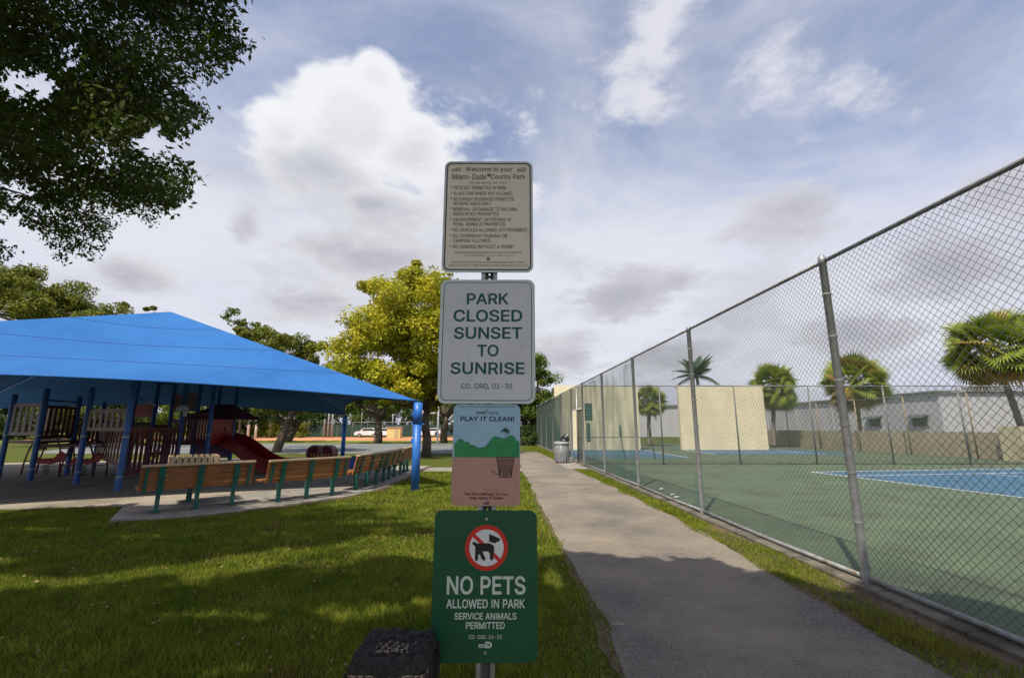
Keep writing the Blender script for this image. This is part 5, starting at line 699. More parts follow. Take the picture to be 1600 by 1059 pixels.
'.': (94, '56 -10 63 -7 70 -2 75 5 78 12 79 20 78 29 75 36 70 43 63 48 56 51 48 52 39 51 32 48 25 43 20 36 17 29 16 20 17 12 20 5 25 -2 32 -7 39 -10 48 -11', '17,18,19 16,17,14 14,15,16 22,23,21 20,21,23 17,19,20 14,17,20 1,2,0 4,5,3 5,6,8 7,8,6 3,5,2 5,8,11 10,11,8 9,10,8 0,2,23 2,5,23 5,11,23 20,23,11 14,20,11 13,14,11 12,13,11'),
'A': (240, '49 -8 103 149 107 158 110 170 115 183 119 198 125 216 134 248 105 248 114 217 119 199 124 184 128 170 132 159 136 148 192 -9 244 -9 144 263 95 263 -4 -9 193 63 193 108 46 108 46 63 150 108 89 108 73 63 166 63', '19,23,22 23,19,0 19,22,18 9,4,10 4,9,3 22,1,2 2,3,22 3,9,22 18,22,9 9,8,18 5,11,6 6,11,12 21,20,16 16,20,15 21,14,24 21,16,17 14,21,13 12,13,21 6,12,21 21,17,6 7,6,17 10,4,5 5,6,10 9,10,6 6,7,9 8,9,7 18,8,7 7,17,18 1,22,25 15,20,27 20,21,24 23,0,26 22,23,25 25,23,26 24,25,26 27,24,26 20,24,27'),
'B': (228, '123 -9 143 -7 161 -4 176 1 189 9 199 18 207 29 213 41 216 54 217 68 217 82 214 94 209 106 202 115 195 123 186 130 177 135 168 138 166 138 166 127 168 128 176 132 183 136 190 142 196 148 201 156 205 165 207 176 208 187 207 200 203 213 198 225 190 236 180 245 168 253 154 259 138 262 121 263 22 263 22 -9 71 107 124 107 134 106 142 104 149 101 155 98 160 93 164 87 167 82 169 75 169 68 168 60 165 53 159 46 151 41 139 38 122 37 71 37 71 217 120 217 133 216 143 213 150 208 155 202 158 195 159 186 159 179 157 173 154 168 151 163 146 159 140 156 134 153 127 152 119 151 71 151 179 134', '57,40,39 38,39,40 59,37,58 74,75,40 38,40,75 75,58,38 58,37,38 73,41,42 42,72,73 57,39,0 0,56,57 74,40,41 41,73,74 60,36,59 37,59,36 56,0,1 55,56,1 1,2,55 2,54,55 61,35,60 36,60,35 18,19,20 20,17,18 15,21,20 17,20,21 21,16,17 16,22,17 22,23,17 5,6,52 6,7,52 51,52,7 7,8,51 50,51,8 8,9,50 9,10,50 49,50,10 10,11,49 48,49,11 11,12,48 47,48,12 12,13,47 13,14,47 15,20,14 54,2,3 53,54,3 3,4,53 4,5,53 5,52,53 47,14,46 14,20,46 20,19,46 45,46,19 44,45,19 43,44,19 42,43,19 72,42,19 19,18,72 71,72,18 70,71,18 69,70,18 68,69,18 18,17,68 17,23,68 23,24,68 67,68,24 24,25,67 25,26,67 66,67,26 26,27,66 65,66,27 27,28,65 28,29,65 64,65,29 29,30,64 63,64,30 30,31,63 31,32,63 62,63,32 32,33,62 33,34,62 61,62,34 35,61,34 21,15,76 16,21,76 22,16,76'),
'C': (255, '147 -11 160 -9 173 -6 185 -1 196 5 206 12 216 21 224 30 231 41 237 53 242 65 247 89 198 89 194 75 191 68 188 62 183 56 179 51 174 47 168 44 162 40 155 38 148 36 141 35 134 35 120 36 108 40 97 45 86 53 78 63 70 76 65 91 61 108 60 127 61 146 65 163 70 178 77 191 86 201 96 209 108 215 120 218 134 219 141 219 148 218 155 216 162 214 168 211 174 207 179 203 183 198 188 193 191 187 194 180 198 166 247 166 242 189 237 202 231 214 224 224 216 234 206 242 196 250 185 256 173 260 160 264 147 266 134 266 111 264 90 259 71 249 53 236 39 220 27 200 18 178 13 154 12 127 13 100 18 76 27 54 39 35 53 18 71 5 90 -4 111 -10 134 -12', '78,79,30 30,31,78 77,78,31 31,32,77 76,77,32 32,33,76 33,34,76 75,76,34 34,35,75 74,75,35 35,36,74 73,74,36 36,37,73 72,73,37 84,26,83 26,27,83 39,40,69 40,68,69 85,24,25 0,22,23 0,23,85 24,85,23 67,41,42 42,43,67 43,66,67 85,25,84 26,84,25 68,40,41 41,67,68 83,27,82 27,28,82 81,82,28 80,81,28 28,29,80 79,80,29 30,79,29 72,37,38 71,72,38 70,71,38 38,39,70 39,69,70 45,65,44 46,64,45 65,45,64 21,1,2 20,21,2 2,3,20 19,20,3 46,47,63 64,46,63 8,9,14 13,14,9 9,10,13 12,13,10 10,11,12 55,56,54 53,54,56 56,57,53 52,53,57 57,58,52 19,3,4 18,19,4 4,5,18 17,18,5 5,6,17 16,17,6 6,7,16 15,16,7 7,8,15 8,14,15 52,58,51 58,59,51 50,51,59 59,60,50 49,50,60 60,61,49 48,49,61 61,62,48 47,48,62 63,47,62 22,0,1 1,21,22 66,43,44 44,65,66'),
'D': (251, '135 -7 159 -1 180 8 198 21 213 37 224 56 233 77 238 101 239 128 238 154 233 178 224 199 213 218 198 234 181 247 160 256 138 261 113 263 38 263 38 217 110 217 128 216 143 213 155 207 166 199 175 189 182 177 187 162 190 146 191 128 190 109 187 93 182 78 175 66 166 56 155 48 141 42 126 38 107 37 39 37 39 -9 110 -9 22 263 22 -9 71 -9 71 263 71 37 71 217', '42,43,19 19,18,42 41,38,44 44,38,46 44,39,40 43,40,39 19,43,39 20,45,47 18,19,45 0,36,37 17,21,16 22,23,15 36,0,1 1,35,36 16,21,22 22,15,16 0,37,41 38,41,37 21,17,20 45,20,17 4,5,33 32,33,5 5,6,32 31,32,6 6,7,31 30,31,7 7,8,30 8,29,30 29,8,28 8,9,28 27,28,9 9,10,27 26,27,10 10,11,26 25,26,11 11,12,25 24,25,12 12,13,24 14,24,13 35,1,2 34,35,2 2,3,34 3,4,34 4,33,34 24,14,23 15,23,14 39,44,46 19,39,47 39,46,47 45,19,47'),
'E': (209, '196 -9 196 37 71 37 71 106 186 106 186 151 71 151 71 217 195 217 195 263 22 263 22 -9', '11,2,3 10,11,3 3,6,10 6,7,10 2,11,0 0,1,2 6,3,4 4,5,6 8,9,7 10,7,9'),
'H': (258, '71 -9 71 107 188 107 188 -9 237 -9 237 263 188 263 188 153 71 153 71 263 22 263 22 -9', '11,0,1 10,11,1 1,8,10 8,9,10 2,3,4 4,5,2 7,2,5 5,6,7 8,1,2 2,7,8'),
'I': (150, '143 -9 143 37 100 37 100 217 143 217 143 263 7 263 7 217 51 217 51 37 7 37 7 -9', '10,11,9 8,6,7 2,0,1 4,5,3 9,11,0 0,2,9 8,9,2 2,3,8 3,5,8 6,8,5'),
'K': (233, '117 129 119 129 234 259 178 263 100 178 93 171 87 164 81 157 75 150 69 143 63 136 57 128 51 121 44 111 48 63 71 -9 71 97 70 113 71 167 71 263 22 263 22 -9 236 -6 114 169 83 130 182 -9 71 85 71 145 132 144 97 110', '20,21,13 13,21,14 20,13,12 10,9,18 14,21,15 13,14,16 16,17,13 12,13,17 11,12,17 17,10,11 10,18,11 12,11,18 20,12,18 18,19,20 7,8,24 23,0,1 25,22,1 28,2,23 2,3,23 7,24,6 5,6,23 4,5,23 23,3,4 26,29,16 17,16,24 24,8,27 14,15,26 16,14,26 9,10,17 27,9,17 17,24,27 18,9,27 1,22,28 23,1,28 0,23,24 23,6,24 0,24,29 24,16,29 1,0,29 25,1,29'),
'L': (196, '189 -9 189 37 71 37 71 263 22 263 22 -9', '4,5,2 2,5,0 0,1,2 4,2,3'),
'M': (314, '69 -9 69 145 69 151 69 158 69 164 69 186 69 193 69 201 69 208 68 215 68 222 68 237 44 237 51 217 54 209 56 201 59 193 62 185 64 178 67 171 69 164 72 158 74 152 76 147 77 142 137 -9 177 -9 236 142 238 147 240 152 242 158 244 164 246 171 249 179 252 186 254 194 257 202 260 210 262 218 268 237 245 237 245 222 245 214 245 207 244 185 244 177 244 170 244 164 244 157 244 151 244 145 244 -9 292 -9 292 263 232 263 168 97 167 92 165 87 163 82 161 76 159 70 157 63 155 57 153 50 151 44 149 38 147 32 142 16 172 16 167 32 166 38 164 44 162 51 160 57 158 64 156 70 154 76 152 82 150 88 148 92 147 97 82 263 22 263 22 -9 69 164 244 164 157 65', '14,13,82 13,12,82 82,83,16 16,15,82 14,82,15 19,18,2 2,3,19 4,5,19 18,19,5 17,18,5 5,6,17 16,17,6 6,7,16 15,16,7 7,8,15 14,15,8 8,9,14 13,14,9 9,10,13 10,11,13 12,13,11 24,80,23 22,23,80 77,63,76 75,62,61 76,63,62 62,75,76 63,77,64 78,64,77 80,24,79 16,83,1 17,16,1 18,17,1 2,18,1 4,20,21 5,4,21 21,22,5 22,80,5 10,9,81 11,10,81 12,11,81 82,12,81 59,73,72 60,74,73 73,59,60 58,71,57 71,58,72 59,72,58 27,28,55 28,29,55 27,55,56 47,48,31 37,36,53 38,37,53 53,39,38 52,53,35 53,36,35 38,39,40 33,32,49 48,49,32 31,48,32 46,31,32 45,46,32 32,33,45 44,45,33 33,34,44 34,35,44 43,44,35 35,36,43 36,37,43 42,43,37 37,38,42 41,42,38 38,40,41 52,35,50 35,34,50 34,33,50 33,49,50 29,30,46 46,45,29 55,29,45 42,41,54 41,40,54 40,39,54 39,53,54 67,25,26 26,68,67 66,67,68 68,69,66 65,66,69 69,70,65 64,65,70 70,71,64 63,64,71 71,72,63 62,63,72 72,73,62 61,62,73 73,74,61 83,0,1 19,3,84 4,19,84 20,4,84 64,78,79 25,67,24 67,66,24 66,65,24 65,64,24 79,24,64 56,57,71 68,26,27 69,68,27 70,69,27 71,70,27 27,56,71 46,30,85 31,46,85 47,31,85 51,52,50 45,44,55 43,42,54 54,55,43 44,43,55 74,60,86 61,74,86 75,61,86 9,8,81 6,5,80 80,81,8 8,7,80 7,6,80'),
'N': (262, '71 -9 71 145 71 151 71 157 71 164 70 173 70 182 70 192 69 203 69 215 68 237 40 233 54 209 61 197 67 186 72 177 77 169 81 161 86 154 90 147 94 141 189 -9 240 -9 240 263 191 263 191 97 191 92 191 86 191 78 191 71 191 62 192 54 192 45 193 35 195 17 220 21 210 40 206 49 201 57 197 65 193 73 189 80 185 86 182 91 179 96 73 263 22 263 22 -9 70 180 191 75', '46,47,11 5,48,14 6,7,14 13,14,7 7,8,13 12,13,8 8,9,12 9,10,12 11,12,10 0,1,47 11,47,1 12,11,1 1,2,12 2,3,12 13,12,3 3,4,13 14,13,4 5,14,4 7,6,15 15,16,7 8,7,16 16,17,8 11,10,45 46,11,45 42,43,30 30,29,42 41,42,29 35,22,36 22,23,36 35,36,34 33,34,36 32,33,36 36,37,32 31,32,37 37,38,31 22,35,21 35,34,21 43,44,31 30,43,31 31,38,30 38,39,30 29,30,39 39,40,29 28,49,40 27,28,40 40,39,27 26,27,39 39,38,26 25,26,38 38,37,25 37,36,25 36,23,25 24,25,23 6,14,48 15,6,48 34,33,21 31,44,20 20,21,33 33,32,20 32,31,20 29,40,49 41,29,49 10,9,45 17,18,8 44,45,9 19,20,44 44,9,18 9,8,18 18,19,44'),
'O': (267, '156 -10 177 -4 196 5 213 18 228 35 240 54 248 76 253 100 255 127 253 154 248 178 240 200 228 220 213 236 196 249 177 259 156 264 133 266 111 264 90 259 71 249 54 236 39 220 27 200 19 178 13 154 12 127 13 100 19 76 27 54 39 34 54 18 71 5 90 -4 111 -10 133 -12 120 36 108 40 97 45 86 53 78 63 70 76 65 91 61 108 60 127 61 147 65 164 70 178 78 191 86 201 97 209 108 215 120 218 133 219 147 218 159 215 170 209 180 201 189 191 196 179 202 164 205 147 207 127 205 108 202 91 196 76 189 63 180 53 170 45 159 40 147 36 133 35', '28,29,41 41,42,28 27,28,42 42,43,27 26,27,43 43,44,26 44,45,26 25,26,45 45,46,25 24,25,46 46,47,24 23,24,47 33,38,32 38,39,32 36,34,35 34,36,37 18,51,52 52,17,18 34,37,33 38,33,37 20,49,50 19,20,50 50,51,19 51,18,19 32,39,31 30,31,39 39,40,30 29,30,40 41,29,40 23,47,48 22,23,48 48,49,22 21,22,49 49,20,21 0,69,70 55,16,54 57,14,56 15,56,14 69,0,1 68,69,1 1,2,68 2,67,68 56,15,55 16,55,15 5,6,65 64,65,6 6,7,64 63,64,7 7,8,63 62,63,8 61,62,8 8,9,61 60,61,9 9,10,60 59,60,10 10,11,59 67,2,3 3,4,67 66,67,4 4,5,66 5,65,66 59,11,58 11,12,58 57,58,12 12,13,57 14,57,13 0,70,35 70,71,35 36,35,71 17,52,53 53,54,17 54,16,17'),
'P': (222, '71 -9 71 218 116 218 127 217 137 215 144 212 150 208 155 203 159 197 162 190 163 182 164 174 163 165 162 158 159 151 155 145 150 140 144 136 137 132 128 130 116 130 46 130 46 84 118 84 137 86 155 90 170 96 183 105 194 116 202 129 208 143 212 158 213 174 212 190 208 205 202 219 194 232 183 242 170 251 155 258 137 262 118 263 22 263 22 -9 71 130 71 84', '0,22,43 22,21,43 42,43,21 3,41,2 1,2,41 42,21,1 1,41,42 24,18,19 18,24,25 25,17,18 5,39,4 40,4,39 24,19,23 20,23,19 4,40,3 41,3,40 27,28,15 14,15,28 28,29,14 29,30,14 13,14,30 30,31,13 12,13,31 31,32,12 11,12,32 10,11,32 32,33,10 9,10,33 33,34,9 8,9,34 34,35,8 35,36,8 7,8,36 36,37,7 17,25,26 16,17,26 26,27,16 27,15,16 7,37,6 37,38,6 5,6,38 39,5,38 1,21,44 22,0,45 21,22,44 44,22,45 20,44,45 23,20,45'),
'R': (224, '71 -9 71 218 116 218 128 217 137 215 145 212 151 208 156 204 159 198 162 192 164 184 164 176 164 168 162 160 159 154 156 149 151 145 145 141 138 138 128 137 117 136 40 136 40 90 118 90 137 91 155 95 170 101 183 109 194 119 203 132 209 145 212 160 213 176 212 192 209 207 203 221 194 233 184 243 170 252 155 258 138 262 118 263 22 263 22 -9 226 -7 156 123 103 122 171 -9 71 136 71 90 169 100 119 90', '22,43,0 43,22,21 42,43,21 21,1,42 3,41,2 2,41,1 42,1,41 4,5,39 40,4,39 20,46,19 4,40,3 41,3,40 45,26,27 27,28,45 15,45,28 14,15,28 28,29,14 29,30,14 13,14,30 30,31,13 12,13,31 31,32,12 11,12,32 10,11,32 32,33,10 9,10,33 33,34,9 34,35,9 8,9,35 35,36,8 25,24,47 26,45,50 24,25,45 19,46,45 18,19,45 17,18,45 16,17,45 45,15,16 8,36,7 36,37,7 6,7,37 37,38,6 5,6,38 39,5,38 1,21,48 46,20,48 22,0,49 21,22,48 48,22,49 46,48,49 23,46,49 25,47,50 47,44,50 45,25,50 46,23,51 24,45,46 24,46,51 47,24,51'),
'S': (223, '131 -12 149 -8 165 -2 179 6 191 15 200 27 207 40 211 54 213 69 212 82 209 93 205 103 199 112 192 119 184 126 176 131 168 136 159 140 150 143 142 146 134 148 108 155 102 157 95 159 88 162 82 165 76 169 72 173 69 177 67 182 66 188 67 194 68 199 71 204 75 209 81 213 87 216 95 219 103 220 112 221 126 220 137 217 146 212 153 205 158 198 162 180 210 180 207 204 203 217 195 229 186 240 175 249 162 257 147 262 131 265 114 266 96 265 80 262 65 257 52 249 40 240 30 229 23 216 19 202 17 186 20 168 26 152 37 138 52 127 69 118 89 112 120 103 129 100 137 98 144 95 151 91 156 88 159 84 162 80 164 75 164 70 164 63 161 57 158 51 153 46 147 42 140 38 131 35 122 34 112 33 103 34 94 35 86 37 79 41 73 45 68 49 65 55 62 61 59 77 9 77 13 52 18 38 25 25 35 14 46 4 60 -3 76 -9 93 -12 112 -13', '102,103,95 95,96,102 101,102,96 96,97,101 100,101,97 97,98,100 99,100,98 66,67,28 65,66,28 28,29,65 64,65,29 29,30,64 63,64,30 30,31,63 62,63,31 31,32,62 61,62,32 108,89,90 108,90,107 91,107,90 21,22,70 23,70,22 56,37,38 107,91,106 92,106,91 70,23,69 23,24,69 25,69,24 57,36,37 37,56,57 106,92,105 92,93,105 104,105,93 93,94,104 103,104,94 95,103,94 69,25,68 25,26,68 67,68,26 26,27,67 28,67,27 61,32,33 60,61,33 33,34,60 59,60,34 34,35,59 58,59,35 35,36,58 36,57,58 0,87,88 19,20,72 71,72,20 87,0,1 86,87,1 74,17,73 17,18,73 72,73,18 19,72,18 40,41,53 54,40,53 5,6,82 81,82,6 6,7,81 80,81,7 7,8,80 8,9,80 79,80,9 9,10,79 78,79,10 10,11,78 11,12,78 46,47,45 86,1,2 85,86,2 2,3,85 84,85,3 3,4,84 83,84,4 4,5,83 5,82,83 78,12,77 12,13,77 76,77,13 13,14,76 14,15,76 75,76,15 15,16,75 74,75,16 17,74,16 45,47,44 47,48,44 48,49,44 43,44,49 49,50,43 42,43,50 50,51,42 51,52,42 41,42,52 53,41,52 0,88,108 89,108,88 21,70,71 71,20,21 40,54,39 54,55,39 38,39,55 56,38,55'),
'T': (224, '88 217 88 -9 137 -9 137 217 217 217 217 263 7 263 7 217', '6,7,0 4,5,3 0,1,2 2,3,0 3,5,0 6,0,5'),
'U': (259, '150 -11 169 -7 186 0 201 10 213 22 224 36 231 51 236 68 237 86 237 263 188 263 188 89 187 79 185 69 181 61 176 53 169 47 161 41 152 38 141 35 129 34 117 35 107 38 98 41 90 47 83 53 78 61 74 69 71 79 71 89 71 263 22 263 22 86 23 68 27 51 35 36 45 22 58 10 73 0 90 -7 109 -11 129 -13', '32,33,28 28,29,32 31,32,29 29,30,31 23,39,22 21,40,41 22,39,40 40,21,22 39,23,38 24,38,23 38,24,37 24,25,37 36,37,25 25,26,36 35,36,26 34,35,26 26,27,34 33,34,27 28,33,27 0,18,19 18,0,1 17,18,1 7,8,12 11,12,8 8,9,11 10,11,9 17,1,2 16,17,2 2,3,16 15,16,3 3,4,15 14,15,4 4,5,14 5,6,14 13,14,6 6,7,13 7,12,13 0,19,41 19,20,41 21,41,20'),
'V': (240, '145 -9 244 263 191 263 137 106 133 96 130 85 125 72 121 56 115 38 106 7 135 7 126 38 121 56 116 71 111 85 107 96 104 106 48 263 -4 263 96 -8 121 56', '19,16,18 17,18,16 8,13,14 19,9,8 8,14,19 14,15,19 16,19,15 6,12,11 11,5,6 0,1,3 1,2,3 10,0,11 5,11,0 4,5,0 0,3,4 9,19,0 0,10,9 10,11,9 8,9,11 11,12,8 7,20,12 12,6,7 8,12,20 13,8,20'),
'W': (343, '122 -9 167 159 170 171 173 184 176 196 178 208 181 222 185 246 158 246 162 221 165 207 167 194 170 182 173 170 176 159 221 -9 272 -9 346 263 295 263 253 100 251 92 249 83 247 75 245 66 243 57 241 49 239 40 237 31 234 11 259 11 255 31 253 40 251 49 249 57 247 66 245 75 243 83 241 92 239 100 196 263 147 263 104 100 102 92 99 83 97 75 95 66 93 57 92 49 90 40 88 31 84 11 109 11 105 30 104 40 102 48 100 57 98 66 96 75 94 83 92 92 90 100 48 263 -3 263 71 -9 171 176 246 72 97 72', '47,60,48 63,50,49 49,48,63 48,60,63 62,63,60 61,62,60 45,58,46 59,46,58 56,43,44 45,46,56 58,45,57 46,59,47 60,47,59 51,0,52 8,40,9 2,12,1 11,1,12 50,63,0 0,51,50 49,50,51 51,52,49 52,53,49 48,49,53 53,54,48 47,48,54 54,55,47 46,47,55 56,46,55 43,56,55 55,42,43 3,13,14 14,4,3 39,7,6 15,28,27 36,23,35 21,34,33 33,20,21 33,34,23 34,21,22 19,32,31 29,16,30 31,30,16 19,31,16 16,17,19 17,18,19 20,33,32 32,19,20 16,29,15 28,15,29 29,30,28 27,28,30 26,27,30 30,31,26 25,26,31 31,32,25 24,25,32 32,33,24 33,23,24 23,36,24 37,24,36 11,12,3 3,4,11 10,11,4 4,5,10 9,10,5 5,6,9 8,9,6 6,7,8 40,8,7 7,39,40 41,42,1 52,0,1 53,52,1 54,53,1 42,55,54 54,1,42 24,37,25 12,2,64 3,12,64 13,3,64 37,38,14 15,27,14 27,26,14 26,25,14 25,37,14 34,22,65 23,34,65 35,23,65 4,14,38 39,6,38 6,5,38 5,4,38 1,11,41 9,40,41 10,9,41 11,10,41 56,44,66 45,56,66 57,45,66'),
'Y': (236, '143 -9 143 102 240 261 186 263 133 177 128 168 123 159 118 150 113 141 109 130 99 107 137 107 128 130 123 141 119 150 114 159 109 168 103 177 50 263 -4 261 93 102 93 -9 118 151', '17,9,16 15,8,7 16,9,8 8,15,16 20,10,9 9,17,20 19,20,17 18,19,17 5,13,12 6,14,13 13,5,6 1,2,4 2,3,4 11,1,12 1,4,12 5,12,4 20,21,0 0,1,20 10,20,1 1,11,10 11,12,10 9,10,12 12,13,9 8,9,13 13,14,8 7,8,14 14,6,22 7,14,22 15,7,22'),
'a': (195, '91 -12 102 -10 111 -7 119 -3 126 1 132 6 137 11 141 17 141 17 130 17 130 -9 177 -9 177 126 176 140 173 153 169 164 163 173 156 181 148 187 139 192 130 196 121 198 113 199 105 200 97 201 86 200 75 199 64 196 53 192 43 186 34 179 25 171 18 161 9 140 55 127 60 137 62 141 65 145 69 148 73 151 78 153 84 155 90 156 98 157 105 156 111 155 116 153 120 151 123 148 126 144 128 140 129 135 129 128 129 128 129 126 129 125 128 125 126 124 122 123 116 122 108 121 99 120 88 118 79 117 70 115 61 114 52 111 43 108 35 104 27 99 20 92 14 85 10 76 7 65 7 54 8 41 11 29 17 18 24 8 33 1 44 -5 55 -9 67 -12 80 -13 79 32 73 33 68 34 64 36 60 38 58 41 56 44 55 48 54 52 55 57 56 61 58 64 61 67 65 69 70 71 76 73 82 75 89 76 92 76 96 77 101 77 106 78 112 79 117 80 122 81 127 82 132 83 137 84 141 86 133 84 129 69 129 63 127 57 124 51 121 46 116 41 110 37 103 34 95 32 85 31 130 4 132 83', '77,78,89 89,90,77 76,77,90 90,91,76 75,76,91 91,92,75 74,75,92 92,93,74 73,74,93 72,73,93 93,94,72 71,72,94 70,71,94 94,95,70 69,70,95 95,68,69 32,33,34 34,35,32 0,122,123 62,101,102 0,123,83 84,83,123 63,100,101 101,62,63 26,41,42 42,25,26 83,84,82 85,82,84 65,98,99 64,65,99 99,100,64 100,63,64 40,41,27 41,26,27 82,85,81 85,86,81 80,81,86 86,87,80 79,80,87 87,88,79 78,79,88 89,78,88 68,95,96 67,68,96 96,97,67 66,67,97 97,98,66 98,65,66 32,35,36 31,32,36 36,37,31 30,31,37 37,38,30 29,30,38 38,39,29 28,29,39 39,40,28 40,27,28 104,61,103 61,104,105 105,106,61 106,60,61 44,23,43 24,43,23 59,107,108 121,2,3 60,106,107 107,59,60 21,22,45 44,45,22 23,44,22 113,110,125 113,111,112 7,6,11 8,7,11 112,8,11 11,12,112 11,6,10 5,10,6 9,5,6 6,7,9 7,8,9 115,116,8 8,112,115 114,115,112 112,111,114 110,113,109 55,56,112 112,12,55 54,55,12 53,54,12 52,53,12 12,13,52 51,52,13 13,14,51 50,51,14 14,15,50 4,124,9 3,4,9 121,3,9 120,121,9 119,120,9 118,119,9 9,8,118 117,118,8 8,116,117 59,108,109 109,113,59 58,59,113 57,58,113 113,112,57 112,56,57 50,15,49 15,16,49 48,49,16 16,17,48 17,18,48 47,48,18 18,19,47 46,47,19 19,20,46 45,46,20 21,45,20 122,0,1 1,2,122 2,121,122 62,102,103 103,61,62 43,24,42 25,42,24 5,9,124 10,5,124 111,113,125 114,111,125'),
'e': (202, '120 -12 132 -10 144 -6 155 0 165 6 174 14 181 23 187 32 194 51 148 63 143 51 140 46 137 42 133 39 129 36 124 34 119 33 113 32 106 32 96 32 88 35 80 38 73 43 68 49 63 57 59 66 57 77 56 89 56 105 57 115 59 123 62 131 66 138 72 144 78 150 85 153 93 156 103 157 112 156 120 154 126 150 132 145 137 139 141 131 144 122 146 112 149 88 177 113 29 119 29 76 194 76 194 97 193 114 191 130 187 144 181 156 174 167 166 177 156 184 146 190 136 195 125 198 114 200 102 201 85 199 68 195 53 187 40 176 29 164 20 149 14 132 10 113 9 93 10 74 14 55 20 39 29 24 40 11 54 1 70 -7 87 -11 106 -13 145 114 58 118 57 76', '75,49,74 73,74,49 72,73,49 49,48,72 71,72,48 70,71,48 48,69,70 26,27,49 27,28,49 48,49,28 28,29,48 83,30,48 81,18,19 63,36,37 81,19,80 20,80,19 64,35,36 36,63,64 80,20,79 20,21,79 65,34,35 35,64,65 79,21,78 21,22,78 77,78,22 22,23,77 76,77,23 23,24,76 75,76,24 24,25,75 49,75,25 49,25,84 48,30,31 69,48,31 68,69,31 31,32,68 67,68,32 32,33,67 66,67,33 33,34,66 34,65,66 0,16,17 39,61,38 62,38,61 16,0,1 15,16,1 61,39,60 51,52,47 52,53,47 54,47,53 7,8,9 50,51,46 51,47,46 45,46,47 15,1,2 14,15,2 2,3,14 13,14,3 3,4,13 12,13,4 4,5,12 11,12,5 5,6,11 10,11,6 6,7,10 7,9,10 44,82,47 47,54,44 43,44,54 54,55,43 42,43,55 55,56,42 41,42,56 56,57,41 57,58,41 40,41,58 58,59,40 39,40,59 60,39,59 0,17,81 18,81,17 27,26,46 46,45,27 28,27,45 29,28,45 38,62,37 63,37,62 45,47,82 29,45,82 83,29,82 48,29,83 26,49,84 46,26,84 50,46,84'),
'g': (213, '119 -83 134 -80 148 -76 161 -69 173 -61 182 -50 189 -37 193 -21 195 -5 195 198 148 198 148 168 158 168 158 168 155 173 150 179 145 184 138 189 131 194 121 198 110 200 98 201 81 199 66 195 52 187 39 177 28 165 20 150 14 134 10 115 9 96 10 76 14 58 20 41 29 27 39 15 52 6 66 -1 81 -5 97 -6 110 -5 120 -3 130 0 138 5 144 10 150 15 154 20 157 25 158 26 147 26 147 -2 146 -15 142 -24 136 -31 127 -36 116 -39 103 -40 94 -40 87 -38 80 -36 75 -34 71 -30 67 -27 63 -23 60 -19 53 -9 14 -32 22 -47 28 -54 35 -61 44 -68 53 -73 64 -78 76 -81 89 -83 103 -84 93 39 85 41 78 45 71 50 66 57 62 65 59 74 57 84 57 96 57 108 59 118 62 128 66 136 71 143 78 149 85 153 93 156 102 156 112 156 120 153 127 149 133 144 138 137 142 129 145 119 147 108 148 96 147 84 145 73 142 64 138 56 133 50 127 45 120 41 112 39 102 38 148 181 147 13', '64,65,67 66,67,65 32,33,81 81,82,32 31,32,82 82,83,31 30,31,83 83,84,30 84,85,30 29,30,85 85,86,29 28,29,86 86,87,28 27,28,87 39,111,76 93,21,92 58,74,57 39,76,38 77,38,76 22,91,92 92,21,22 74,58,73 58,59,73 72,73,59 60,72,59 38,77,37 78,37,77 23,90,91 91,22,23 72,60,71 60,61,71 70,71,61 69,70,61 61,62,69 68,69,62 62,63,68 67,68,63 64,67,63 37,78,36 35,36,78 78,79,35 34,35,79 79,80,34 33,34,80 81,33,80 27,87,88 26,27,88 88,89,26 25,26,89 89,90,25 24,25,90 90,23,24 56,75,0 55,56,0 110,40,41 20,94,19 55,0,1 54,55,1 110,41,42 109,110,42 42,43,109 17,18,95 94,95,18 19,94,18 44,113,49 47,46,8 48,47,8 13,12,9 14,13,9 15,14,9 6,7,51 50,51,7 7,8,50 8,46,50 45,50,46 49,45,46 46,47,49 47,48,49 103,104,48 48,8,103 102,103,8 8,9,102 101,102,9 9,12,101 100,101,12 12,13,11 13,14,11 14,15,11 15,9,10 54,1,2 53,54,2 2,3,53 3,4,53 52,53,4 4,5,52 5,6,52 6,51,52 44,49,43 109,43,49 108,109,49 107,108,49 106,107,49 49,48,106 105,106,48 48,104,105 100,12,99 98,99,12 12,11,98 97,98,11 96,97,11 95,96,11 17,95,11 11,16,17 57,74,75 75,56,57 111,39,40 40,110,111 94,20,93 21,93,20 15,10,112 11,15,112 16,11,112 45,49,113 50,45,113'),
'h': (205, '66 123 68 131 71 137 74 143 79 148 84 151 91 154 97 155 105 156 115 155 124 152 130 146 135 139 138 130 140 117 140 -9 187 -9 187 120 186 137 183 151 178 164 171 175 162 185 152 192 140 197 127 200 114 201 98 199 84 195 71 188 60 177 50 164 38 135 65 135 65 263 18 263 18 -9 65 -9 65 113 65 183', '35,36,32 32,31,35 37,38,36 32,36,38 31,32,33 35,31,30 6,7,28 5,6,29 6,28,29 32,38,0 33,32,0 0,1,33 1,2,33 2,3,33 5,29,39 9,26,8 27,8,26 9,10,25 26,9,25 16,17,14 16,14,15 14,17,13 17,18,13 18,19,13 12,13,19 19,20,12 20,21,12 11,12,21 21,22,11 22,23,11 10,11,23 23,24,10 25,10,24 8,27,7 28,7,27 31,33,30 39,30,33 33,3,39 3,4,39 4,5,39 35,30,39 34,35,39'),
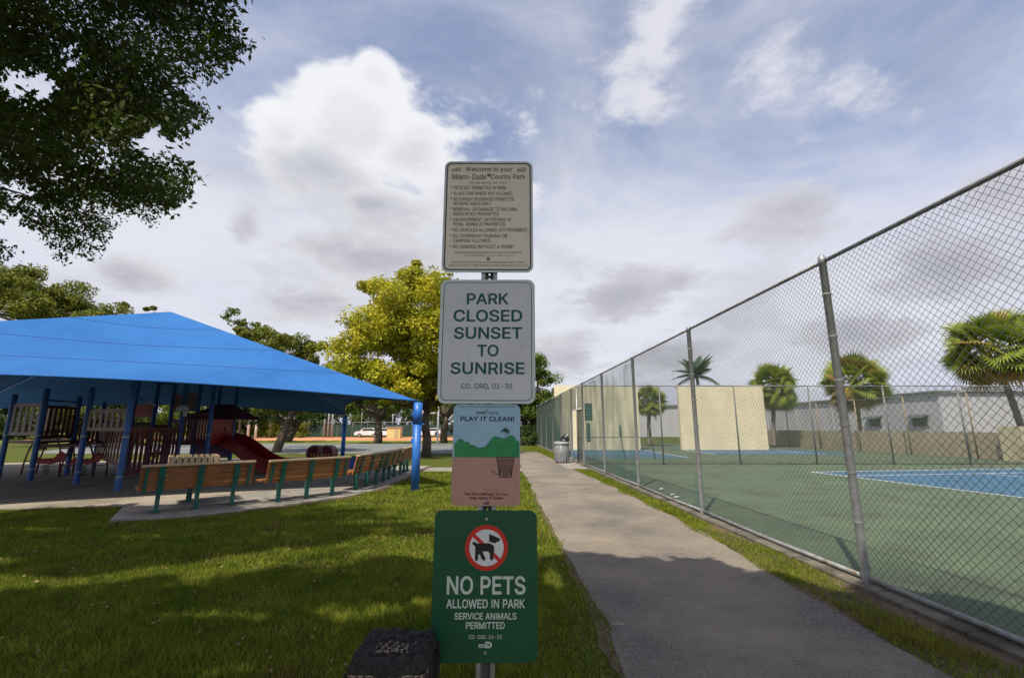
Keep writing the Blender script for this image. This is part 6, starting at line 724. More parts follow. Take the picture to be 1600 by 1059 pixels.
'i': (83, '65 -9 65 198 18 198 18 -9 50 214 57 217 63 221 68 227 71 234 72 242 71 249 68 256 63 262 57 267 50 270 42 270 34 270 27 267 21 262 16 256 13 249 12 242 13 234 16 227 21 221 27 217 34 214 42 213', '21,22,23 20,21,19 18,24,17 17,24,25 25,26,17 26,16,17 21,23,24 24,18,21 19,21,18 14,15,4 13,5,6 6,12,13 5,13,4 14,4,13 9,10,11 8,9,7 7,9,6 12,6,9 9,11,12 2,3,0 0,1,2 4,15,27 26,27,15 16,26,15'),
'k': (190, '92 91 96 91 190 194 139 198 57 114 46 114 50 58 65 -9 65 263 18 263 18 -9 197 -5 96 127 63 94 143 -9 65 70 65 123 111 108 65 96 65 90 75 78', '9,10,5 7,6,10 5,10,6 6,13,5 13,4,5 1,12,0 14,11,1 17,2,12 2,3,12 12,3,16 5,4,8 9,5,8 6,7,15 4,13,16 13,6,15 18,16,13 16,18,12 8,4,16 1,11,17 12,1,17 15,20,19 0,12,18 13,15,19 18,13,19 0,18,19 20,0,19 1,0,20 14,1,20'),
'l': (95, '74 -10 78 -9 82 -9 86 -8 89 -8 100 -5 91 37 82 35 80 35 79 35 78 35 76 34 73 34 69 35 68 35 67 36 66 38 66 42 65 50 65 263 18 263 18 42 19 28 23 15 31 4 41 -4 54 -8 69 -10', '13,14,26 25,26,14 14,15,25 24,25,15 23,24,15 15,16,23 22,23,16 16,17,22 21,22,17 17,18,21 20,21,18 18,19,20 12,27,0 12,0,1 1,11,12 3,4,8 7,8,4 4,5,7 5,6,7 11,1,2 10,11,2 9,10,2 2,3,9 3,8,9 13,26,27 27,12,13'),
'n': (205, '66 123 68 131 71 137 74 143 79 148 84 151 91 154 97 155 105 156 115 155 124 152 130 146 135 139 138 130 140 117 140 -9 187 -9 187 120 186 137 183 151 178 164 171 175 162 185 152 192 140 197 127 200 114 201 98 199 84 195 71 188 60 177 50 164 38 135 65 135 64 198 18 198 18 -9 65 -9 65 113 64 182', '35,36,32 32,31,35 37,38,36 32,36,38 31,32,33 35,31,30 30,34,35 6,7,28 5,6,29 6,28,29 32,38,0 33,32,0 0,1,33 1,2,33 2,3,33 5,29,39 9,26,8 27,8,26 9,10,25 26,9,25 16,17,14 16,14,15 14,17,13 17,18,13 18,19,13 12,13,19 19,20,12 20,21,12 11,12,21 21,22,11 22,23,11 10,11,23 23,24,10 25,10,24 8,27,7 28,7,27 31,33,30 39,30,33 33,3,39 3,4,39 4,5,39 34,30,39'),
'o': (208, '122 -11 139 -7 154 1 167 11 178 24 187 39 194 56 198 74 199 94 198 114 194 132 187 149 178 164 167 177 154 187 139 195 122 199 104 201 86 199 69 195 54 187 41 177 29 164 20 149 14 132 10 114 9 94 10 74 14 56 20 39 29 24 41 11 54 1 69 -7 86 -11 104 -13 93 33 85 35 78 40 72 46 66 53 62 62 59 72 57 82 57 94 57 105 59 116 62 126 66 135 72 142 78 148 85 153 94 155 104 156 114 155 123 153 130 148 136 142 141 135 146 126 149 116 150 105 151 94 150 82 149 72 146 62 141 53 136 46 130 40 123 35 114 33 104 32', '27,28,42 42,43,27 26,27,43 43,44,26 44,45,26 25,26,45 45,46,25 24,25,46 52,17,18 35,36,34 34,36,33 36,37,33 51,52,19 52,18,19 33,37,32 37,38,32 31,32,38 38,39,31 30,31,39 39,40,30 29,30,40 40,41,29 28,29,41 42,28,41 24,46,47 23,24,47 47,48,23 22,23,48 48,49,22 21,22,49 49,50,21 20,21,50 50,51,20 51,19,20 70,0,1 69,70,1 54,55,15 16,54,15 6,7,64 63,64,7 7,8,63 62,63,8 61,62,8 8,9,61 60,61,9 9,10,60 69,1,2 68,69,2 2,3,68 67,68,3 3,4,67 66,67,4 4,5,66 65,66,5 5,6,65 6,64,65 60,10,59 10,11,59 58,59,11 11,12,58 57,58,12 12,13,57 56,57,13 13,14,56 55,56,14 15,55,14 0,70,35 70,71,35 36,35,71 17,52,53 53,54,17 54,16,17'),
'p': (212, '65 -80 65 21 54 21 55 20 58 15 63 10 68 4 75 -1 82 -6 92 -10 103 -12 115 -13 131 -11 147 -7 161 1 174 11 184 24 193 39 199 56 202 74 204 94 202 115 199 133 193 150 184 165 174 177 161 187 147 195 131 199 115 201 102 200 91 198 82 194 74 189 68 184 62 178 58 173 55 168 54 168 64 168 64 198 18 198 18 -80 101 33 93 35 86 39 80 45 75 52 70 61 67 71 65 82 65 95 65 107 67 118 70 128 75 137 80 144 86 149 93 153 101 156 110 156 120 155 128 153 135 149 141 143 146 136 150 128 153 118 155 107 156 95 155 83 153 71 150 61 146 53 141 45 135 40 128 35 120 33 110 32 65 7 64 181', '41,42,2 4,3,42 2,42,3 41,38,37 37,36,41 36,35,41 4,42,5 5,1,4 3,4,1 2,3,1 49,50,2 50,51,2 41,2,51 51,52,41 38,41,52 52,53,38 37,38,39 36,37,39 35,36,39 41,35,40 9,43,8 43,44,8 58,59,32 31,32,59 8,44,7 58,32,33 6,7,1 7,44,1 44,45,1 45,46,1 46,47,1 2,1,47 47,48,2 49,2,48 38,53,54 54,55,38 39,38,55 55,56,39 56,57,39 57,58,39 58,33,39 33,34,39 39,34,80 60,29,30 78,10,11 11,77,78 29,60,61 77,11,12 76,77,12 12,13,76 13,75,76 63,27,62 27,28,62 61,62,28 29,61,28 17,18,72 71,72,18 18,19,71 70,71,19 19,20,70 69,70,20 68,69,20 20,21,68 67,68,21 21,22,67 66,67,22 22,23,66 75,13,14 14,15,75 74,75,15 15,16,74 73,74,16 16,17,73 17,72,73 66,23,65 23,24,65 64,65,24 24,25,64 63,64,25 25,26,63 27,63,26 43,9,10 10,78,43 60,30,59 31,59,30 42,0,5 0,79,5 1,5,79 6,1,79 35,39,80 40,35,80'),
'r': (130, '65 -9 65 118 66 126 68 132 70 137 74 142 78 146 84 150 90 152 96 154 104 154 107 154 111 154 114 154 117 153 119 153 130 151 130 200 115 201 112 201 109 201 106 201 94 200 82 196 72 191 62 183 55 174 52 169 64 169 64 198 18 198 18 -9 64 185', '27,26,30 26,27,28 28,25,26 30,26,25 25,29,30 31,0,1 30,31,1 27,30,1 1,2,27 2,3,27 3,4,27 4,5,27 28,27,5 5,6,28 28,24,32 21,10,11 11,20,21 22,9,10 10,21,22 13,18,12 19,12,18 16,17,15 14,15,17 18,13,14 14,17,18 12,19,11 20,11,19 28,6,7 7,8,28 24,28,8 23,24,8 8,9,23 9,22,23 25,28,32 29,25,32'),
's': (182, '106 -12 120 -9 133 -5 145 2 155 9 163 19 169 29 173 41 174 53 173 68 168 81 159 92 148 101 134 108 117 113 88 120 79 122 72 125 68 128 65 131 63 134 63 138 64 143 66 147 70 151 77 155 84 157 94 158 103 157 110 155 116 151 120 147 124 141 129 129 173 139 167 157 162 166 156 175 149 183 140 189 130 194 119 198 107 200 94 201 80 200 66 197 54 193 43 187 34 180 26 171 20 160 16 149 15 137 16 122 22 109 30 98 41 89 56 82 72 77 104 69 112 67 117 64 121 62 124 59 125 55 125 52 125 47 122 43 117 38 110 34 102 32 91 31 81 32 73 34 67 37 62 42 58 47 52 63 7 54 13 34 18 23 24 13 33 5 42 -1 53 -6 65 -10 77 -12 91 -13', '82,75,81 75,76,81 80,81,76 79,80,76 76,77,79 78,79,77 87,71,86 71,72,86 16,58,15 86,72,85 72,73,85 25,26,45 26,44,45 85,73,84 73,74,84 83,84,74 82,83,74 75,82,74 58,16,57 16,17,57 56,57,17 17,18,56 55,56,18 18,19,55 54,55,19 19,20,54 53,54,20 52,53,20 20,21,52 51,52,21 21,22,51 50,51,22 49,50,22 22,23,49 48,49,23 47,48,23 23,24,47 46,47,24 24,25,46 25,45,46 27,28,42 43,27,42 70,0,1 69,70,1 59,60,14 28,29,41 42,28,41 7,8,65 64,65,8 8,9,64 9,10,64 34,35,33 69,1,2 68,69,2 2,3,68 67,68,3 3,4,67 4,5,67 66,67,5 5,6,66 6,7,66 7,65,66 64,10,63 10,11,63 62,63,11 11,12,62 61,62,12 12,13,61 60,61,13 14,60,13 33,35,32 35,36,32 31,32,36 36,37,31 37,38,31 30,31,38 38,39,30 29,30,39 39,40,29 41,29,40 71,87,0 0,70,71 15,58,59 59,14,15 44,26,27 27,43,44'),
't': (114, '-5 198 -5 155 110 155 110 198 24 46 26 30 31 16 40 4 52 -4 67 -9 84 -11 88 -10 93 -10 97 -10 101 -9 105 -8 117 -5 107 37 97 35 94 34 92 34 89 34 87 33 85 33 80 34 76 35 74 36 73 39 72 43 71 49 71 244 24 244 71 155 71 198 24 198 24 155', '24,25,9 9,25,8 25,26,8 7,8,26 6,7,26 26,27,6 5,6,27 27,28,5 4,5,28 28,29,4 23,10,11 11,22,23 22,11,12 12,21,22 18,15,16 16,17,18 21,12,13 20,21,13 19,20,13 13,14,19 14,15,19 15,18,19 24,9,10 10,23,24 2,3,33 0,1,34 32,2,33 33,30,34 30,31,34 32,33,35 33,34,35 1,35,34 29,32,35 4,29,35'),
'u': (205, '106 -10 120 -6 133 1 145 12 154 26 166 54 141 54 141 -9 187 -9 187 198 140 198 140 77 139 67 137 59 134 52 130 47 126 42 120 38 114 36 108 34 100 34 90 35 81 38 75 43 70 51 67 60 65 72 65 198 18 198 18 69 19 53 22 39 27 25 34 14 43 5 53 -2 65 -7 78 -10 91 -11 141 8', '21,38,20 38,21,37 22,37,21 37,22,36 35,36,22 22,23,35 34,35,23 33,34,23 23,24,33 32,33,24 31,32,24 24,25,31 30,31,25 29,30,25 25,26,29 28,29,26 26,27,28 19,0,1 1,18,19 18,1,2 17,18,2 5,8,9 4,3,8 8,5,4 8,3,7 4,5,6 12,6,5 11,12,5 5,9,11 10,11,9 17,2,39 14,15,6 13,14,6 6,12,13 20,38,0 0,19,20 3,4,6 39,3,6 6,15,39 15,16,39 16,17,39 7,3,39'),
},
}
for w_k, hw_ in (('r', 18), ('b', 24)): GLYPH[w_k]['I'] = (100, '%d -2 %d -2 %d 257 %d 257' % (50-hw_, 50+hw_, 50+hw_, 50-hw_), '0,1,2 0,2,3')      # plain upright bar
GL = {}
for w_k, dct in GLYPH.items():
    for ch, (adv, vs_, fs_) in dct.items():
        q = list(map(int, vs_.split())); GL[w_k, ch] = (adv, [(q[i], q[i+1]) for i in range(0, len(q), 2)], [tuple(map(int, f_.split(','))) for f_ in fs_.split()])
def text(parent, s, x0, x1, z0, z1, y, m, bold=0., org=(0, 0, 0), spacing=0):
    wk = 'b' if bold > .01 and all(('b', ch) in GL for ch in s if ch != ' ') else 'r'; pen = 0; V = []; Fc = []
    for ch in s:
        if ch == ' ': pen += 105; continue
        adv, vs_, fs_ = GL[wk, ch]; o = len(V)
        V += [(a+pen, c) for a, c in vs_]; Fc += [tuple(i+o for i in f_) for f_ in fs_]; pen += adv+spacing
    a0 = min(v[0] for v in V); a1 = max(v[0] for v in V); c0_ = min(v[1] for v in V); c1_ = max(v[1] for v in V)
    P_ = [(x0+(a-a0)/(a1-a0)*(x1-x0)-org[0], y-org[1], z0+(c-c0_)/(c1_-c0_)*(z1-z0)-org[2]) for a, c in V]
    b = MB(); b.add(P_, Fc); return b.build('lettering', m, parent)
def bolt(b, x, z, y, r=.0065): b.lathe([(0, 0), (r*.8, 0.0), (r, .003), (r, .006)][::1], (x, y-.006, z), 10, Matrix.Rotation(-PI/2, 3, 'X'))
# post (U-channel) with punched holes
sg = thing('sign_post', 'galvanised steel channel post carrying the four park signs', 'post', (-.113, YS+.012, 0))
b = MB()
top = 1.6+1.30
for sx_ in (-1, 1):
    b.box((sx_*.032, .001, top/2-.1), (.016, .0035, top+.2)); b.slab([(sx_*.024, 0, -.2), (sx_*.017, .022, -.2), (sx_*.0145, .022, -.2), (sx_*.0215, 0, -.2)], (0, 0, top+.2))
b.build('flange', M_galv, sg)
b = MB(); z = -.1
while z < top-.03:
    b.box((-.0103, .0235, z+.0125), (.012, .003, .025)); b.box((.0103, .0235, z+.0125), (.012, .003, .025)); b.box((0, .0235, z+.020), (.0084, .003, .0158)); z += .0255
b.build('web', mat('web_steel_darkened', (.05, .05, .055), (.09, .09, .095), 20, .5, .3), sg)  # darker than the flanges: shade inside the channel put into the web colour
SIGN = []
def sign(label, px, top, bot, halfw, rad):
    xc, z1 = W(px, top); _, z0 = W(px, bot); o = thing('sign', label, 'sign', (xc, YS, (z0+z1)/2)); return o, xc, z0, z1
HW = .2286
def build_plate(o, xc, z0, z1, hw, rad, m):
    b = MB(); plate(b, [(x, z) for x, z in rrect(-hw, (z0-z1)/2, hw, (z1-z0)/2, rad)], 0, .003); return b.build('plate', m, o)
def addtxt(o, sc, ox, oy, lst, m, y=-.0022, bold=0.):
    org = o.location
    for (s, a, c, d, e) in lst:
        xa, za = W(ox+a/sc, oy+e/sc); xb, _ = W(ox+c/sc, oy+e/sc); _, zb = W(ox+a/sc, oy+d/sc)
        text(o, s, xa, xb, za, zb, YS+y, m, bold, org)
# --- sign 1
o1, xc, z0, z1 = sign('beige rules sign listing park rules, topmost on the post', 763.6, 252.5, 425.5, HW, .03)
hh = (z1-z0)/2
build_plate(o1, xc, z0, z1, HW, .035, S_alu)
i1, i2 = rrect(-HW+.011, -hh+.011, HW-.011, hh-.011, .026), rrect(-HW+.017, -hh+.017, HW-.017, hh-.017, .021)
b = MB(); loop_band(b, i1, i2, -.0012); b.build('border', S_brn, o1)
b = MB(); flat(b, i2, -.0012); b.build('face', S_beige, o1)
addtxt(o1, 5.294, 680, 240, [('Welcome to your', 252, 637, 113, 160), ('Miami-Dade', 140, 420, 172, 218), ('County Park', 460, 745, 173, 222)], S_ink, bold=.0)
addtxt(o1, 5.294, 680, 240, [('PETS NOT PERMITTED IN PARK', 155, 585, 270, 300), ('GLASS CONTAINERS NOT ALLOWED', 153, 637, 318, 346),
    ('ALCOHOLIC BEVERAGES PERMITTED', 152, 652, 363, 393), ('IN PICNIC AREAS ONLY', 155, 460, 402, 430), ('REMOVAL OR DAMAGE TO NATURAL', 150, 685, 448, 477),
    ('RESOURCES PROHIBITED', 150, 527, 487, 515), ('ABANDONMENT OR FEEDING OF', 150, 632, 533, 561), ('FERAL ANIMALS PROHIBITED', 150, 580, 570, 600),
    ('NO VEHICLES ALLOWED OFF PAVEMENT', 148, 762, 618, 648), ('NO OVERNIGHT PARKING OR', 148, 597, 668, 697), ('CAMPING ALLOWED', 148, 457, 707, 736),
    ('NO VENDING WITHOUT A PERMIT', 148, 655, 756, 786)], S_ink, bold=.008)
addtxt(o1, 5.294, 680, 240, [('MAY WE REMIND YOU THAT:', 280, 592, 236, 252), ('RULES & REGULATIONS ENFORCED IN ACCORDANCE TO CHAPTER 26', 165, 715, 812, 828), ('COUNTY ORDINANCE 26-33, 1996, PENALTIES N.V.C.', 235, 655, 838, 853),
    ('SPECIAL EXTENSIONS AND PROVISIONS ARE PROVIDED IN PARKS SUBJECT TO RULES', 135, 745, 893, 907), ('UNDER THE USE OF OR BY PERMIT PURSUANT TO MIAMI-DADE COUNTY ORD. 26-1 ETC.', 110, 770, 918, 933)], mat('sign_ink_small', (.13, .11, .10)), bold=.0)
b = MB(); bf = MB()
def disc(b, x, z, r, y, n=14, rz=None): flat(b, [(x+r*math.cos(2*PI*k/n), z+(rz or r)*math.sin(2*PI*k/n)) for k in range(n)], y)
L1c = o1.location
for zy, zx in ((277, 136), (325, 135), (372, 134), (456, 134), (542, 133), (628, 131), (678, 128), (768, 126)):
    x, z = W(680+zx/5.294, 240+zy/5.294); disc(b, x-L1c.x, z-L1c.z, .0034, -.0022)
b.build('bullet', S_ink, o1)
b = MB(); x, z = W(680+440/5.294, 240+872/5.294)
n = 16
def annulus(b, x, z, r0, r1, y, n=32, k0=0, k1=None):
    A = [(x+r1*math.cos(2*PI*k/n), z+r1*math.sin(2*PI*k/n)) for k in range(n)]; B = [(x+r0*math.cos(2*PI*k/n), z+r0*math.sin(2*PI*k/n)) for k in range(n)]
    loop_band(b, A, B, y)
annulus(b, x-L1c.x, z-L1c.z, .0045, .0085, -.0022); disc(b, x-L1c.x, z-L1c.z, .0022, -.0022)
x, z = W(680+443/5.294, 240+181/5.294); annulus(b, x-L1c.x, z-L1c.z, .0045, .0085, -.0022, 20); disc(b, x-L1c.x+.001, z-L1c.z, .003, -.0022)
b.build('emblem', S_ink, o1)
def logo(b, o, ox, oy, sc, x0, x1, y0, y1, y=-.0022):       # half-round D with speed lines, the county mark
    xa, za = W(ox+x0/sc, oy+y1/sc); xb, zb = W(ox+x1/sc, oy+y0/sc); xa -= o.location.x; xb -= o.location.x; za -= o.location.z; zb -= o.location.z
    w, h = xb-xa, zb-za; xm = xa+w*.5; r = h*.5
    outer = [(xm, zb)]+[(xb-h*.5+h*.5*math.cos(R(90-k*18)), (za+zb)/2+h*.5*math.sin(R(90-k*18))) for k in range(11)]+[(xm, za)]
    inner = [(xm, zb-h*.28)]+[(xb-h*.5+h*.22*math.cos(R(90-k*18)), (za+zb)/2+h*.22*math.sin(R(90-k*18))) for k in range(11)]+[(xm, za+h*.28)]
    n = len(outer); b.add([(p[0], y, p[1]) for p in outer]+[(p[0], y, p[1]) for p in inner], [(i, i+1, n+i+1, n+i) for i in range(n-1)])
    for k in range(4):
        zz = za+h*(.06+.16*k); flat(b, [(xa, zz), (xb-h*.55, zz), (xb-h*.55, zz+h*.10), (xa, zz+h*.10)], y-.0003)
b = MB(); logo(b, o1, 680, 240, 5.294, 135, 215, 118, 150); logo(b, o1, 680, 240, 5.294, 675, 752, 116, 154); b.build('logo', mat('sign_logo_faded', (.42, .38, .33)), o1)
# --- sign 2
o2, xc, z0, z1 = sign('white sign with green letters saying PARK CLOSED SUNSET TO SUNRISE', 762, 437, 630.5, HW, .03)
hh = (z1-z0)/2
build_plate(o2, xc, z0, z1, HW+.003, .036, S_edge)
i0 = rrect(-HW+.012, -hh+.013, HW-.012, hh-.013, .028); i1 = rrect(-HW+.0155, -hh+.0165, HW-.0155, hh-.0165, .025)
b = MB(); loop_band(b, i0, i1, -.0012); b.build('border', S_grn, o2)
b = MB(); flat(b, i1, -.0012); b.build('face', S_white, o2)
addtxt(o2, 5.043, 680, 430, [('PARK', 248, 578, 143, 230), ('CLOSED', 143, 685, 272, 367), ('SUNSET', 147, 685, 408, 502), ('TO', 330, 500, 546, 640), ('SUNRISE', 120, 705, 685, 780)], S_grn, bold=.018)
addtxt(o2, 5.043, 680, 430, [('CO. ORD. 01-35', 205, 610, 853, 893)], S_grn, bold=.006)
b = MB()
for (zx, zy) in ((422, 150), (412, 888)):
    x, z = W(680+zx/5.043, 430+zy/5.043); b = MB(); bolt(b, x-o2.location.x, z-o2.location.z, -.003); b.build('bolt', M_galv, o2)
# --- sign 3
o3, xc, z0, z1 = sign('small illustrated sign with blue sky and green hills saying PLAY IT CLEAN', 760.6, 632, 790, .155, .03)
hh = (z1-z0)/2; hw3 = .1555
build_plate(o3, xc, z0, z1, hw3, .024, S_alu)
def W3(zx, zy): x, z = W(690+zx/5.886, 620+zy/5.886); return (x-o3.location.x, z-o3.location.z)
zs = W3(0, 555)[1]
full = rrect(-hw3+.001, -hh+.001, hw3-.001, hh-.001, .0235)
b = MB(); flat(b, full, -.0010); b.build('sky_print', S_sky, o3)
low = [p for p in full if p[1] < zs]; low = sorted([p for p in low], key=lambda p: 0)
lp = [(-hw3+.001, zs)]+[p for p in full[16:]]+[(hw3-.001, zs)]
b = MB(); flat(b, lp, -.0016); b.build('ground_print', S_clay, o3)
hl = [(118, 555), (118, 430), (140, 420), (150, 398), (175, 388), (200, 398), (215, 420), (245, 412), (262, 440), (300, 445), (330, 470), (400, 460), (450, 400), (470, 372), (500, 362), (535, 372), (560, 378), (590, 385), (615, 360), (640, 350), (668, 366), (682, 395), (702, 408), (716, 430), (716, 555)]
hp = [W3(*p) for p in hl]; hp = [(max(-hw3+.001, min(hw3-.001, x)), z) for x, z in hp]
b = MB(); flat(b, hp[::-1], -.0019); b.build('hill_print', S_hill, o3)
b = MB()
for k in range(1, len(hp)-2):
    p, q = Vector((hp[k][0], 0, hp[k][1])), Vector((hp[k+1][0], 0, hp[k+1][1])); t = (q-p).normalized(); nn = Vector((-t.z, 0, t.x))*.0009
    b.add([(p-nn)+Vector((0, -.0022, 0)), (q-nn)+Vector((0, -.0022, 0)), (q+nn)+Vector((0, -.0022, 0)), (p+nn)+Vector((0, -.0022, 0))], [(0, 1, 2, 3)])
def strokes(b, pts, w, y):
    for k in range(len(pts)-1):
        p, q = Vector((pts[k][0], 0, pts[k][1])), Vector((pts[k+1][0], 0, pts[k+1][1])); t = (q-p).normalized(); nn = Vector((-t.z, 0, t.x))*w/2
        b.add([v+Vector((0, y, 0)) for v in (p-nn, q-nn, q+nn, p+nn)], [(0, 1, 2, 3)])
strokes(b, [W3(*p) for p in ((588, 378), (590, 345), (586, 320))], .003, -.0024)
for a in ((545, 330), (548, 310), (565, 296), (585, 288), (610, 296), (625, 312), (628, 330), (612, 345)):
    m_ = ((586+a[0])/2, min(318, a[1])-8); strokes(b, [W3(586, 318), W3(*m_), W3(*a)], .004, -.0026)
b.build('palm_print', mat('sign_dark_green', (.01, .09, .05)), o3)
b = MB()
bk0, bk1, by0, by1 = (505, 670), (535, 640), 550, 738
strokes(b, [W3(505, 552), W3(535, 736), W3(640, 736), W3(670, 552), W3(505, 552)], .0028, -.0024)
strokes(b, [W3(510, 585), W3(664, 585)], .002, -.0024)
for k in range(12):
    u = k/11
    tp = 505+165*u; 
    for dv in (-60, 60):
        bt = 535+105*min(1, max(0, u+dv/165)); strokes(b, [W3(tp, 556), W3(bt, 734)], .0014, -.0025+.0001*(dv > 0))
for k in range(1, 8):
    v = k/8; strokes(b, [W3(505+30*v, 552+184*v), W3(670-30*v, 552+184*v)], .0011, -.0027)
strokes(b, [W3(450, 676), W3(528, 712)], .003, -.0024)
b.build('basket_print', S_blk, o3)
addtxt(o3, 5.886, 690, 620, [('PERRY SAYS,', 315, 525, 133, 166)], S_navy, bold=.006, y=-.003)
addtxt(o3, 5.886, 690, 620, [('PLAY IT CLEAN!', 172, 665, 178, 223)], S_navy, bold=.035, y=-.003)
addtxt(o3, 5.886, 690, 620, [('MIAMI-DADE COUNTY PARK AND RECREATION DEPARTMENT', 160, 680, 84, 96)], S_navy, y=-.003)
addtxt(o3, 5.886, 690, 620, [('This Park Belongs To You.', 205, 615, 878, 907), ('Help Keep It Clean.', 255, 575, 912, 945)], S_dkb, bold=.03, y=-.003)
b = MB(); logo(b, o3, 690, 620, 5.886, 388, 442, 958, 986, -.003); b.build('logo', S_navy, o3)
b = MB()
for p in ((418, 118), (412, 845)): b = MB(); x, z = W3(*p); bolt(b, x, z, -.003, .0055); b.build('bolt', M_galv, o3)
# --- sign 4
o4, xc, z0, z1 = sign('dark green NO PETS sign with a crossed-out dog, lowest on the post', 759, 797, 1035, HW, .03)
hh = (z1-z0)/2
build_plate(o4, xc, z0, z1, HW, .034, S_board)
def W4(zx, zy): x, z = W(670+zx/3.94, 790+zy/3.94); return (x-o4.location.x, z-o4.location.z)
cx4, cz4 = W4(355, 256); ro = W4(487, 256)[0]-cx4; ri = ro*.80
b = MB(); disc(b, cx4, cz4, ro*.9, -.0012, 48); b.build('disc', S_wht, o4)
b = MB(); annulus(b, cx4, cz4, ri, ro, -.0018, 56)
a45 = R(42); u = Vector((math.cos(a45), -math.sin(a45))); v = Vector((math.sin(a45), math.cos(a45)))
w_ = ro*.085; q = [Vector((cx4, cz4))+u*s1*ri*1.02+v*s2*w_ for s1, s2 in ((-1, -1), (1, -1), (1, 1), (-1, 1))]
flat(b, [(p.x, p.y) for p in q], -.0021); b.build('prohibition_ring', S_red, o4)
b = MB()
dog = [(268, 228), (272, 220), (282, 220), (296, 230), (370, 228), (390, 236), (402, 248), (402, 280), (398, 290), (398, 322), (392, 333), (382, 333), (376, 322), (376, 290), (368, 278), (330, 280), (338, 300), (350, 322), (346, 334), (334, 334), (326, 326), (312, 295), (304, 300), (304, 325), (298, 336), (288, 336), (284, 326), (286, 250), (272, 236)]
flat(b, [W4(*p) for p in dog][::-1], -.0026)
flat(b, [W4(*p) for p in ((371, 170), (439, 200), (434, 216), (420, 220), (408, 229), (371, 219))][::-1], -.0026)
b.build('dog_symbol', S_blk, o4)
addtxt(o4, 3.94, 670, 790, [('NO PETS', 110, 595, 430, 545)], S_lt, bold=.03)
addtxt(o4, 3.94, 670, 790, [('ALLOWED IN PARK', 107, 592, 572, 628), ('SERVICE ANIMALS', 158, 540, 655, 698), ('PERMITTED', 228, 468, 712, 755)], S_lt, bold=.018)
addtxt(o4, 3.94, 670, 790, [('CO. ORD. 01-35', 247, 450, 792, 817)], S_lt, bold=.006)
b = MB(); logo(b, o4, 670, 790, 3.94, 306, 390, 833, 873); b.build('logo', S_lt, o4)
b = MB()
for p in ((355, 78), (348, 898)): b = MB(); x, z = W4(*p); bolt(b, x, z, -.003, .0075); b.build('bolt', M_galv, o4)
# slight hand-mounted tilt of each plate
o1.rotation_euler = (0, R(.15), 0); o2.rotation_euler = (0, R(.2), R(-.6)); o3.rotation_euler = (0, R(.3), R(.8)); o4.rotation_euler = (0, R(.15), R(.4))

# ================================================================ shade canopy
FR = Vector((-2.54, 12.3, 2.3)); FL = Vector((-16.25, 5.3, 2.3)); BR = Vector((-9.5, 26.0, 2.3)); BL = Vector((-23.2, 19.0, 2.3)); AP = Vector((-12.4, 15.87, 5.72))
ca = thing('shade_canopy', 'huge blue fabric pyramid shade canopy on blue steel poles over the playground', 'canopy', (AP.x, AP.y, 0))
org = Vector((AP.x, AP.y, 0))
def csurf(A, B, u, v, bow):
    E_ = A.lerp(B, u); k = bow*4*u*(1-u); p = E_.lerp(AP, k+(1-k)*v); p = p.copy(); p.z -= .25*math.sin(PI*v)*(4*u*(1-u))**1.0
    return p
for A, B, bow in ((FL, FR, .105), (FR, BR, .10), (BR, BL, .105), (BL, FL, .10)):
    n, k = 40, 26; V = [csurf(A, B, i/n, j/k, bow)-org for i in range(n+1) for j in range(k+1)]
    Fc = [(i*(k+1)+j, (i+1)*(k+1)+j, (i+1)*(k+1)+j+1, i*(k+1)+j+1) for i in range(n) for j in range(k)]
    MB().add(V, Fc).build('canopy_panel', M_fabric, ca, True)
    b = MB(); b.tube([csurf(A, B, i/n, 0, bow)-org for i in range(n+1)], .022, 6); b.build('hem', M_fabric, ca, True)
    b = MB()
    for v in (.25, .5, .75):
        us = [i/n for i in range(n+1)]
        b.tube([csurf(A, B, u, v, bow)-org+Vector((0, 0, .004)) for u in us], .011, 4)
    b.build('seam', mat('seam_cloth', (.018, .10, .32)), ca)
for c_ in (FL, FR, BR, BL):
    b = MB(); b.tube([(c_-org).lerp(AP-org, .02)-Vector((0, 0, .06)), AP-org-Vector((0, 0, .06))], .045, 8); b.build('hip_beam', M_bpole, ca, True)
for c_ in (FL, FR, BR, BL):
    p = c_-org; q = p.copy()
    b = MB(); b.tube([(q.x, q.y, -.1), (q.x, q.y, 1.70)], .11, 20); b.tube([(q.x, q.y, 1.69), (q.x, q.y, 2.24)], .119, 20)
    b.lathe([(.119, 0), (.10, .02), (0, .025)], (q.x, q.y, 2.24), 20)
    pl_ = b.build('pole', M_bpole, ca, True)
    b = MB(); b.box((q.x, q.y-.0, 1.69), (.36, .05, .04)); b.box((q.x-.13, q.y, 1.95), (.05, .04, .1)); b.box((q.x-.13, q.y, 1.25), (.05, .04, .1)); b.build('bracket', M_bpole, pl_)

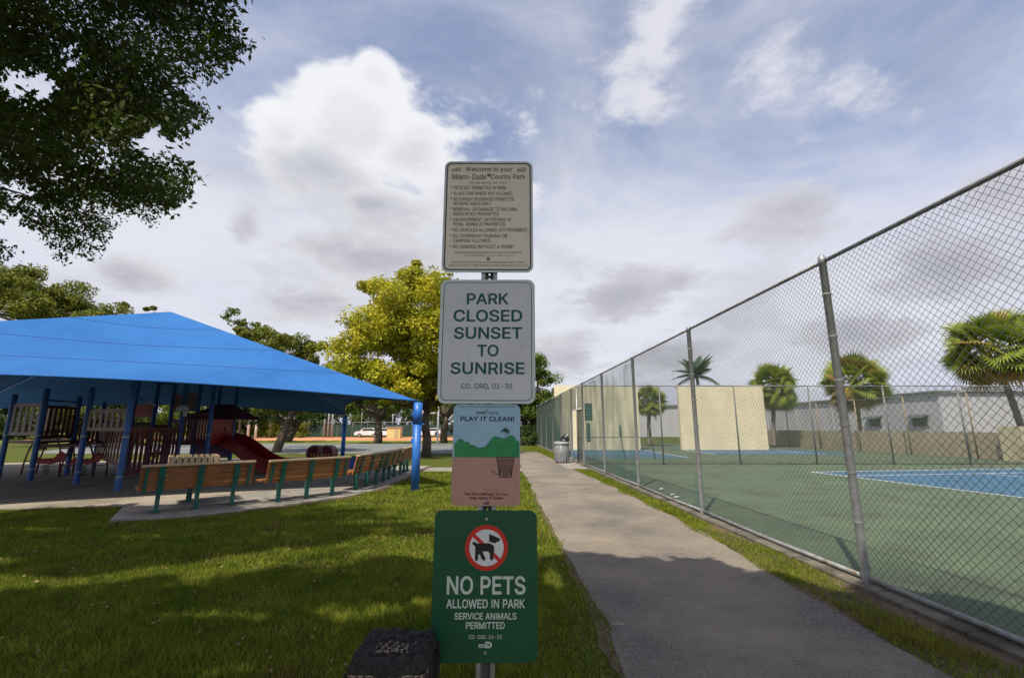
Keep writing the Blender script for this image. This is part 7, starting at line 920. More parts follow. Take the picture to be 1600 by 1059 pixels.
# ================================================================ benches
def bench():
    r = thing('bench', '', 'bench', group='wooden benches along the curved walk')
    # local: x along bench, +y is the seat side, back leans to -y
    L = 1.88
    for k in range(5):
        z = .455+.0925*k; y = -.04-.022*k
        MB().box((0, 0, 0), (L, .034, .078)).build('back_slat', M_wood, r, loc=(0, y, z)).rotation_euler = (R(13), 0, 0)
    MB().box((0, -.155, .875), (L, .12, .036)).build('top_slat', M_woodp, r)
    for k in range(4):
        MB().box((0, .10+.105*k, .445), (L, .095, .038)).build('seat_slat', M_wood, r)
    for x in (-.62, 0, .62):
        b = MB(); b.box((x, .02, .20), (.065, .085, .42)); 
        b.slab([(x-.05, -.055, .34), (x+.05, -.055, .34), (x+.05, -.178, .855), (x-.05, -.178, .855)], (0, -.012, 0)); b.box((x, -.03, .36), (.1, .08, .05))
        b.slab([(x-.032, .0, .405), (x+.032, .0, .405), (x+.032, .50, .405), (x-.032, .50, .405)], (0, 0, .02))
        b.box((x, .02, .012+.02), (.13, .13, .012))
        b.build('leg', M_green, r)
    for x in (-.85, .85):
        b = MB(); b.slab([(x-.024, -.062, .40), (x+.024, -.062, .40), (x+.024, -.172, .83), (x-.024, -.172, .83)], (0, -.010, 0)); b.build('back_brace', M_green, r)
    return r
B0 = bench()
bl = [((-6.23, 9.33), 43, 'nearest wooden bench with dark planks at the left, beside the slatted bin'), ((-4.66, 10.7), 50, 'second wooden bench from the left, with sun on its back slats'),
      ((-3.93, 12.72), 82, 'third wooden bench along the curved walk, seen at an angle'), ((-3.82, 14.6), 90, 'fourth wooden bench along the walk, second from the blue pole'), ((-3.84, 16.65), 92, 'farthest wooden bench, showing just left of the blue pole')]
for i, ((x, y), a, lab) in enumerate(bl):
    o = B0 if i == 0 else copy_tree(B0)
    o.location = (x, y, .022); o.rotation_euler.z = R(a); o['label'] = lab
# slatted wooden litter bin behind the first bench
t_ = thing('slatted_bin', 'square litter bin of pale upright wooden slats behind the nearest bench', 'bin', (-6.95, 10.15, 0), R(38))
for sx_, rz in ((-1, 0), (1, 0), (-1, 1), (1, 1)):
    for k in range(8):
        s = -.38+.76*k/7
        c_ = (s, sx_*.43, .72) if rz == 0 else (sx_*.43, s, .72)
        MB().box((0, 0, 0), (.075, .022, .56) if rz == 0 else (.022, .075, .56)).build('slat', M_woodp, t_, loc=c_)
b = MB()
for z in (.5, .88):
    b.box((0, .41, z), (.8, .02, .05)); b.box((0, -.41, z), (.8, .02, .05)); b.box((.41, 0, z), (.02, .8, .05)); b.box((-.41, 0, z), (.02, .8, .05))
for sx_ in (-1, 1):
    for sy in (-1, 1): b.box((sx_*.38, sy*.38, .70), (.05, .05, .5))
b.box((0, 0, .22), (.1, .1, .46)); b.box((0, 0, .47), (.8, .8, .03))
b.build('frame', M_green, t_)
MB().lathe([(.0, .49), (.33, .49), (.36, .93), (.33, .93)], n=20).build('liner', M_dark, t_, True)

# ================================================================ playground equipment
pg = thing('play_structure', 'maroon and blue playground climbing structure with slide under the canopy', 'play structure', (-13.5, 17, 0))
o0 = Vector((-13.5, 17, 0))
pmesh = {}
def ppost(px, py, h, m=M_bpost, r=.075):
    x, y = gp(px, py); key = (round(h, 1), m.name)
    if key not in pmesh: pmesh[key] = MB().lathe([(r, -.05), (r, h), (r*.9, h+.04), (r*.4, h+.07), (0, h+.075)], n=14).mesh('post', m, True)
    p = link('post', pmesh[key], pg, (x-o0.x, y-o0.y, 0))
    if 'collar' not in pmesh: pmesh['collar'] = ring(r+.002, .02).mesh('collar', M_galv)
    for z in (.35, 1.35): link('collar', pmesh['collar'], p, (0, 0, z))
    return Vector((x, y, 0))
def seg(a, b_, r, name, m, n=8): return MB().tube([Vector(a)-o0, Vector(b_)-o0], r, n).build(name, m, pg, True)
def panel(a, b_, z0, z1, m, slots=0, t=.03, name='panel', holes=None):
    a, b_ = Vector(a), Vector(b_); d = (b_-a); L = d.length; u = d.normalized(); n_ = Vector((-u.y, u.x, 0))
    bm_ = MB(); Q = Matrix((u, n_, Vector((0, 0, 1)))).transposed()
    if not slots: bm_.box(a.lerp(b_, .5)-o0+Vector((0, 0, (z0+z1)/2)), (L-.14, t, z1-z0), M=Q)
    else:
        for zc in (z0+.05, z1-.05): bm_.box(a.lerp(b_, .5)-o0+Vector((0, 0, zc)), (L-.14, t, .10), M=Q)
        for k in range(slots+1): bm_.box(a.lerp(b_, (k+.5)/(slots+1))-o0+Vector((0, 0, (z0+z1)/2)), ((L-.14)/(slots+1)*.5, t*.9, z1-z0-.2), M=Q)
    return bm_.build(name, m, pg)
P = {}
P['a'] = ppost(46, 751, 2.75); P['b'] = ppost(103, 742, 2.6); P['c'] = ppost(183, 767, 3.1, r=.075); P['d'] = ppost(145, 735, 2.5); P['e'] = ppost(-4, 748, 2.6)
P['f'] = ppost(255, 733, 3.6); P['g'] = ppost(296, 736, 3.6); P['h'] = ppost(357, 733, 3.6); P['i'] = ppost(228, 733, 3.6); P['j'] = ppost(330, 725, 3.6); P['k'] = ppost(195, 732, 3.6)
panel(P['e'], P['a'], 1.35, 2.35, M_pink, 4); panel(P['a'], P['b'], 1.25, 2.3, M_maroon, 6); panel(P['b'], P['d'], 1.0, 1.9, M_maroon, 5)
panel(P['d'], P['c'], .55, 1.75, M_maroon, 9, name='ladder_panel'); panel(P['k'], P['i'], .9, 1.8, M_maroon, 7); panel(P['i'], P['f'], .55, 1.7, M_maroon, 8)
panel(P['g'], P['j'], .9, 2.0, M_red, 0); panel(P['f'], P['g'], .95, 1.9, M_purp, 5); panel(P['g'], P['h'], .45, 1.15, M_purp, 0); panel(P['d'], P['k'], 1.0, 1.85, M_purp, 5)
P['m'] = ppost(118, 757, 2.7); P['n'] = ppost(318, 741, 3.3); P['q'] = ppost(272, 742, 3.5)
panel(P['q'], P['n'], 1.0, 2.1, M_maroon, 9); panel(P['n'], P['h'], 1.0, 1.9, M_red, 0); panel(P['c'], P['q'], .35, 1.6, M_maroon, 12, name='ladder_panel')
panel(P['g'], P['f'], 2.2, 2.9, M_maroon, 0); panel(P['m'], P['c'], 1.5, 2.1, M_maroon, 6); panel(P['i'], P['k'], 2.0, 2.5, M_red, 0)
# decks
def deck(ps, z):
    MB().prism([((p-o0).x, (p-o0).y) for p in ps], z, z+.07).build('deck', M_maroon, pg)
deck([P['e'], P['a'], P['a']+Vector((-.4, 1.9, 0)), P['e']+Vector((-.4, 1.9, 0))], 1.1)
deck([P['f'], P['g'], P['h'], P['j'], P['i']], 1.05); deck([P['a'], P['b'], P['d'], P['a']+Vector((1.4, .2, 0))], 1.0)
# little roof above the slide deck
c_ = (P['g']+P['h'])/2+Vector((.15, .2, 2.35)); w_ = 1.0
MB().add([c_+Vector((-w_, -w_, -.45))-o0, c_+Vector((w_, -w_, -.45))-o0, c_+Vector((w_, w_, -.45))-o0, c_+Vector((-w_, w_, -.45))-o0, c_+Vector((-.3, 0, .15))-o0, c_+Vector((.3, 0, .15))-o0],
         [(0, 1, 5, 4), (1, 2, 5), (2, 3, 4, 5), (3, 0, 4), (3, 2, 1, 0)]).build('roof', M_maroon, pg)
# canopy bars between posts
for a, c in (('a', 'b'), ('c', 'i'), ('f', 'g'), ('g', 'h'), ('i', 'f'), ('h', 'j')):
    seg(P[a]+Vector((0, 0, 2.45 if a in 'ac' else 3.3)), P[c]+Vector((0, 0, 2.45 if a in 'ac' else 3.3)), .03, 'cross_bar', M_bpost)
# slide
s0 = at(352, 690, 17.9); s1 = at(437, 734, 16.4); d = (s1-s0); 
cs = [(-.34, .34), (-.30, .02), (.30, .02), (.34, .34), (.42, .34), (.40, -.12), (-.40, -.12), (-.42, .34)]
side = Vector((-d.y, d.x, 0)).normalized(); b = MB(); K = 10; vs = []
for i in range(K+1):
    u = i/K; p = s0.lerp(s1, u); p.z = s0.z+(s1.z-s0.z)*(u+.09*math.sin(2*PI*u)*-1)
    for (x, z) in cs: vs.append(p+side*x+Vector((0, 0, z))-o0)
nn = len(cs); fs = [(i*nn+k, i*nn+(k+1) % nn, (i+1)*nn+(k+1) % nn, (i+1)*nn+k) for i in range(K) for k in range(nn)]
b.add(vs, fs+[tuple(range(nn)), tuple(K*nn+k for k in range(nn))]); b.build('slide', M_red, pg)
b = MB(); 
for w_ in (-.36, .36):
    q = s0+side*w_-o0; e = d.normalized(); b.tube([q+Vector((0, 0, .2)), q+Vector((0, 0, .7)), q+e*.35+Vector((0, 0, .8)), q+e*.8+Vector((0, 0, .35))], .022, 6)
b.build('handrail', M_dark, pg, True)
lx = s0.lerp(s1, .86)-o0; MB().tube([(lx.x, lx.y, 0), (lx.x, lx.y, lx.z)], .04, 8).build('slide_leg', M_bpost, pg, True)
# arched climbers
for (px, py, w_, h_) in ((62, 742, 1.3, 1.5), (118, 746, 1.1, 1.2)):
    x, y = gp(px, py); 
    for dy in (0, .5):
        pts = [Vector((x-w_/2*math.cos(PI*k/10), y+dy, h_*math.sin(PI*k/10)))-o0 for k in range(11)]
        MB().tube(pts, .025, 6).build('arch_climber', M_maroon, pg, True)
    b = MB()
    for k in range(1, 10):
        p = Vector((x-w_/2*math.cos(PI*k/10), y, h_*math.sin(PI*k/10)))-o0; b.tube([p, p+Vector((0, .5, 0))], .016, 5)
    b.build('rung', M_maroon, pg, True)
for (px, py) in ((215, 740), (205, 742)):
    x, y = gp(px, py); seg((x, y, 0), (x+.5, y+.7, 1.1), .02, 'climbing_pole', M_maroon)
# steering wheel disc, white helmet shaped hood, and small round knobs
p = at(285, 641, 15.6)
b = MB(); b.lathe([(0, .18), (.10, .165), (.17, .09), (.20, 0), (.23, -.03), (.20, -.035)], p, 8)
b.box(p+Vector((.14, -.05, -.12)), (.12, .05, .16)); tag(b.build('speaker_hood', M_white), 'white faceted hood hanging under the blue canopy among the posts', 'hood')
for k, (px, lab) in enumerate(((207, 'left of two round orange knobs on the playground panel'), (217, 'right of two round orange knobs on the playground panel'))):
    p = at(px, 671, 14.2); MB().lathe([(0, .02), (.055, .01), (.07, -.02), (.055, -.04)], p-o0, 12, Matrix.Rotation(PI/2, 3, 'X')).build('knob', mat('orange_knob', (.7, .25, .12), rough=.4), pg, True)
# twin drums and low blue box
for k, (px, lab) in enumerate(((494, 'left maroon crawl drum with its round end showing over the second bench'), (512, 'right maroon crawl drum beside the blue pole, over the second bench'))):
    x, y = gp(px, 722); t_ = thing('crawl_drum', lab, 'drum', (x, y, 0), 0, 'maroon crawl drums')
    if k == 0:
        dm = MB().lathe([(.0, -.3), (.34, -.3), (.36, -.27), (.36, .27), (.34, .3), (0, .3)], n=22, M=Matrix.Rotation(PI/2, 3, 'X')).mesh('drum', M_maroon, False)
        dr = MB().lathe([(.30, -.32), (.385, -.32), (.385, -.26), (.30, -.26)], n=22, M=Matrix.Rotation(PI/2, 3, 'X')).mesh('rim', mat('drum_rim', (.35, .22, .18)), False)
        dh = MB()
        for (a, c) in ((-.14, .0), (.0, -.02), (.14, .0)): dh.box((a, -.305, c-.06), (.06, .02, .12))
        dh = dh.mesh('peg', mat('drum_peg', (.55, .42, .10)))
    link('drum', dm, t_, (0, 0, .42)); link('rim', dr, t_, (0, 0, .42)).rotation_euler.z = PI; link('peg', dh, t_, (0, 0, .42))
    MB().box((0, 0, .05), (.4, .4, .1)).build('base', M_dark, t_)
x, y = gp(554, 738)
t_ = thing('blue_bin', 'low blue box showing between the second and third benches', 'box', (x, y, 0), R(20))
MB().box((0, 0, .27), (.52, .42, .5)).build('body', M_bpost, t_); MB().box((0, 0, .54), (.58, .48, .05)).build('lid', mat('blue_lid', (.03, .09, .25)), t_)
# spring riders
for (px, py, lab) in ((70, 743, 'red spring rider low in the shade at left'), (128, 744, 'red spring rider beside the second blue play post')):
    x, y = gp(px, py); t_ = thing('spring_rider', lab, 'spring rider', (x, y, 0), R(20), 'red spring riders')
    pts = [(.09*math.cos(k*.8), .09*math.sin(k*.8), .02+k*.011) for k in range(34)]; MB().tube(pts, .012, 5).build('spring', M_dark, t_, True)
    MB().slab([(-.4, 0, .42), (-.3, 0, .62), (-.05, 0, .52), (.12, 0, .55), (.3, 0, .8), (.45, 0, .7), (.38, 0, .45), (.1, 0, .38)], (0, .06, 0)).build('body', M_red, t_)
    MB().box((-.1, .03, .55), (.3, .26, .04)).build('seat', M_red, t_)

# ================================================================ trees
def leaf_quads(C_, Rr, cnt, size, seed, up=.4, asp=.45, droop=0.):
    g = np.random.default_rng(seed); C_ = np.asarray(C_); Rr = np.asarray(Rr)
    idx = np.repeat(np.arange(len(C_)), cnt); n = len(idx)
    d = g.standard_normal((n, 3)); d /= np.linalg.norm(d, axis=1)[:, None]; rad = g.random(n)**.38
    P_ = C_[idx]+d*rad[:, None]*Rr[idx]
    N_ = d*.6+g.standard_normal((n, 3))*.55; N_[:, 2] += up; N_ /= np.linalg.norm(N_, axis=1)[:, None]
    T_ = g.standard_normal((n, 3)); T_[:, 2] -= droop; T_ -= N_*(T_*N_).sum(1)[:, None]; T_ /= np.linalg.norm(T_, axis=1)[:, None]
    B_ = np.cross(N_, T_); s = size*g.uniform(.6, 1.25, n)[:, None]
    V = np.empty((n, 4, 3)); V[:, 0] = P_-T_*s*.5; V[:, 1] = P_+B_*s*asp*.5+N_*s*.06; V[:, 2] = P_+T_*s*.5; V[:, 3] = P_-B_*s*asp*.5+N_*s*.06
    return V.reshape(-1, 3), np.arange(4*n).reshape(n, 4)
def limb(b, p, q, r0, r1, n=6, sag=.1, seed=0, k=5):
    pts = []; p, q = Vector(p), Vector(q)
    for i in range(k+1):
        u = i/k; c = p.lerp(q, u); w = math.sin(PI*u)*(q-p).length*sag
        c += Vector((mnoise.noise(Vector((seed, u*2, 0))), mnoise.noise(Vector((seed, u*2, 7))), .5*mnoise.noise(Vector((seed, u*2, 14)))))*w; pts.append(c)
    b.tube(pts, [r0+(r1-r0)*i/k for i in range(k+1)], n)
def tree(label, x, y, crown, m, nc, per, ls, tr, seed, group=None, fork=.35, lean=(0, 0), clump=.24, name='tree', up=.4, inner=.5, zmin=-.8):
    # crown: list of (cx, cy, cz, rx, ry, rz) relative to the base
    t = thing(name, label, 'tree', (x, y, 0), 0, group)
    g = random.Random(seed); C_ = []; Rr = []
    vol = [c[3]*c[4]*c[5] for c in crown]; tot = sum(vol)
    for c, v_ in zip(crown, vol):
        for k in range(max(3, int(nc*v_/tot))):
            while True:
                d = Vector((g.gauss(0, 1), g.gauss(0, 1), g.gauss(0, 1))).normalized()
                if d.z > zmin: break
            r = g.uniform(inner, 1.02)**.6*(1+.22*mnoise.noise(d*2.3+Vector((seed, 0, 0))))
            C_.append((c[0]+d.x*c[3]*r, c[1]+d.y*c[4]*r, c[2]+d.z*c[5]*r))
            q = clump*(c[3]*c[4]*c[5])**(1/3)*g.uniform(.55, 1.25); Rr.append((q, q, q*.72))
    V, Fc = leaf_quads(C_, Rr, per, ls, seed, up)
    np_mesh('crown', V, Fc, m, t)
    cz = min(c[2]-c[5] for c in crown); top = Vector((lean[0], lean[1], max(.8, cz+fork)))
    b = MB(); limb(b, (0, 0, -.1), top, tr*1.25, tr*.85, 10, .06, seed)
    for k in g.sample(range(len(C_)), min(len(C_), 12)): limb(b, top*.98, Vector(C_[k])*.97, tr*.55, tr*.1, 6, .12, seed+k)
    b.build('trunk', M_bark, t, True)
    return t
def ctree(label, px, pbase, Y, crown_px, m, nc, per, ls, tr, seed, **k):
    # crown ellipses given by where they stand in the view at distance Y
    x = at(px, pbase, Y).x; cr = []
    for (cx, cy, rx, ry, dy) in crown_px:
        p = at(cx, cy, Y+dy); q = at(cx+rx, cy, Y+dy); r_ = at(cx, cy-ry, Y+dy); cr.append((p.x-x, dy, p.z, abs(q.x-p.x), abs(q.x-p.x), abs(r_.z-p.z)))
    return tree(label, x, Y, cr, m, nc, per, ls, tr, seed, **k)
ctree('large yellow-green tree behind the signs, tallest on the left side', 665, 714, 26, [(650, 500, 85, 72, 0), (600, 560, 75, 62, -.5), (700, 560, 70, 70, 0), (590, 465, 38, 32, .5), (660, 450, 45, 34, .5), (560, 590, 45, 32, 0), (650, 605, 80, 34, -1), (690, 625, 50, 22, -1), (600, 615, 45, 22, -1)],
      M_leafy, 340, 300, .22, .22, 11, clump=.30)
ctree('olive green tree just behind the right slope of the blue canopy', 430, 712, 30, [(430, 560, 62, 42, 0), (375, 540, 45, 30, 0), (480, 572, 44, 42, 0), (455, 620, 60, 30, 0), (400, 545, 40, 30, 0)], M_leafo, 170, 200, .22, .24, 12, lean=(.9, 0))
ctree('dark broad tree above the far left of the blue canopy', 60, 712, 34, [(40, 470, 80, 48, 0), (120, 490, 70, 36, 0), (-40, 450, 70, 50, 0), (180, 505, 44, 26, 0), (232, 484, 18, 10, 0)], M_leafo, 190, 190, .26, .3, 13, clump=.26)
ctree('small dark-trunked tree standing between ball court and infield', 590, 692, 47, [(590, 625, 52, 26, 0), (560, 635, 40, 22, 0), (625, 632, 36, 22, 0)], M_leafg, 90, 170, .30, .36, 14)
ctree('tree with forked trunk left of the back canopy pole', 447, 690, 52, [(450, 640, 60, 30, 0), (400, 630, 50, 28, 0)], M_leafd, 80, 170, .32, .4, 15, lean=(1, 0))
ctree('dark tree directly behind the white basketball pole', 694, 692, 48, [(690, 610, 55, 45, 0), (740, 600, 50, 50, 0)], M_leafd, 90, 190, .32, .33, 16)
ctree('bushy green tree just right of the signs, beyond the path', 838, 700, 45, [(825, 600, 44, 52, 0), (848, 625, 32, 48, 0), (800, 640, 50, 50, 0), (862, 665, 20, 24, -1)], M_leafg, 150, 230, .26, .3, 17, clump=.26)
ctree('dark tree filling the gap behind the signs', 770, 700, 55, [(770, 620, 60, 52, 0), (730, 640, 50, 40, 0)], M_leafd, 90, 200, .34, .35, 18)
ctree('slender sparse young tree poking above the canopy slope', 372, 700, 33, [(362, 490, 12, 9, 0), (374, 505, 12, 8, 0), (395, 512, 12, 8, 0)], M_leafg, 22, 24, .30, .06, 19, clump=.8)
k = 0
for (px, Y, cy, ry, rx, mm, lb) in ((-60, 62, 645, 46, 90, M_leafd, 'dark hedge tree at far left under the canopy edge'), (60, 66, 648, 36, 80, M_leafd, 'dark background tree behind the leftmost play posts'),
        (150, 64, 650, 34, 70, M_leafg, 'green background tree between the second and third play posts'), (230, 67, 648, 36, 75, M_leafd, 'dark background tree behind the slatted ladder panel'),
        (310, 65, 650, 34, 60, M_leafg, 'green background tree behind the slide deck'), (385, 74, 640, 36, 60, M_leafo, 'olive background tree above the red slide'),
        (470, 84, 645, 34, 70, M_leafd, 'dark distant tree behind the white court poles'), (545, 88, 643, 34, 60, M_leafg, 'green distant tree left of the small dark-trunked tree'),
        (620, 90, 640, 38, 60, M_leafd, 'dark distant tree behind the parked cars'), (690, 92, 636, 38, 60, M_leafg, 'distant green tree behind the white basketball pole'), (850, 70, 672, 24, 26, M_leafd, 'low dark tree at the far end of the fence')):
    k += 1
    ctree(lb, px, 690, Y, [(px, cy, rx, ry, 0), (px+rx*.4, cy+8, rx*.6, ry*.7, -2)], mm, 70, 150, .42, .35, 30+k, group='trees behind the playing field')
# ornamental hedge rows
def hedge(label, x0, x1, y, h, m, seed, n=60):
    g = random.Random(seed); C_ = [(g.uniform(x0, x1), y+g.uniform(-.7, .7), g.uniform(.2, h)) for _ in range(n)]
    V, Fc = leaf_quads(C_, [(.75, .6, .5)]*n, 150, .26, seed); o = np_mesh('hedge', V, Fc, m); tag(o, label, 'hedge')
hedge('clipped bright green hedge behind the slide', -46, -32, 72, 2.3, M_leafo, 61, 70)
hedge('long dark hedge behind the leftmost play posts', -75, -48, 60, 3.4, M_leafd, 62, 150)
hedge('dark green shrub bed at the end of the path', -2.6, 1.9, 42, 1.7, M_leafd, 63, 40)

# ---- palms
def sabal_frond(L=1.5, n=19):
    b = MB(); b.tube([(0, 0, 0), (L*.45, 0, .10*L), (L*.62, 0, .08*L)], [.018, .014, .01], 4)
    for k in range(n):
        a = R(-80+160*k/(n-1)); l = L*.62*(1-.25*abs(k-(n-1)/2)/(n/2)); c = Vector((L*.6, 0, .08*L)); d = Vector((math.cos(a), math.sin(a), 0)); w = Vector((-d.y, d.x, 0))*.045
        m1 = c+d*l*.55+Vector((0, 0, .02)); e = c+d*l+Vector((0, 0, -.16*l))
        b.add([c-w*.3, m1-w, e, m1+w, c+w*.3, m1+Vector((0, 0, -.02))], [(0, 1, 5), (0, 5, 3, 4), (1, 2, 5), (5, 2, 3)])
    return b
FM = {'g': sabal_frond().mesh('frond', M_palm), 'y': sabal_frond().mesh('frond', M_palmy), 'd': sabal_frond().mesh('frond', M_palmd)}
def palm(label, px, pbase, pcy, Y, rpx, seed, lean=0., cols='ggggggg', tr=.15, nfr=90, group='cabbage palms beyond the courts'):
    g = random.Random(seed); base = at(px, pbase, Y); cpt = at(px+lean, pcy, Y); cz = cpt.z; rad = rpx/FPX*Y*1.0
    t = thing('palm_tree', label, 'tree', (base.x, Y, 0), 0, group)
    dx = cpt.x-base.x
    b = MB(); pts = [(dx*(u**1.5), 0, (cz-.15*rad)*u) for u in [i/14 for i in range(15)]]
    b.tube(pts, [tr*(1.15 if i == 0 else 1+.06*(i % 2)) for i in range(15)], 10); b.build('trunk', M_palmb, t, True)
    for k in range(nfr):
        u = (k+.5)/nfr; elv = R(80-150*u**.9+g.uniform(-8, 8)); azm = k*2.39996+g.uniform(-.2, .2)
        c_ = cols[g.randrange(len(cols))]
        if u > .80: c_ = 'y' if 'y' in cols or u > .93 else c_
        o = link('frond', FM[c_], t, (dx, 0, cz)); s = rad/1.62*g.uniform(.8, 1.12); o.scale = (s, s, s)
        o.rotation_euler = (g.uniform(-1.1, 1.1), -elv, azm)
    return t
palm('rounded cabbage palm just right of the middle cream wall', 1209, 690, 606, 37, 37, 1)
palm('yellowing cabbage palm left of the warehouse windows', 1346, 690, 600, 37, 45, 2, lean=-10, cols='ggggy')
palm('largest cabbage palm with leaning trunk at the right edge', 1606, 700, 548, 27, 62, 3, lean=-54, cols='ggggy', tr=.16, nfr=96)
palm('cabbage palm between the two cream walls', 1014, 690, 628, 40, 26, 4)
# feather palm behind the second handball wall
t = thing('palm_tree', 'dark feather-leaved palm rising behind the middle cream wall', 'tree', (*at(1090, 600, 46).xy, 0), 0)
cz = at(1092, 588, 46).z
b = MB(); b.tube([(0, 0, 0), (.1, 0, cz*.6), (0, 0, cz)], [.25, .17, .14], 10); b.build('trunk', M_palmb, t, True)
fb = MB(); L = 2.6; pts = []
for i in range(15):
    u = i/14; pts.append(Vector((L*u*.95, 0, .95*u-1.55*u*u)))
fb.tube(pts, [.035-.028*i/14 for i in range(15)], 4)
for i in range(2, 15):
    for s_ in (-1, 1):
        for q in (0, .5):
            p = pts[i-1].lerp(pts[i], q); l = .75*math.sin(PI*min(1, (i/14)*.9+.1))+.18
            e = p+Vector((.25, s_*l*.8, -l*.42)); w = Vector((.05, 0, .01)); fb.add([p-w, p+w, e], [(0, 1, 2)])
fmsh = fb.mesh('frond', M_palmd)
g = random.Random(5)
for k in range(20):
    o = link('frond', fmsh, t, (0, 0, cz)); o.rotation_euler = (g.uniform(-.2, .2), -R(g.choice((70, 55, 40, 22, 5, -12))), k*2.4); s = g.uniform(.85, 1.1); o.scale = (s, s, s)

# ================================================================ far left fixtures
def gx(px, Y): return at(px, 690, Y).x
# white basketball pole
Y = 41.0; x = gx(683.5, Y)
t = thing('basketball_hoop', 'white pole basketball hoop on the ball court behind the blue pole', 'hoop', (x, Y, 0))
MB().tube([(0, 0, 0), (0, 0, 3.4), (-.3, 0, 3.7)], .085, 10).build('pole', M_white, t, True)
MB().box((-1.1, 0, 3.2), (1.6, .06, .75)).build('backboard', M_white, t); MB().tube([(-.3, 0, 3.6), (-1.0, 0, 3.3)], .05, 6).build('arm', M_white, t)
MB().lathe([(.22, -.01), (.24, -.01), (.24, .01), (.22, .01), (.22, -.01)], (-1.1, -.3, 2.95), 14).build('rim', S_red, t)
for px, Y, h, m, lab in ((505, 72, 4.6, M_galv, 'leftmost of three tall pale poles by the infield'), (511, 72, 5.4, M_galv, 'middle of three tall pale poles by the infield'), (517, 72, 5.2, M_galv, 'rightmost of three tall pale poles by the infield'),
                         (386, 60, 5.0, M_white, 'thick white palm-like pole right of the playground'), (398, 62, 3.4, M_white, 'shorter white pole beside the thick one'), (420, 70, 5.0, M_galvd, 'thin grey light pole behind the slide'), (563, 78, 4.6, M_galvd, 'thin fence pole left of the dark-trunked tree'), (612, 80, 5.5, M_galv, 'pale pole behind the yellow shed')):
    tag(MB().tube([(0, 0, -.1), (0, 0, h)], [.16, .12] if m is not M_galvd else [.08, .06], 8).build('pole', m, None, True, loc=(gx(px, Y), Y, 0)), lab, 'pole')
# backstop fence
t = thing('backstop_fence', 'long dark green fence line behind the orange infield', 'fence', (0, 79, 0))
x0, x1 = gx(470, 77), gx(760, 77); n = 12
for i in range(n+1): MB().tube([(x0+(x1-x0)*i/n, 0, 0), (x0+(x1-x0)*i/n, 0, 2.5)], .05, 6).build('post', M_galvd, t)
for i in range(n):
    xa, xb = x0+(x1-x0)*i/n, x0+(x1-x0)*(i+1)/n
    MB().box(((xa+xb)/2, 0, 1.1), (abs(xb-xa)-.12, .02, 1.9)).build('screen', mat('dark_screen', (.02, .045, .035), (.04, .07, .05), 2, .9), t)
    MB().tube([(xa, 0, 2.45), (xb-.002, 0, 2.45)], .03, 5).build('top_rail', M_galvd, t)
# shed
x = gx(616, 70); t = thing('shed', 'small pale yellow dugout shed behind the infield', 'shed', (x, 70, 0))
MB().box((0, 0, .8), (2.0, 1.4, 1.6)).build('wall', mat('shed_yellow', (.62, .50, .22)), t); MB().box((0, 0, 1.67), (2.3, 1.7, .12)).build('roof', M_roofm, t); MB().box((.45, -.71, .7), (.6, .04, 1.3)).build('door', mat('shed_door', (.42, .36, .2)), t)
# cars
def car(label, x, y, rz, m, s=1.0):
    t = thing('parked_car', label, 'car', (x, y, 0), rz, 'cars parked beyond the infield')
    prof = [(-2.2, .35), (-2.25, .75), (-2.0, .95), (-1.4, 1.0), (-.9, 1.45), (.7, 1.5), (1.35, 1.02), (2.05, .92), (2.25, .65), (2.2, .35)]
    b = MB(); W_ = .88; rows = []
    for yy, inn in ((-W_, 0), (W_, 0)): rows.append([(px_, yy*(1-.16*max(0, (pz-.95)/.55)), pz) for px_, pz in prof])
    n = len(prof); b.add(rows[0]+rows[1], [tuple(range(n)), tuple(range(n, 2*n))[::-1]]+[(i, i+n, (i+1) % n+n, (i+1) % n) for i in range(n)]); b.build('body', m, t)
    for sy in (-1, 1):
        b = MB(); b.slab([(-1.15, sy*.83, 1.03), (1.15, sy*.83, 1.03), (.62, sy*.765, 1.42), (-.82, sy*.765, 1.40)], (0, sy*.03, 0)); b.build('side_window', M_glass, t)
    b = MB(); b.slab([(1.34, -.7, 1.06), (1.34, .7, 1.06), (.76, .62, 1.46), (.76, -.62, 1.46)], (.03, 0, .02)); b.build('windscreen', M_glass, t)
    for wx in (-1.4, 1.4):
        for sy in (-1, 1):
            w = MB().lathe([(0, -.1), (.32, -.1), (.33, .1), (0, .1)], (wx, sy*.82, .33), 16, Matrix.Rotation(PI/2, 3, 'X')).build('wheel', M_dark, t); MB().lathe([(0, -.11), (.19, -.11), (.19, .11), (0, .11)], (wx, sy*.825, .33), 12, Matrix.Rotation(PI/2, 3, 'X')).build('rim', M_galv, w)
MW = mat('car_white', (.72, .72, .72), rough=.25, coat=.5)
car('white parked car left of the dark-trunked tree trunk', gx(576, 75.6), 75.6, R(10), MW); car('white parked car right of the dark-trunked tree trunk', gx(600, 75.4), 75.4, R(2), MW)
car('white parked car behind the white basketball pole', gx(678, 75.6), 75.6, R(-12), MW); car('dark blue parked car at the far end behind the sign', gx(701, 75.6), 75.6, R(5), mat('car_blue', (.03, .05, .10), rough=.3, coat=.5))

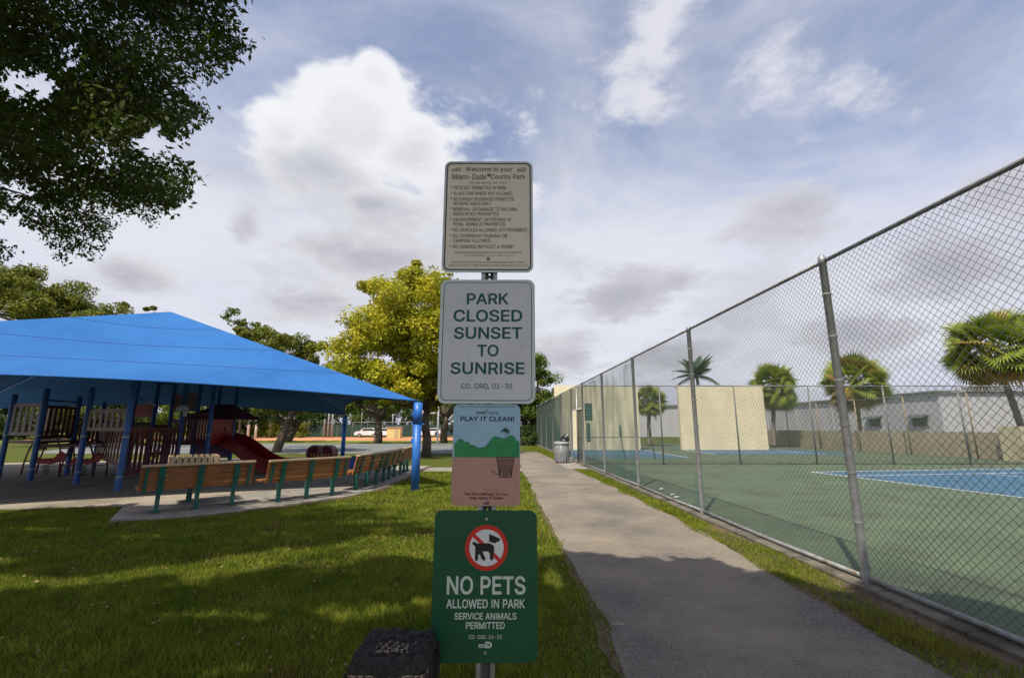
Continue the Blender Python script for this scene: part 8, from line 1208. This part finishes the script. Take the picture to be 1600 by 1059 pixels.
# ================================================================ overhead tree
SIL = [(-400, -900), (470, -900), (420, -120), (395, -30), (388, 8), (362, 42), (400, 36), (407, 55), (398, 92), (372, 88), (364, 112), (332, 140), (296, 128), (262, 138), (300, 152), (336, 178), (322, 190), (296, 196), (292, 222), (262, 212), (246, 198), (214, 212), (196, 240),
       (228, 240), (262, 244), (300, 256), (312, 276), (300, 310), (284, 324), (262, 332), (240, 345), (232, 356), (200, 336), (178, 346), (168, 378), (160, 404), (138, 396), (110, 410), (84, 402), (62, 372), (22, 338), (0, 336), (-400, 330)]
GAPS = [((30, 128), (48, 18)), ((62, 142), (30, 14)), ((112, 92), (14, 20)), ((165, 248), (26, 8)), ((130, 255), (16, 7)), ((80, 270), (14, 8)), ((30, 300), (20, 10)), ((120, 45), (10, 8)), ((190, 205), (10, 8)), ((262, 160), (14, 7)), ((10, 352), (16, 10)), ((60, 330), (12, 9))]
SILY = [(-400, 395), (0, 372), (20, 384), (36, 402), (14, 412), (-400, 430)]
def project(Pn):
    X, Y, Z = Pn[:, 0], Pn[:, 1], Pn[:, 2]-CAMH; d = Y*cp+Z*sp; u = -Y*sp+Z*cp
    d_ = np.where(np.abs(d) < 1e-3, 1e-3, d); return 800+FPX*X/d_, 529.5-FPX*u/d_, d
def shade_want(gx_, gy_):
    # ground area that lies in the shade of the big tree
    w = .22*np.sin(gx_*2.1+.7)+.16*np.sin(gx_*4.7+2)+.10*np.sin(gx_*9.1)+.07*np.sin(gx_*17+gy_*5)+.05*np.sin(gx_*31+gy_*13)+.04*np.sin(gx_*53)
    edge = np.interp(gx_, [-30, -12, -9.5, -8, -7, -6, -5.2, -4.4, -3.6, -2.5, -1.4, -.4, .6, 2.1, 2.7, 3.3, 4.5, 6, 9, 14], [9.2, 9.3, 9.4, 9.75, 10.15, 10.9, 11.2, 11.1, 10.2, 9.0, 8.0, 6.8, 6.5, 6.3, 5.4, 4.8, 4.5, 5.3, 5.8, 3])
    s = gy_ < edge+w
    st = np.interp(gx_, [-6.4, -5.2, -4.2, -2.8, -1.9, -1.0, .2], [4.7, 4.95, 5.35, 6.05, 6.5, 6.75, 6.5])
    hw_ = np.interp(gx_, [-6.4, -5.2, -4.6, -3.8, -2.8, -1.9, -1.0, .2], [.38, .36, .12, .42, .62, .70, .80, .40])*(1+.3*np.sin(gx_*5.3))
    s &= ~(np.abs(gy_-st) < hw_)
    for (cx_, cy_, rx_, ry_) in ((-1.35, 4.35, .42, .20), (-.75, 4.55, .25, .12), (-6.8, 5.8, .9, .22), (-3.6, 7.3, .5, .12), (.45, 5.2, .12, .4), (-2.6, 4.25, .55, .10), (-4.1, 3.75, .5, .09), (-1.9, 3.35, .35, .08), (-1.9, 5.4, .6, .10), (-5.2, 7.1, .7, .09), (-2.4, 8.1, .7, .11), (-7.6, 7.6, .8, .10), (-3.2, 5.0, .4, .07), (-.3, 5.7, .35, .12), (-1.1, 7.2, .5, .12), (3.5, 7.0, .4, .5)):
        s &= ~((((gx_-cx_)/rx_)**2+((gy_-cy_)/ry_)**2) < 1)
    return s
def rag(a, b, s):
    return np.sin(a*.11+s)*np.sin(b*.13+s*2)*9+np.sin(a*.31+b*.17+s)*6+np.sin(a*.47-b*.39+s*3)*5+np.sin(a*.9+b*1.1+s)*3
def allowed(Pn):
    px, py, d = project(Pn)
    near = (d > .05) & (px < 470) & (py < 460) & (px > -20)
    px, py = np.where(near, px+rag(px, py, 1.3), px), np.where(near, py+rag(py, px, 4.1)*1.3, py)
    infr = (d > .05) & (px > -25) & (px < 1625) & (py > -25) & (py < 1085)
    ins = in_poly(px, py, SIL) | in_poly(px, py, SILY)
    for (c, r) in GAPS: ins &= ~((((px-c[0])/r[0])**2+((py-c[1])/r[1])**2) < 1+.3*np.sin(px*.35))
    return (~infr) | ins
tr_ = thing('shade_tree', 'big dark overhanging tree with leafy branches filling the upper left corner', 'tree', (-7.5, -3.5, 0))
def crown_points(n, x0, x1, y0, y1, z0, z1, g):
    G_ = np.stack([g.uniform(x0, x1, n), g.uniform(y0, y1, n)], 1); Z = g.uniform(z0, z1, n)
    k = shade_want(G_[:, 0], G_[:, 1]); G_, Z = G_[k]+g.normal(0, .10, (int(k.sum()), 2)), Z[k]
    return np.stack([G_[:, 0]-SD.x*COT*Z, G_[:, 1]-SD.y*COT*Z, Z], 1)
g_ = np.random.default_rng(21)
# unseen sprays of the crown, placed to cast the wanted ground shade
CP = crown_points(5600, -13, 9, 1.7, 11.8, 5.0, 8.2, g_)
CP = np.concatenate([CP, crown_points(900, -8.6, -3.2, 7.4, 11.8, 5.2, 8.0, g_), crown_points(1500, -.5, 6, 1.7, 7, 5.2, 8.4, g_), crown_points(700, -7, 0, 1.7, 7, 5.2, 8.4, g_), crown_points(500, -14, -2, -3, 2, 5.5, 8.5, g_)])
px, py, d = project(CP); CP = CP[allowed(CP) & ~((d > .05) & (px > -60) & (px < 1660) & (py > -80))]
V, Fc = leaf_quads(CP, np.tile([[.26, .26, .13]], (len(CP), 1)), 50, .165, 5, up=.6, asp=.55)
cen = V.reshape(-1, 4, 3).mean(1)
sx2 = cen[:, 0]+SD.x*COT*cen[:, 2]; sy2 = cen[:, 1]+SD.y*COT*cen[:, 2]
k_ = allowed(cen) & shade_want(sx2, sy2-g_.exponential(.05, len(sx2))); V = V.reshape(-1, 4, 3)[k_].reshape(-1, 3)
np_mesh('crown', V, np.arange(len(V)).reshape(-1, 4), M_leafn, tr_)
# branches in view: sprays of small leaves, nearer and finer
n = 60000; pxs = g_.uniform(-120, 420, n); pys = g_.uniform(-140, 420, n); Zs = g_.uniform(3.2, 7.5, n)
xx = (pxs-800)/FPX; yy = (529.5-pys)/FPX; rx_ = xx/(cp-sp*yy); rz_ = (sp+cp*yy)/(cp-sp*yy); Yv = (Zs-CAMH)/rz_
CPv = np.stack([rx_*Yv, Yv, Zs], 1); gX = CPv[:, 0]+SD.x*COT*Zs; gY = CPv[:, 1]+SD.y*COT*Zs
k_ = allowed(CPv) & (Yv < 7) & (Yv > 2.5) & (shade_want(gX, gY) | ((pxs > 120) & (pys > 150) & (Zs < 5.2)) | ((pxs > 330) & (Zs < 4.6)))
CPv = CPv[k_]
nz = np.array([mnoise.noise(Vector((p[0]*1.6, p[1]*1.6, p[2]*3.4)))+.5*mnoise.noise(Vector((p[0]*4, p[1]*4, p[2]*7))) for p in CPv]); CPv = CPv[nz > 0.0][:3600]
V, Fc = leaf_quads(CPv, np.tile([[.17, .17, .07]], (len(CPv), 1)), 25, .056, 6, up=.3, asp=.40, droop=.7)
cen = V.reshape(-1, 4, 3).mean(1); k_ = allowed(cen)
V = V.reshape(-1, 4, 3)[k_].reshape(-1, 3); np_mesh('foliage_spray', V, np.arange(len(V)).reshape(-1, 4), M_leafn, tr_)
b = MB(); limb(b, (0, 0, -.2), (.6, .4, 3.0), .42, .30, 14, .05, 1)
base = Vector((-7.5, -3.5, 0)); fk = Vector((.6, .4, 2.9))
ends = [(-2.0, -2.5, 6.2), (-5.2, 1.3, 5.6), (-9, 0, 6.4), (-4, -5, 6.8), (0, -3.2, 6.0), (-7, -6, 7)]
for i, e in enumerate(ends): limb(b, fk, Vector(e)-base, .20, .03, 8, .28, 40+i, 8)
b.build('trunk', M_bark, tr_, True)
gg = random.Random(4); cnt = 0
lst = [Vector(p) for p in CPv[::18]]
for p in lst:      # twigs through the visible sprays
    q = p+Vector((-gg.uniform(.1, .3), -gg.uniform(.1, .25), gg.uniform(-.05, .1))); pp = np.array([[*(p.lerp(q, u))] for u in (0, .5, 1)])
    if allowed(pp).all(): MB().tube([q-base, p.lerp(q, .5)+Vector((0, 0, .02))-base, p-base], [.010, .006, .002], 4).build('twig', mat('twig_bark', (.03, .024, .018)), tr_)
for o in tr_.children:
    if o.name.startswith(('crown', 'foliage')): o.location = -base
# ================================================================ fallen leaves and litter
gg = random.Random(9); V = []; Fc = []
for k in range(420):
    y = gg.uniform(3.3, 15)**1.0; side_ = gg.random()
    x = gg.gauss(.70, .07) if side_ < .35 else (gg.gauss(2.95, .07) if side_ < .75 else gg.uniform(.8, 2.9))
    s = gg.uniform(.008, .022); a = gg.uniform(0, 6.28); z = .009+gg.uniform(0, .006); o_ = len(V)
    for q in range(4): V.append((x+s*math.cos(a+q*PI/2)*(1 if q % 2 else .5), y+s*math.sin(a+q*PI/2)*(1 if q % 2 else .5), z+(.004 if q == 0 else 0)))
    Fc.append((o_, o_+1, o_+2, o_+3))
for k in range(520):       # dry leaves caught in the grass
    y = gg.uniform(2.8, 10); x = gg.uniform(-min(9, y*1.15), .6); s = gg.uniform(.010, .026); a = gg.uniform(0, 6.28); z = gg.uniform(.022, .05); o_ = len(V)
    for q in range(4): V.append((x+s*math.cos(a+q*PI/2)*(1 if q % 2 else .5), y+s*math.sin(a+q*PI/2)*(1 if q % 2 else .5), z+(.012 if q == 0 else 0)))
    Fc.append((o_, o_+1, o_+2, o_+3))
kind(np_mesh('leaf_litter', V, Fc, mat('dry_leaf', (.30, .19, .08), (.20, .10, .04), 30, .8, island=.4)), 'stuff')
for k, (px, py, lab) in enumerate(((1028, 766, 'white scrap of litter inside the fence, nearest the third post'), (1045, 775, 'second white scrap of litter lying inside the fence foot'), (1051, 779, 'smallest white scrap of litter at the fence foot'))):
    x, y = gp(px, py); b = MB(); b.slab([(-.06, -.03, .03), (.05, -.03, .05), (.07, .03, .035), (-.02, .05, .05), (-.06, .02, .03)], (0, 0, .006)); tag(b.build('litter', M_white, loc=(x+.1, y, 0)), lab, 'litter', 'white litter by the fence')
